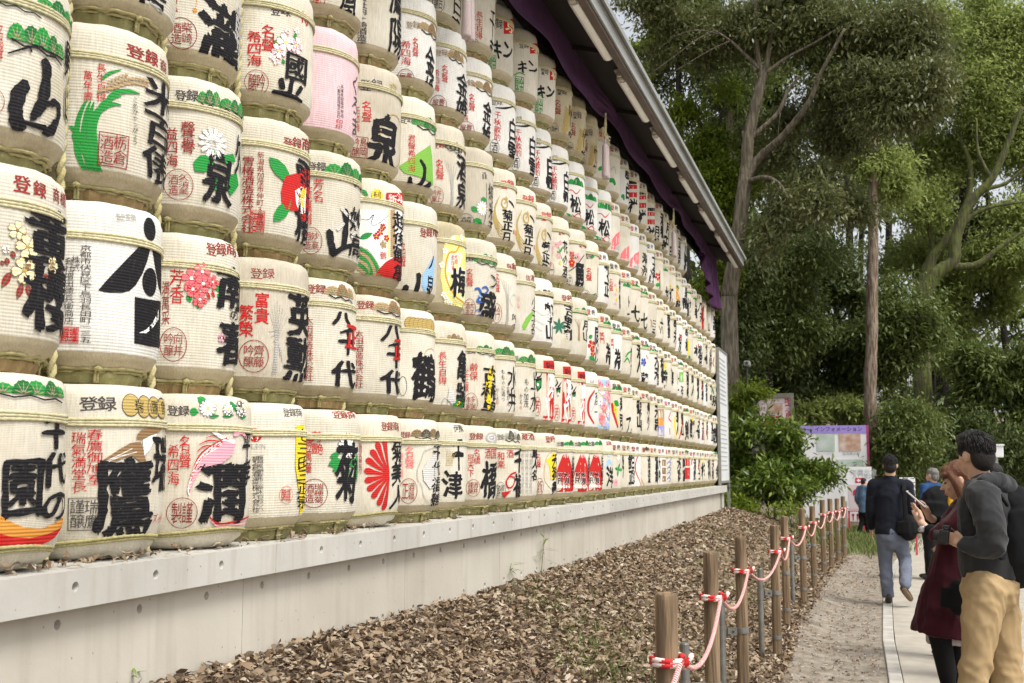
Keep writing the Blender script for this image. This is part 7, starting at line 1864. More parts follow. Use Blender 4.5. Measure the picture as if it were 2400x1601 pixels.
# ================================================================== SIGNS AND SMALL STRUCTURES at the far end
_t2 = bpy.data.curves.new('sign_source', 'FONT'); _t2o = bpy.data.objects.new('sign_source', _t2)
def text_mesh(txt, size, m, name, parent, loc, rz=0.0, vertical=False, align='LEFT'):
    """flat lettering facing -Y in its own frame, standing upright"""
    _t2.body = '\n'.join(txt) if vertical else txt
    _t2.size = size; _t2.space_line = 0.95 if vertical else 1.0; _t2.align_x = align; _t2.resolution_u = 1; _t2.offset = 0.008 * size
    me = eval_mesh(_t2o)
    me.transform(Matrix.Rotation(math.pi / 2, 4, 'X'))
    me.materials.clear(); me.materials.append(m)
    return obj(name, me, parent, loc, (0, 0, rz))
M_wht = mat('sign_white', (0.78, 0.78, 0.78), 0.45, (0.72, 0.72, 0.73), 3, 3)
M_pur = mat('sign_purple', (0.33, 0.25, 0.62), 0.5)
M_magenta = mat('sign_magenta_edge', (0.42, 0.05, 0.16), 0.5)
M_signred = mat('sign_red', (0.55, 0.04, 0.06), 0.5)
M_pink = mat('poster_pink', (0.72, 0.60, 0.62), 0.5, (0.66, 0.52, 0.55), 2, 3)
M_pgrey = mat('sign_grey_print', (0.42, 0.45, 0.46), 0.6)
M_pblk = mat('sign_black_print', (0.05, 0.05, 0.06), 0.6)
M_pic1 = mat('photo_print_pale', (0.55, 0.60, 0.58), 0.5, (0.35, 0.45, 0.36), 4, 5)
M_pic2 = mat('photo_print_room', (0.42, 0.24, 0.16), 0.5, (0.62, 0.52, 0.46), 6, 5)
M_frame = mat('poster_frame', (0.22, 0.21, 0.17), 0.6, (0.16, 0.15, 0.12), 6, 3)
M_hut = mat('hut_grey', (0.07, 0.075, 0.075), 0.8, (0.045, 0.05, 0.05), 3, 4)
M_steel2 = mat('sign_post_grey', (0.40, 0.41, 0.40), 0.5, (0.30, 0.31, 0.30), 6, 3)
def sign_root(name, label, cat, px, Y):
    p = at_y(px, 1150, Y)
    g = float(ground_z(p[0], Y))
    return tag(empty(name, (float(p[0]), Y, g)), label, cat), float(p[0]), g
def zz(py, Y): return float(at_y(2000, py, Y)[2])
def wx(px0, px1, Y): return float(at_y(px1, 1100, Y)[0] - at_y(px0, 1100, Y)[0])
# big information board with violet heading
Y = 30.0
r, x0, g = sign_root('information_board', 'white information board with violet heading and two pictures, left of the cedar', 'sign board', 1957, Y)
w = wx(1880, 2034, Y); zt = zz(997, Y) - g; zb_ = zz(1215, Y) - g
def R_(name, m, xa, xb, za, zb2, yoff, par=None, th=0.01):
    b = MB(); b.box(((xa + xb) / 2, yoff, (za + zb2) / 2), (xb - xa, th, zb2 - za)); return b.build(name, m, par)
pn = R_('panel', M_wht, -w / 2, w / 2, zb_, zt, 0, r, 0.05)
R_('edge', M_magenta, w / 2 + 0.001, w / 2 + 0.06, zb_, zt, 0, r, 0.06)
R_('heading_band', M_pur, -w / 2, w / 2, zt - 0.20, zt, -0.032, pn)
for s_ in (-0.4, 0.4): R_('leg', M_steel2, s_ * w - 0.03, s_ * w + 0.03, -0.2, zb_, 0, r, 0.06)
text_mesh('インフォメーション', 0.13, M_pblk, 'heading_lettering', pn, (-w / 2 + 0.35, -0.040, zt - 0.14))
f_ = lambda px: float(at_y(px, 1050, Y)[0]) - x0
h_ = lambda py: zz(py, Y) - g
R_('picture', M_pic1, f_(1915), f_(1957), h_(1057), h_(1017), -0.032, pn); R_('picture', M_pic2, f_(1967), f_(2018), h_(1057), h_(1017), -0.032, pn)
text_mesh('ミュージアム', 0.07, M_pgrey, 'caption', pn, (f_(1916), -0.034, h_(1066))); text_mesh('宝物展示室', 0.085, M_pgrey, 'caption', pn, (f_(1974), -0.034, h_(1066)))
R_('picture', M_pic1, f_(1962), f_(2022), h_(1098), h_(1077), -0.032, pn)
# white direction sign with a red arrow
Y = 28.5
r, x0, g = sign_root('direction_sign', 'white exhibition sign with a red arrow square, lower than the information board', 'sign', 2010, Y)
f_ = lambda px: float(at_y(px, 1100, Y)[0]) - x0
h_ = lambda py: zz(py, Y) - g
pn = R_('panel', M_wht, f_(1975), f_(2043), h_(1175), h_(1094), 0, r, 0.04)
for px in (1980, 2038): R_('leg', M_steel2, f_(px) - 0.025, f_(px) + 0.025, -0.1, h_(1175), 0, r, 0.04)
text_mesh('物展示室', 0.155, M_pgrey, 'lettering', pn, (f_(1992), -0.024, h_(1113))); text_mesh('入口案内', 0.13, M_pgrey, 'lettering', pn, (f_(1996), -0.024, h_(1122)))
pn2 = R_('arrow_square', M_signred, f_(2004), f_(2024), h_(1132), h_(1120), -0.026, pn)
b = MB(); xc, zc, a_ = f_(2014), h_(1126), 0.075
b.add([(xc - a_, -0.033, zc), (xc - a_ * 0.2, -0.033, zc - a_ * 0.65), (xc - a_ * 0.2, -0.033, zc - a_ * 0.22), (xc + a_, -0.033, zc - a_ * 0.22), (xc + a_, -0.033, zc + a_ * 0.22), (xc - a_ * 0.2, -0.033, zc + a_ * 0.22), (xc - a_ * 0.2, -0.033, zc + a_ * 0.65)], [tuple(range(7))])
b.build('arrow', M_wht, pn)
# poster stand with a red picture
Y = 27.5
r, x0, g = sign_root('poster_stand', 'white poster stand with a red robe picture in front of the arrow sign', 'sign', 2005, Y)
f_ = lambda px: float(at_y(px, 1150, Y)[0]) - x0
h_ = lambda py: zz(py, Y) - g
pn = R_('poster', M_wht, f_(1986), f_(2026), h_(1197), h_(1133), 0, r, 0.03); R_('poster_picture', M_pink, f_(1989), f_(2023), h_(1194), h_(1136), -0.018, pn, 0.006)
b = MB(); xa, xb = f_(1999), f_(2016)
pts = [(xa, h_(1152)), (xa + 0.04, h_(1147)), (xb - 0.04, h_(1147)), (xb, h_(1152)), (xb, h_(1162)), (xb - 0.05, h_(1160)), (xb - 0.03, h_(1175)), (xa + 0.03, h_(1175)), (xa + 0.05, h_(1160)), (xa, h_(1162))]
b.add([(x, -0.026, z) for x, z in pts], [tuple(reversed(range(len(pts))))]); b.build('robe_print', M_signred, pn)
for px in (1988, 2024): R_('leg', M_signred, f_(px) - 0.02, f_(px) + 0.02, -0.05, h_(1197), 0, r, 0.03)
R_('crossbar', M_signred, f_(1988), f_(2024), h_(1199), h_(1197), -0.003, r, 0.036); R_('lower_panel', M_wht, f_(1990), f_(2022), h_(1222), h_(1202), 0, r, 0.02)
b = MB(); xm = f_(2003)
for s_ in (-0.05, 0.05): b.box((xm + s_, -0.014, h_(1212)), (0.025, 0.006, 0.15)); b.box((xm + s_, -0.014, h_(1207)), (0.055 if s_ < 0 else 0.045, 0.006, 0.04))
b.build('cutlery_symbol', M_signred, r)
# framed poster above the shrub
Y = 28.0
r, x0, g = sign_root('framed_poster', 'framed pink poster rising above the shrub', 'poster', 1815, Y)
f_ = lambda px: float(at_y(px, 960, Y)[0]) - x0
h_ = lambda py: zz(py, Y) - g
pn = R_('poster', M_pink, f_(1776), f_(1853), h_(1030), h_(930), 0, r, 0.03)
R_('frame', M_frame, f_(1768), f_(1776), h_(1030), h_(919), -0.02, r, 0.08); R_('frame', M_frame, f_(1853), f_(1861), h_(1030), h_(919), -0.02, r, 0.08); R_('frame', M_frame, f_(1776) + 0.002, f_(1853) - 0.002, h_(930), h_(919), -0.02, r, 0.08)
for px in (1772, 1857): R_('leg', M_frame, f_(px) - 0.05, f_(px) + 0.05, -0.2, h_(1030), -0.02, r, 0.08)
text_mesh('昭憲皇太后', 0.20, M_signred, 'lettering', pn, (f_(1839), -0.022, h_(943)), vertical=True)
b = MB(); b.box((f_(1818), -0.02, h_(955)), (0.34, 0.008, 0.26)); b.box((f_(1805), -0.021, h_(950)), (0.12, 0.008, 0.2)); b.build('ornament_print', M_pic2, pn)
b = MB(); b.box((f_(1808), -0.02, h_(978)), (0.40, 0.008, 0.10)); b.box((f_(1806), -0.02, h_(988)), (0.30, 0.008, 0.25)); b.build('robe_print', M_signred, pn)
# small upright sign beyond the walking man
Y = 22.0
r, x0, g = sign_root('small_sign', 'small white upright sign beside the walking man', 'sign', 2127, Y)
f_ = lambda px: float(at_y(px, 1140, Y)[0]) - x0
h_ = lambda py: zz(py, Y) - g
b = MB(); b.box((0, 0, (h_(1119) + h_(1175)) / 2), (f_(2146) - f_(2109), 0.03, h_(1119) - h_(1175)), bev=0.01); pn = b.build('panel', M_wht, r)
text_mesh('ご休憩', 0.12, M_pblk, 'lettering', pn, (f_(2131), -0.017, h_(1131)), vertical=True); text_mesh('無料処', 0.12, M_pblk, 'lettering', pn, (f_(2114), -0.017, h_(1131)), vertical=True)
for px in (2112, 2143): R_('leg', M_signred, f_(px) - 0.015, f_(px) + 0.015, -0.05, h_(1175), 0, r, 0.03)
# pale box sign on a post, far right
Y = 26.0
r, x0, g = sign_root('box_sign', 'pale box sign on a post behind the man in the grey hoodie', 'sign', 2338, Y)
f_ = lambda px: float(at_y(px, 1060, Y)[0]) - x0
h_ = lambda py: zz(py, Y) - g
b = MB(); b.box((0, 0, (h_(1047) + h_(1073)) / 2), (f_(2354) - f_(2320), 0.22, h_(1047) - h_(1073)), bev=0.015); b.box((0, 0, h_(1045)), (f_(2356) - f_(2318), 0.26, 0.035)); b.build('box', M_wht, r)
R_('post', M_steel2, -0.035, 0.035, -0.2, h_(1073), 0, r, 0.07)
# camera on a mast
Y = 25.5
r, x0, g = sign_root('camera_mast', 'slim dark mast with a small surveillance camera above the shrub', 'camera', 1757, Y)
b = MB(); h1 = zz(850, Y) - g; b.tube([(0, 0, -0.2), (0, 0, h1 * 0.7), (0, 0, h1)], [0.035, 0.03, 0.028], 8); b.build('mast', M_hut, r)
b = MB(); b.box((0.02, -0.08, h1 + 0.03), (0.13, 0.34, 0.11), bev=0.02); hs_ = b.build('camera_housing', M_steel2, r); b = MB(); b.tube([(0.02, -0.245, h1 + 0.03), (0.02, -0.27, h1 + 0.03)], 0.035, 10); b.build('lens', M_hut, hs_)
# small dark hut behind the shrub
Y = 29.5
p = at_y(1735, 1000, Y)
hut = tag(empty('hut', (float(p[0]), Y + 1.0, float(ground_z(p[0], Y)))), 'dark grey hut half hidden behind the shrub', 'hut')
h1 = zz(935, Y) - float(ground_z(p[0], Y))
b = MB(); b.box((-0.2, 0, h1 / 2 - 0.1), (1.3, 1.8, h1 - 0.2)); b.build('wall', M_hut, hut)
b = MB(); b.box((-0.2, 0, h1 - 0.03), (1.55, 2.1, 0.10)); b.build('roof', M_frame, hut)
bpy.data.objects.remove(_t2o); bpy.data.curves.remove(_t2)

# ================================================================== PEOPLE
def icos(b, c, r, rot=None, sub=2):
    bm = bmesh.new(); bmesh.ops.create_icosphere(bm, subdivisions=sub, radius=1.0)
    bm.verts.index_update()
    V = []
    for v in bm.verts:
        q = Vector((v.co.x * r[0], v.co.y * r[1], v.co.z * r[2]))
        if rot is not None: q = rot @ q
        V.append((c[0] + q.x, c[1] + q.y, c[2] + q.z))
    F = [tuple(v.index for v in f.verts) for f in bm.faces]
    bm.free(); b.add(V, F)
def capsule(b, P, R, flat=None, up=None, open_end=False):
    """tapered limb with rounded ends through points P"""
    P = [np.asarray(p, float) for p in P]
    R = list(R)
    b.tube(P, [(r * (flat[0] if flat else 1), r * (flat[1] if flat else 1)) for r in R], 14, up=up)
    for i, (p, r) in enumerate(zip(P, R)):
        if open_end and i == len(P) - 1: continue
        q = r * (min(flat) if flat else 1)
        icos(b, p, (q * 0.99,) * 3, None, 1 if q < 0.02 else 2)
def remesh(b, voxel, smooth=4, name='blob', mats=None, wrinkle=0.0, seed=0, ws=(14, 14, 9)):
    me = new_mesh(name + '_src', b.v, b.f)
    o = bpy.data.objects.new('tmp', me)
    m = o.modifiers.new('r', 'REMESH'); m.mode = 'VOXEL'; m.voxel_size = voxel; m.use_smooth_shade = True
    if smooth:
        s_ = o.modifiers.new('s', 'SMOOTH'); s_.factor = 0.5; s_.iterations = smooth
    out = eval_mesh(o)
    bpy.data.objects.remove(o); bpy.data.meshes.remove(me)
    n = len(out.vertices)
    if wrinkle and n:
        co = np.zeros(n * 3, np.float32); no = np.zeros(n * 3, np.float32)
        out.vertices.foreach_get('co', co); out.vertices.foreach_get('normal', no)
        co = co.reshape(-1, 3); no = no.reshape(-1, 3)
        r_ = np.random.default_rng(seed + 17)
        x, y, z = co[:, 0] * ws[0], co[:, 1] * ws[1], co[:, 2] * ws[2]
        wx_, wz_ = np.sin(z * 0.9 + seed) + np.sin(y * 1.3 + x), np.sin(x * 1.1 - seed) + np.sin(y * 1.2)
        f = np.zeros(n)
        for q in range(9):              # sharp-crested folds running in many directions
            d = r_.normal(0, 1, 3); d /= np.linalg.norm(d); k = r_.uniform(0.7, 2.0)
            ph = (x * d[0] + y * d[1] + z * d[2]) * k + r_.uniform(0, 6.28) + 0.9 * wx_ * d[2] + 0.7 * wz_
            f += (1 - np.abs(np.sin(ph))) ** 2.2 * r_.uniform(0.5, 1.1)
        f = f - f.mean()
        co += no * (f * wrinkle * 1.25)[:, None]
        out.vertices.foreach_set('co', co.ravel())
    out.name = name
    out.polygons.foreach_set('use_smooth', np.ones(len(out.polygons), dtype=bool))
    out.materials.clear()
    for mm in (mats or []): out.materials.append(mm)
    out.update()
    return out
M_skin = mat('skin', (0.56, 0.36, 0.25), 0.5, (0.50, 0.29, 0.20), 9, 3, spec=0.4)
M_hairk = mat('hair_black', (0.012, 0.010, 0.010), 0.5, (0.018, 0.015, 0.014), 30, 4, bump=0.6, bscale=50, stretch=(6, 6, 1), spec=0.28)
M_hairr = mat('hair_auburn', (0.16, 0.055, 0.02), 0.45, (0.09, 0.03, 0.012), 30, 4, bump=0.6, bscale=50, stretch=(8, 8, 1), spec=0.45)
M_hairg = mat('hair_grey', (0.20, 0.19, 0.18), 0.6, (0.10, 0.095, 0.09), 30, 4, bump=0.5, bscale=50)
def cloth(name, c, k=0.75, rough=0.9, b=0.25, sc=350, sheen=0.0): return mat(name, c, rough, tuple(v * k for v in c), 9, 5, bump=b, bscale=sc, spec=0.15, bdist=0.003, sheen=sheen)
M_hood = cloth('hoodie_charcoal', (0.034, 0.035, 0.037), 0.75, sheen=0.15)
M_khaki = cloth('khaki_cotton', (0.42, 0.30, 0.16), 0.82)
M_maroon = cloth('maroon_wool', (0.050, 0.007, 0.012), 0.7, sheen=0.1)
M_blkc = cloth('black_cloth', (0.012, 0.012, 0.013), 0.7)
M_pale = cloth('pale_lining', (0.50, 0.44, 0.44), 0.85)
M_navy = cloth('dark_navy_jacket', (0.014, 0.016, 0.024), 0.7)
M_slate = cloth('slate_trousers', (0.14, 0.155, 0.20), 0.8)
M_blue = cloth('blue_jacket', (0.025, 0.065, 0.17), 0.75)
M_denim = cloth('denim_shirt', (0.12, 0.18, 0.28), 0.8)
M_yellow = cloth('yellow_scarf', (0.62, 0.34, 0.02), 0.85)
M_shoe = mat('shoe_leather', (0.02, 0.016, 0.014), 0.4, (0.035, 0.028, 0.022), 8, 3, spec=0.5)
M_sole = mat('shoe_sole', (0.24, 0.16, 0.10), 0.8)
M_plk = mat('black_plastic', (0.012, 0.012, 0.013), 0.35, spec=0.5)
M_glass = mat('lens_glass', (0.01, 0.01, 0.02), 0.08, spec=0.8)
M_silver = mat('silver_metal', (0.55, 0.55, 0.56), 0.3, metal=0.9)
M_phone = mat('phone_case', (0.62, 0.56, 0.55), 0.35, spec=0.5)
M_lip = mat('lip', (0.42, 0.10, 0.09), 0.45)
QX, QY, QS = 1950.0, 980.0, 450.0 / 1136.0
class Fig:
    """figure whose joints are read from the photograph at a chosen distance"""
    def __init__(s, name, label, Y, foot_px, group=None):
        s.Y = Y
        p = at_y(QX + foot_px * QS, 1300, Y)
        s.root = tag(empty(name, (float(p[0]), Y, 0.012)), label, 'person', group)
        s.inv = Matrix.Translation((-float(p[0]), -Y, -0.012))
    def j(s, x, y, dy=0.0): return at_y(QX + x * QS, QY + y * QS, s.Y + dy)
    def add(s, name, me, parent=None):
        o = obj(name, me, parent or s.root)
        if parent is None: o.matrix_parent_inverse = s.inv
        return o
    def blob(s, name, fn, voxel, mats, smooth=4, wr=0.0, seed=0, parent=None, ws=(14, 14, 9)):
        b = MB(); fn(b)
        me = remesh(b, voxel, smooth, name, mats if isinstance(mats, list) else [mats], wr, seed, ws)
        return s.add(name, me, parent)
def fingers(b, wrist, palm_end, spread_dir, curl_dir, L=0.075, r=0.0078, curl=0.6, thumb=None):
    """palm plus four curling fingers and a thumb"""
    w, pe = np.asarray(wrist, float), np.asarray(palm_end, float)
    ax = unit(pe - w); sp = unit(np.asarray(spread_dir, float)); cd_ = unit(np.asarray(curl_dir, float))
    capsule(b, [w, w + (pe - w) * 0.5, pe], [0.021, 0.026, 0.026], (0.62, 1.25), up=cd_)
    for k, (o_, l_) in enumerate(((-0.030, 0.80), (-0.010, 1.0), (0.010, 0.96), (0.030, 0.76))):
        p0 = pe + sp * o_ - ax * 0.01
        p1 = p0 + ax * L * 0.45 * l_ + cd_ * L * 0.12 * curl
        p2 = p1 + (ax * (1 - curl * 0.6) + cd_ * curl) * L * 0.36 * l_
        p3 = p2 + (ax * (1 - curl * 1.2) + cd_ * curl * 1.2) * L * 0.28 * l_
        capsule(b, [p0, p1, p2, p3], [r * 1.05, r, r * 0.92, r * 0.8])
    t0 = w + (pe - w) * 0.35 + sp * 0.026
    td = unit(sp * 0.8 + ax * 0.6 + cd_ * 0.5) if thumb is None else unit(np.asarray(thumb, float))
    capsule(b, [t0, t0 + td * 0.032, t0 + td * 0.032 + unit(td + ax * 0.8) * 0.03], [r * 1.35, r * 1.2, r])
def head(b, c, fwd, h=0.225, w=0.150, d=0.19, nose=True, ears=True, neck=None, tilt=0.0):
    """skull, jaw, nose, ears and brow in a head frame looking along fwd"""
    f = unit(np.asarray(fwd, float)); up = np.array([0, 0, 1.0]); up = unit(up - f * up.dot(f)); rt = np.cross(f, up)
    M_ = Matrix((tuple(rt), tuple(f), tuple(up))).transposed()
    c = np.asarray(c, float)
    g = lambda x, y, z: c + rt * x + f * y + up * z
    icos(b, g(0, -0.012, 0.025), (w * 0.50, d * 0.50, h * 0.40), M_, 3)           # skull
    icos(b, g(0, 0.025, -0.035), (w * 0.41, d * 0.36, h * 0.36), M_, 3)            # face
    icos(b, g(0, 0.052, -0.085), (w * 0.24, d * 0.16, h * 0.12), M_, 2)            # chin
    icos(b, g(0, 0.064, 0.012), (w * 0.34, d * 0.12, h * 0.06), M_, 2)             # brow
    if nose:
        icos(b, g(0, 0.094, -0.018), (0.0095, 0.010, 0.022), M_, 2); icos(b, g(0, 0.105, -0.034), (0.014, 0.013, 0.011), M_, 2)
        icos(b, g(0, 0.088, -0.062), (0.022, 0.009, 0.006), M_, 2); icos(b, g(0, 0.086, -0.073), (0.019, 0.009, 0.007), M_, 2)
        for s_ in (-1, 1): icos(b, g(s_ * 0.036, 0.062, -0.034), (0.024, 0.018, 0.020), M_, 2)
    if ears:
        for s_ in (-1, 1):
            icos(b, g(s_ * w * 0.50, -0.008, -0.012), (0.010, 0.019, 0.032), M_, 2); icos(b, g(s_ * (w * 0.50 + 0.006), -0.015, -0.002), (0.007, 0.012, 0.022), M_, 2)
    if neck is not None:
        capsule(b, [g(0, -0.02, -0.06), neck], [0.056, 0.062])
    return g, M_
def eyes(F, g, M_, nm='eye'):
    for s_ in (-1, 1):
        b = MB(); icos(b, g(s_ * 0.030, 0.0765, -0.004), (0.0135, 0.008, 0.0055), M_, 2); F.add(nm, new_mesh(nm, b.v, b.f, [M_plk], None, True))
        b = MB(); icos(b, g(s_ * 0.031, 0.080, 0.016), (0.020, 0.006, 0.0035), M_, 2); F.add('eyebrow', new_mesh('eyebrow', b.v, b.f, [M_hairk], None, True))
    b = MB(); icos(b, g(0, 0.093, -0.0665), (0.021, 0.006, 0.0065), M_, 2); F.add('lips', new_mesh('lips', b.v, b.f, [M_lip], None, True))
def shoe(F, heel, toe, lift=0.0):
    heel, toe = np.asarray(heel, float), np.asarray(toe, float)
    b = MB(); mid = heel * 0.45 + toe * 0.55
    up = np.array([0, 0, 1.0])
    capsule(b, [heel + up * 0.045, mid + up * 0.04, toe + up * 0.03], [0.042, 0.043, 0.036], (0.8, 1.0), up=(0, 0, 1)); icos(b, heel + up * 0.08, (0.042, 0.042, 0.05))
    o = F.add('shoe', remesh(b, 0.012, 3, 'shoe', [M_shoe]))
    return o

def strands(F, g, parent, m, n, seed, long=0.0, vol=1.0):
    """loose hair lying over the head in tapering locks"""
    r_ = random.Random(seed); b = MB()
    for k in range(n):
        a = r_.uniform(0, 6.283); e = r_.uniform(-0.65, 1.5)
        d = np.array([math.cos(a) * math.cos(e), math.sin(a) * math.cos(e), math.sin(e)])
        if d[1] > 0.55 and d[2] < 0.55 or (d[2] < 0.05 and d[1] > -0.35): continue
        P = []
        L_ = (0.05 + long) * r_.uniform(0.7, 1.3)
        flow = np.array([d[0] * 0.4 + r_.uniform(-0.3, 0.3), (0.5 if d[1] > 0 else -0.4) + r_.uniform(-0.3, 0.3), -0.75])
        for t in (0.0, 0.4, 0.75, 1.0):
            q = d + flow * t * L_ / 0.095
            nn = np.linalg.norm(q * np.array([1, 1, 1.0]))
            if not long: q = q / nn * (1.0 + 0.06 * t)
            P.append(g(q[0] * 0.083 * vol, -0.018 + q[1] * 0.105 * vol, 0.040 + q[2] * 0.090 * vol))
        b.tube(P, [0.0032, 0.0036, 0.0026, 0.0006], 4)
    o = F.add('hair_strands', new_mesh('hair_strands', b.v, b.f, [m], None, True), parent)
    return o

# ---- man in the charcoal hoodie with a camera, nearest on the right
F = Fig('person', 'standing man in charcoal hoodie, khaki trousers and backpack, holding a camera', 6.75, 930)
hc = F.j(842, 222); nk = F.j(880, 395)
fw = (-0.62, 0.78, -0.06)
sl, sr = F.j(893, 462, -0.19), F.j(868, 440, 0.21)
chest, belly, hip = F.j(925, 560), F.j(925, 780), F.j(935, 955)
el, wr_, hd = F.j(955, 742, -0.24), F.j(795, 752, -0.20), F.j(735, 725, -0.14)
er, wr2, hd2 = F.j(860, 745, 0.26), F.j(750, 720, 0.08), F.j(700, 700, 0.02)
kl, kr = F.j(865, 1350, -0.12), F.j(1025, 1340, 0.12)
al, ar = F.j(800, 1790, -0.12), F.j(1040, 1800, 0.12)
hl, hr = F.j(905, 1010, -0.09), F.j(968, 1010, 0.09)
cam_p = F.j(672, 700, -0.05)
holder = {}
def fb(b):
    holder['g'] = head(b, hc, fw, 0.235, 0.155, 0.20, neck=nk)
    capsule(b, [chest, belly, hip], [0.10, 0.09, 0.10]); capsule(b, [sl, chest, sr], [0.05, 0.08, 0.05]); capsule(b, [nk, chest], [0.06, 0.08])
    capsule(b, [sl, el, wr_], [0.05, 0.04, 0.028]); capsule(b, [sr, er, wr2], [0.05, 0.04, 0.028])
    fingers(b, wr_, hd, (0, 0, 1), (-0.5, 0.85, 0.1), 0.07, 0.0085, 0.8); fingers(b, wr2, hd2, (0, 0, 1), (-0.7, -0.6, 0), 0.07, 0.0085, 0.8)
    capsule(b, [hl, kl, al], [0.085, 0.055, 0.04]); capsule(b, [hr, kr, ar], [0.085, 0.055, 0.04])
    for a_ in (al, ar): capsule(b, [a_, (a_[0] - 0.13, a_[1] + 0.04, 0.05)], [0.04, 0.03])
F.blob('body', fb, 0.009, M_skin, 2)
g, M_ = holder['g']
eyes(F, g, M_)
def fh(b):
    icos(b, g(0, -0.022, 0.045), (0.082, 0.104, 0.088), M_, 3); icos(b, g(0, -0.062, -0.008), (0.074, 0.058, 0.085), M_, 3); icos(b, g(0, 0.03, 0.098), (0.066, 0.072, 0.040), M_, 3); icos(b, g(0, 0.075, 0.088), (0.05, 0.028, 0.026), M_, 2)
    for s_ in (-1, 1): icos(b, g(s_ * 0.070, 0.008, 0.035), (0.014, 0.045, 0.045), M_, 2)
    r_ = random.Random(2)
    for k in range(70):
        a = r_.uniform(0, 6.28); e = r_.uniform(-0.1, 1.4)
        d = np.array([math.cos(a) * math.cos(e), math.sin(a) * math.cos(e), math.sin(e)])
        if d[1] > 0.75 and d[2] < 0.5: continue
        p0 = g(d[0] * 0.068, -0.018 + d[1] * 0.088, 0.040 + d[2] * 0.075); p1 = g(d[0] * 0.082, -0.010 + d[1] * 0.106 + 0.012, 0.040 + d[2] * 0.102)
        capsule(b, [p0, p1], [0.014, 0.007])
hr_ = F.blob('hair', fh, 0.006, M_hairk, 1)
strands(F, g, hr_, M_hairk, 520, 4, 0.0, 1.03)
def fj(b):
    capsule(b, [F.j(905, 455), chest, F.j(930, 680), F.j(935, 850), F.j(940, 945)], [0.140, 0.166, 0.162, 0.160, 0.156], (1.0, 0.88), up=(1, 0, 0), open_end=True); capsule(b, [sl, F.j(885, 440), sr], [0.078, 0.10, 0.078])
    capsule(b, [sl, F.j(930, 610, -0.25), el], [0.090, 0.080, 0.076]); capsule(b, [el, F.j(880, 765, -0.23), F.j(800, 752, -0.205)], [0.074, 0.064, 0.048]); capsule(b, [sr, er, F.j(790, 735, 0.12)], [0.086, 0.068, 0.046])
    pass
F.blob('hoodie', fj, 0.010, M_hood, 2, 0.0046, 3, ws=(20, 20, 20))
def fhd(b):
    # hood bunched behind the neck
    capsule(b, [F.j(838, 418, -0.13), F.j(900, 372, -0.14), F.j(985, 372, -0.08), F.j(1035, 410, 0.02), F.j(985, 372, 0.13), F.j(900, 370, 0.16), F.j(835, 410, 0.13)], [0.028, 0.042, 0.052, 0.058, 0.052, 0.042, 0.028])
    capsule(b, [F.j(960, 400, 0), F.j(1040, 432, 0), F.j(1085, 440, 0.02)], [0.075, 0.062, 0.034]); capsule(b, [F.j(900, 400, -0.05), F.j(900, 400, 0.06)], [0.075, 0.075])
F.blob('hood', fhd, 0.009, M_hood, 2, 0.003, 7, ws=(26, 26, 24))
def fp(b):
    capsule(b, [F.j(925, 955), F.j(938, 1010)], [0.152, 0.158], (1, 0.95), up=(1, 0, 0)); capsule(b, [hl, F.j(885, 1170, -0.11), kl, F.j(830, 1600, -0.12), F.j(805, 1775, -0.12)], [0.118, 0.104, 0.086, 0.080, 0.078], open_end=True); capsule(b, [hr, F.j(1000, 1170, 0.11), kr, F.j(1035, 1600, 0.12), F.j(1042, 1785, 0.12)], [0.118, 0.104, 0.086, 0.080, 0.078], open_end=True)
F.blob('trousers', fp, 0.011, M_khaki, 2, 0.0042, 5, ws=(15, 15, 17))
for a_ in (al, ar): shoe(F, (a_[0] + 0.04, a_[1] - 0.01, 0.015), (a_[0] - 0.19, a_[1] + 0.07, 0.015))
def fbk(b):
    capsule(b, [F.j(1085, 540, 0.02), F.j(1110, 700, 0.02), F.j(1105, 860, 0.02)], [0.145, 0.165, 0.150], (0.95, 1.05)); capsule(b, [F.j(1160, 700, 0.02), F.j(1150, 850, 0.02)], [0.10, 0.10])
bp = F.blob('backpack', fbk, 0.012, M_blkc, 3, 0.003, 1)
def fst(b):
    capsule(b, [F.j(1040, 520, -0.20), F.j(985, 440, -0.20), F.j(905, 412, -0.19), F.j(838, 440, -0.155), F.j(835, 560, -0.175), F.j(900, 720, -0.18), F.j(1020, 830, -0.17)], [0.022] * 7, (0.45, 1.3))
F.blob('shoulder_strap', fst, 0.008, M_blkc, 2, parent=bp)
b = MB(); b.box((0, 0, 0), (0.055, 0.125, 0.082), bev=0.012); b.box((0.0, 0.0, 0.048), (0.04, 0.045, 0.026), bev=0.008); b.box((0.005, -0.045, 0.044), (0.025, 0.02, 0.010), bev=0.003)
cam_o = tag(empty('camera', tuple(cam_p)), 'black camera held at chest height by the man in the hoodie', 'camera')
cam_o.rotation_euler = (0.0, 0.15, -0.25)
b.build('camera_body', M_plk, cam_o)
b = MB(); b.tube([(-0.024, 0, -0.005), (-0.045, 0, -0.005), (-0.060, 0, -0.006)], [0.034, 0.033, 0.031], 18); ln_ = b.build('lens', M_plk, cam_o, smooth=False)
b = MB(); b.tube([(-0.0605, 0, -0.006), (-0.062, 0, -0.006)], 0.024, 16); b.build('lens_glass', M_glass, ln_)

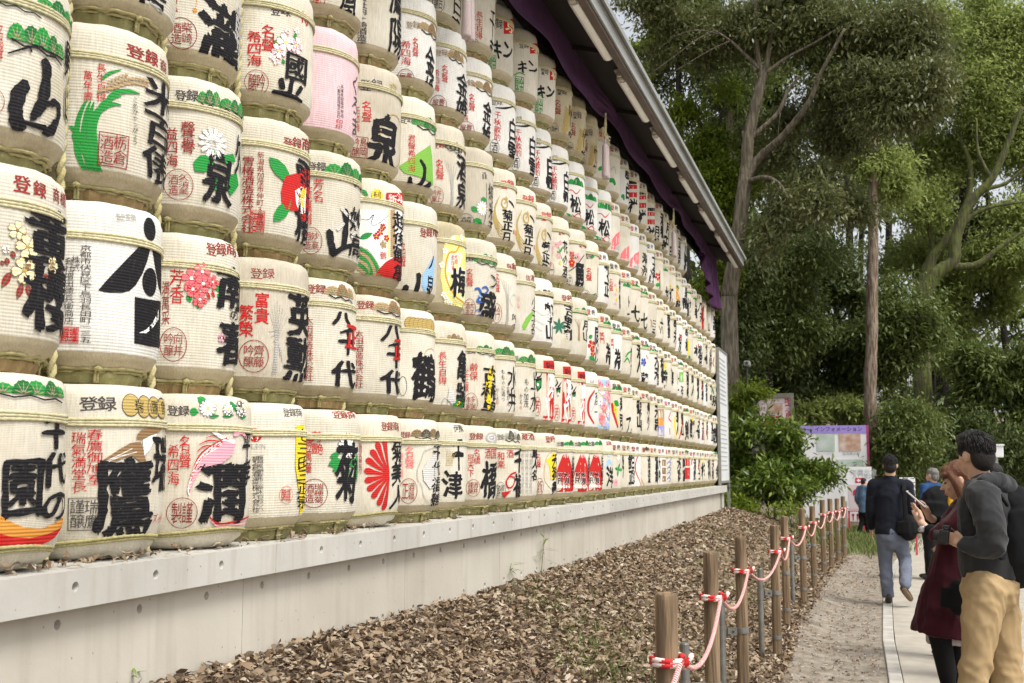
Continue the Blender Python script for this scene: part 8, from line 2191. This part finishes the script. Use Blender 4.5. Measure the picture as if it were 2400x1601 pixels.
# ---- woman in the maroon coat looking at her phone
F = Fig('person', 'woman in long maroon coat with auburn hair, looking at her phone', 7.35, 690)
hc = F.j(748, 365); nk = F.j(790, 492)
fw = (-0.93, 0.10, -0.20)
sl, sr = F.j(800, 560, -0.16), F.j(775, 545, 0.18)
chest, belly, hip = F.j(765, 630), F.j(735, 800), F.j(720, 900)
el, wrl, hdl = F.j(610, 690, -0.15), F.j(532, 625, -0.10), F.j(497, 545, -0.05)
er, wrr, hdr = F.j(660, 640, 0.16), F.j(575, 585, 0.10), F.j(545, 520, 0.04)
kl, kr = F.j(650, 1350, -0.07), F.j(735, 1350, 0.06)
al, ar = F.j(690, 1600, -0.07), F.j(740, 1610, 0.06)
def fb(b):
    holder['g'] = head(b, hc, fw, 0.215, 0.138, 0.178, neck=nk)
    capsule(b, [nk, chest, belly, hip], [0.055, 0.095, 0.085, 0.11]); capsule(b, [sl, chest, sr], [0.045, 0.08, 0.045])
    capsule(b, [sl, el, wrl], [0.042, 0.036, 0.023]); capsule(b, [sr, er, wrr], [0.042, 0.036, 0.023])
    fingers(b, wrl, hdl, (0.1, -0.75, 0.3), (-0.3, 0.6, 0.35), 0.066, 0.0072, 0.75); fingers(b, wrr, hdr, (0.2, 0.7, 0.2), (-0.5, -0.6, 0.2), 0.066, 0.0072, 0.75)
    capsule(b, [hip, kl, al], [0.09, 0.052, 0.035]); capsule(b, [hip, kr, ar], [0.09, 0.052, 0.035])
    for a_ in (al, ar): capsule(b, [a_, (a_[0] - 0.13, a_[1] + 0.03, 0.04)], [0.034, 0.026])
F.blob('body', fb, 0.0078, M_skin, 2)
g, M_ = holder['g']
eyes(F, g, M_)
def fh(b):
    icos(b, g(0, -0.018, 0.042), (0.079, 0.098, 0.080), M_, 3); icos(b, g(0, -0.058, -0.03), (0.072, 0.055, 0.10), M_, 3); icos(b, g(0, 0.05, 0.072), (0.062, 0.040, 0.030), M_, 2)
    for s_ in (-1, 1):
        capsule(b, [g(s_ * 0.056, 0.035, 0.045), g(s_ * 0.068, 0.012, -0.02), g(s_ * 0.070, -0.005, -0.10), g(s_ * 0.080, 0.02, -0.20), g(s_ * 0.075, 0.055, -0.30)], [0.022, 0.030, 0.036, 0.040, 0.020])
        capsule(b, [g(s_ * 0.05, -0.06, -0.05), g(s_ * 0.06, -0.07, -0.16), g(s_ * 0.06, -0.05, -0.28)], [0.03, 0.04, 0.02])
    capsule(b, [g(-0.055, 0.055, 0.045), g(-0.02, 0.078, 0.040), g(0.02, 0.078, 0.040), g(0.055, 0.055, 0.045)], [0.020, 0.018, 0.018, 0.020], (0.9, 1.2))
hr_ = F.blob('hair', fh, 0.0075, M_hairr, 2, 0.0012, 4, ws=(60, 60, 4))
def fc(b):
    capsule(b, [F.j(785, 540), chest, F.j(740, 790), F.j(715, 950), F.j(680, 1120), F.j(660, 1285)], [0.090, 0.126, 0.126, 0.150, 0.172, 0.190], (1.0, 0.86), up=(1, 0, 0), open_end=True); capsule(b, [sl, F.j(790, 540), sr], [0.060, 0.085, 0.060])
    capsule(b, [sl, F.j(710, 650, -0.18), F.j(625, 690, -0.15)], [0.075, 0.066, 0.058]); capsule(b, [sr, F.j(720, 620, 0.18), F.j(655, 640, 0.155)], [0.075, 0.066, 0.056]); capsule(b, [F.j(760, 545, -0.07), F.j(735, 600, -0.03), F.j(760, 545, 0.08)], [0.035, 0.03, 0.035])
F.blob('coat', fc, 0.010, M_maroon, 2, 0.0042, 2, ws=(22, 22, 6))
def fcf(b): capsule(b, [F.j(628, 690, -0.15), F.j(585, 668, -0.132)], [0.050, 0.044]); capsule(b, [F.j(655, 640, 0.155), F.j(620, 615, 0.135)], [0.048, 0.042])
F.blob('cuffs', fcf, 0.009, M_blkc, 2)
def fsk(b): capsule(b, [F.j(685, 1200), F.j(690, 1332)], [0.118, 0.128], (1.0, 0.8), up=(1, 0, 0), open_end=True)
F.blob('skirt', fsk, 0.011, M_pale, 2, 0.004, 2, ws=(30, 30, 2))
def fl_(b): capsule(b, [F.j(640, 1280, -0.07), kl, F.j(680, 1500, -0.07), al], [0.070, 0.062, 0.056, 0.040]); capsule(b, [F.j(725, 1280, 0.06), kr, F.j(742, 1500, 0.06), ar], [0.070, 0.062, 0.056, 0.040])
F.blob('leggings', fl_, 0.010, M_blkc, 3)
for a_ in (al, ar): shoe(F, (a_[0] + 0.03, a_[1] - 0.01, 0.012), (a_[0] - 0.16, a_[1] + 0.03, 0.012))
def fbg(b): capsule(b, [F.j(745, 1000, -0.22), F.j(752, 1120, -0.22)], [0.085, 0.095], (0.55, 1.15), up=(0, 1, 0))
F.blob('shoulder_bag', fbg, 0.011, M_blkc, 3, 0.002, 3)
b = MB(); P = []
for k in range(25):
    a = 2 * math.pi * k / 24
    ax = unit(hdl - wrl); e1 = unit(np.cross(ax, [0, 1, 0])); e2 = np.cross(ax, e1)
    P.append(wrl - ax * 0.035 + (e1 * math.cos(a) + e2 * math.sin(a)) * 0.0285)
b.tube(P, 0.006, 6, flat=(0.6, 1.6)); q = wrl - unit(hdl - wrl) * 0.035 + np.array([-0.012, -0.027, 0.0]); b.box(tuple(q), (0.026, 0.010, 0.03), bev=0.003)
F.add('wrist_watch', new_mesh('wrist_watch', b.v, b.f, [M_silver], None, True))
ph = tag(empty('phone', tuple((hdl + hdr) / 2 + np.array([-0.020, 0.0, 0.055]))), 'pale smartphone held up in both hands by the woman in maroon', 'phone')
ph.rotation_euler = (0.0, math.radians(-48), math.radians(-8))
b = MB(); b.box((0, 0, 0), (0.010, 0.072, 0.142), bev=0.004); pb_ = b.build('phone_body', M_phone, ph)
b = MB(); b.box((0.0062, 0, 0), (0.0015, 0.064, 0.125)); b.build('screen', M_glass, pb_)

# ---- man walking away
F = Fig('person', 'man in dark jacket and slate trousers walking away with a shoulder bag', 14.05, 345)
hc = F.j(345, 280); nk = F.j(345, 355)
sl, sr = F.j(245, 395), F.j(442, 400)
chest, belly, hip = F.j(345, 450), F.j(345, 600), F.j(350, 680)
el, wl, er, wr2 = F.j(228, 545, 0.05), F.j(232, 660, 0.22), F.j(462, 545, 0.05), F.j(470, 640, 0.2)
kl, kr, al, ar = F.j(315, 860, 0.06), F.j(432, 850, 0.0), F.j(336, 1055, -0.02), F.j(432, 1000, -0.36)
def fb(b):
    holder['g'] = head(b, hc, (0.1, 1.0, -0.05), 0.225, 0.15, 0.19, neck=nk)
    capsule(b, [nk, chest, belly, hip], [0.055, 0.08, 0.08, 0.085]); capsule(b, [sl, chest, sr], [0.045, 0.07, 0.045])
    capsule(b, [sl, el, wl], [0.046, 0.038, 0.026]); capsule(b, [sr, er, wr2], [0.046, 0.038, 0.026])
    fingers(b, wl, wl + np.array([0, 0.03, -0.075]), (0, 0.9, 0.2), (0.7, 0.2, 0), 0.065, 0.009, 0.5); fingers(b, wr2, wr2 + np.array([0, 0.03, -0.075]), (0, 0.9, 0.2), (-0.7, 0.2, 0), 0.065, 0.009, 0.5)
    capsule(b, [F.j(315, 700), kl, al], [0.085, 0.055, 0.04]); capsule(b, [F.j(395, 700), kr, ar], [0.085, 0.055, 0.04])
F.blob('body', fb, 0.011, M_skin, 3)
g, M_ = holder['g']
def fh(b):
    icos(b, g(0, -0.015, 0.045), (0.084, 0.106, 0.086), M_, 3); icos(b, g(0, -0.06, -0.02), (0.076, 0.055, 0.078), M_, 3); icos(b, g(0, 0.05, 0.08), (0.065, 0.05, 0.04), M_, 2)
hr_ = F.blob('hair', fh, 0.009, M_hairk, 2, 0.001, 3, ws=(50, 50, 30))
strands(F, g, hr_, M_hairk, 260, 9, 0.0, 1.03)
def fj(b):
    capsule(b, [F.j(345, 395), chest, belly, F.j(345, 690)], [0.125, 0.172, 0.165, 0.180], (1.0, 0.75), up=(1, 0, 0), open_end=True); capsule(b, [sl, F.j(345, 385), sr], [0.066, 0.085, 0.066]); capsule(b, [sl, el, F.j(232, 640, 0.18)], [0.076, 0.066, 0.050]); capsule(b, [sr, er, F.j(468, 625, 0.16)], [0.076, 0.066, 0.050]); capsule(b, [F.j(345, 352), F.j(345, 375)], [0.072, 0.085])
F.blob('jacket', fj, 0.013, M_navy, 2, 0.0032, 4, ws=(18, 18, 18))
def fp(b):
    capsule(b, [F.j(345, 665), F.j(350, 720)], [0.165, 0.165], (1, 0.8), up=(1, 0, 0)); capsule(b, [F.j(312, 710), kl, F.j(332, 1062)], [0.098, 0.076, 0.070], open_end=True); capsule(b, [F.j(400, 710), kr, F.j(434, 985, -0.34)], [0.098, 0.076, 0.066])
F.blob('trousers', fp, 0.013, M_slate, 2, 0.0035, 8, ws=(16, 16, 18))
shoe(F, (al[0], al[1] - 0.03, 0.012), (al[0] - 0.01, al[1] + 0.2, 0.012))
b = MB(); hq = F.j(420, 1005, -0.36); tq = F.j(466, 1072, -0.20)
capsule(b, [hq, (hq + tq) / 2, tq], [0.042, 0.045, 0.036], (0.8, 1.05)); sh_ = F.add('shoe', remesh(b, 0.012, 3, 'shoe', [M_shoe]))
b = MB(); capsule(b, [hq + np.array([-0.0, -0.025, -0.004]), (hq + tq) / 2 + np.array([-0.0, -0.03, -0.006]), tq + np.array([-0.0, -0.025, -0.004])], [0.032, 0.037, 0.030], (0.5, 1.05)); F.add('sole', remesh(b, 0.010, 3, 'sole', [M_sole]), sh_)
def fbg(b): capsule(b, [F.j(452, 610, -0.12), F.j(455, 680, -0.12)], [0.13, 0.15], (0.62, 1.0), up=(0, 1, 0))
bg_ = F.blob('shoulder_bag', fbg, 0.012, M_blkc, 3, 0.003, 2)
def fst(b): capsule(b, [F.j(428, 372, -0.02), F.j(426, 430, -0.135), F.j(430, 520, -0.15), F.j(438, 600, -0.15)], [0.026] * 4, (0.4, 1.2), up=(0, 1, 0))
F.blob('bag_strap', fst, 0.010, M_blkc, 2, parent=bg_)

def walker(label, Y, cx, top, shoulder_y, hip_y, foot_y, fwd, hairm, topm, botm, halfw, extra=None, arm=0.0, hairvol=1.0):
    """smaller figures further along the path"""
    F = Fig('person', label, Y, cx)
    hh = (F.j(cx, top)[2] - F.j(cx, foot_y)[2])
    hc = F.j(cx, top) - np.array([0, 0, hh * 0.068]); nk = F.j(cx, shoulder_y) + np.array([0, 0, hh * 0.018])
    k = hh / 1.72
    sw = 0.18 * k
    f = unit(np.array([fwd[0], fwd[1], 0.0])); s_ = np.array([f[1], -f[0], 0.0])
    sh = F.j(cx, shoulder_y) - np.array([0, 0, 0.035 * k]); hp = F.j(cx, hip_y)
    ft = F.j(cx, foot_y)
    H = {}
    ankles = [hp * 0 + ft + s_ * q * 0.09 * k + f * q * 0.10 * k + np.array([0, 0, 0.08 * k]) for q in (-1, 1)]
    knees = [(hp + a) / 2 + s_ * q * 0.01 + f * 0.04 * k for q, a in zip((-1, 1), ankles)]
    hips = [hp + s_ * q * 0.085 * k for q in (-1, 1)]
    els = [sh + s_ * q * (sw + 0.07 * k) + np.array([0, 0, -0.29 * k]) - f * 0.03 for q in (-1, 1)]
    wrs = [e + np.array([0, 0, -0.22 * k]) + f * (0.10 + arm) * k for e in els]
    def fb(b):
        H['g'] = head(b, hc, f, 0.225 * k, 0.15 * k, 0.19 * k, neck=nk, nose=True)
        capsule(b, [nk, sh, (sh + hp) / 2, hp], [0.055 * k, 0.08 * k, 0.08 * k, 0.09 * k])
        for q, i in ((-1, 0), (1, 1)):
            capsule(b, [sh + s_ * q * sw, els[i], wrs[i]], [0.045 * k, 0.036 * k, 0.025 * k]); fingers(b, wrs[i], wrs[i] + np.array([0, 0, -0.07 * k]) + f * 0.02, f, -s_ * q, 0.06 * k, 0.010 * k, 0.4)
            capsule(b, [hips[i], knees[i], ankles[i]], [0.08 * k, 0.055 * k, 0.04 * k])
    F.blob('body', fb, 0.014, M_skin, 2)
    g, M_ = H['g']
    def fh(b):
        icos(b, g(0, -0.015 * k, 0.042 * k), (0.084 * k * hairvol, 0.106 * k * hairvol, 0.084 * k * hairvol), M_, 2); icos(b, g(0, -0.055 * k, -0.02 * k), (0.076 * k * hairvol, 0.056 * k, 0.078 * k), M_, 2)
    F.blob('hair', fh, 0.011, hairm, 2, 0.001, 3, ws=(40, 40, 30))
    def fj(b):
        capsule(b, [sh + np.array([0, 0, 0.03 * k]), (sh * 2 + hp) / 3, (sh + hp) / 2, hp - np.array([0, 0, 0.03 * k])], [0.12 * k, 0.165 * k, 0.16 * k, 0.17 * k], (0.74, 1.0), up=f, open_end=True)
        for q, i in ((-1, 0), (1, 1)): capsule(b, [sh, sh + s_ * q * sw, els[i], wrs[i] * 0.9 + els[i] * 0.1], [0.09 * k, 0.07 * k, 0.062 * k, 0.048 * k])
    F.blob('jacket', fj, 0.015, topm, 2, 0.004, 5)
    def fp(b):
        capsule(b, [hp, hp - np.array([0, 0, 0.06 * k])], [0.155 * k, 0.15 * k], (0.8, 1.0), up=f)
        for i in (0, 1): capsule(b, [hips[i], knees[i], ankles[i]], [0.1 * k, 0.08 * k, 0.068 * k])
    F.blob('trousers', fp, 0.015, botm, 2, 0.004, 6)
    for a in ankles: shoe(F, (a[0] - f[0] * 0.03, a[1] - f[1] * 0.03, 0.012), (a[0] + f[0] * 0.17 * k, a[1] + f[1] * 0.17 * k, 0.012))
    return F, sh, hp, k, f, s_
Fe, sh, hp, k, f, s_ = walker('grey-haired man in a blue jacket beyond the woman in maroon', 17.3, 590, 295, 395, 660, 960, (-0.75, 0.65), M_hairg, M_blue, M_blkc, 0.2)
Fe.blob('backpack', lambda b: capsule(b, [sh - f * 0.24 + np.array([0, 0, -0.06]), sh - f * 0.26 + np.array([0, 0, -0.36])], [0.13, 0.15], (0.75, 1.0), up=f), 0.014, M_blkc, 3)
Fd, sh, hp, k, f, s_ = walker('person in black with a bright yellow scarf, hidden behind the woman in maroon', 10.2, 720, 330, 440, 800, 1290, (-0.85, 0.5), M_hairk, M_blkc, M_blkc, 0.2)
Fd.blob('scarf', lambda b: capsule(b, [Fd.j(715, 425, -0.20), Fd.j(700, 480, -0.22), Fd.j(685, 560, -0.22), Fd.j(680, 590, -0.21)], [0.03, 0.04, 0.038, 0.03], (0.6, 1.1)), 0.012, M_yellow, 2)
Fd.blob('backpack', lambda b: capsule(b, [Fd.j(625, 500, -0.12), Fd.j(620, 600, -0.12)], [0.16, 0.18], (0.9, 1.0)), 0.014, M_blkc, 3, 0.003, 2)
walker('dark-haired person mostly hidden behind the man in the hoodie', 9.2, 945, 265, 400, 760, 1420, (-0.4, 0.9), M_hairk, M_blkc, M_blkc, 0.2)
walker('small boy in a blue denim shirt walking by the signs', 27.0, 188, 355, 405, 555, 690, (0.5, 0.85), M_hairk, M_denim, M_blkc, 0.2)
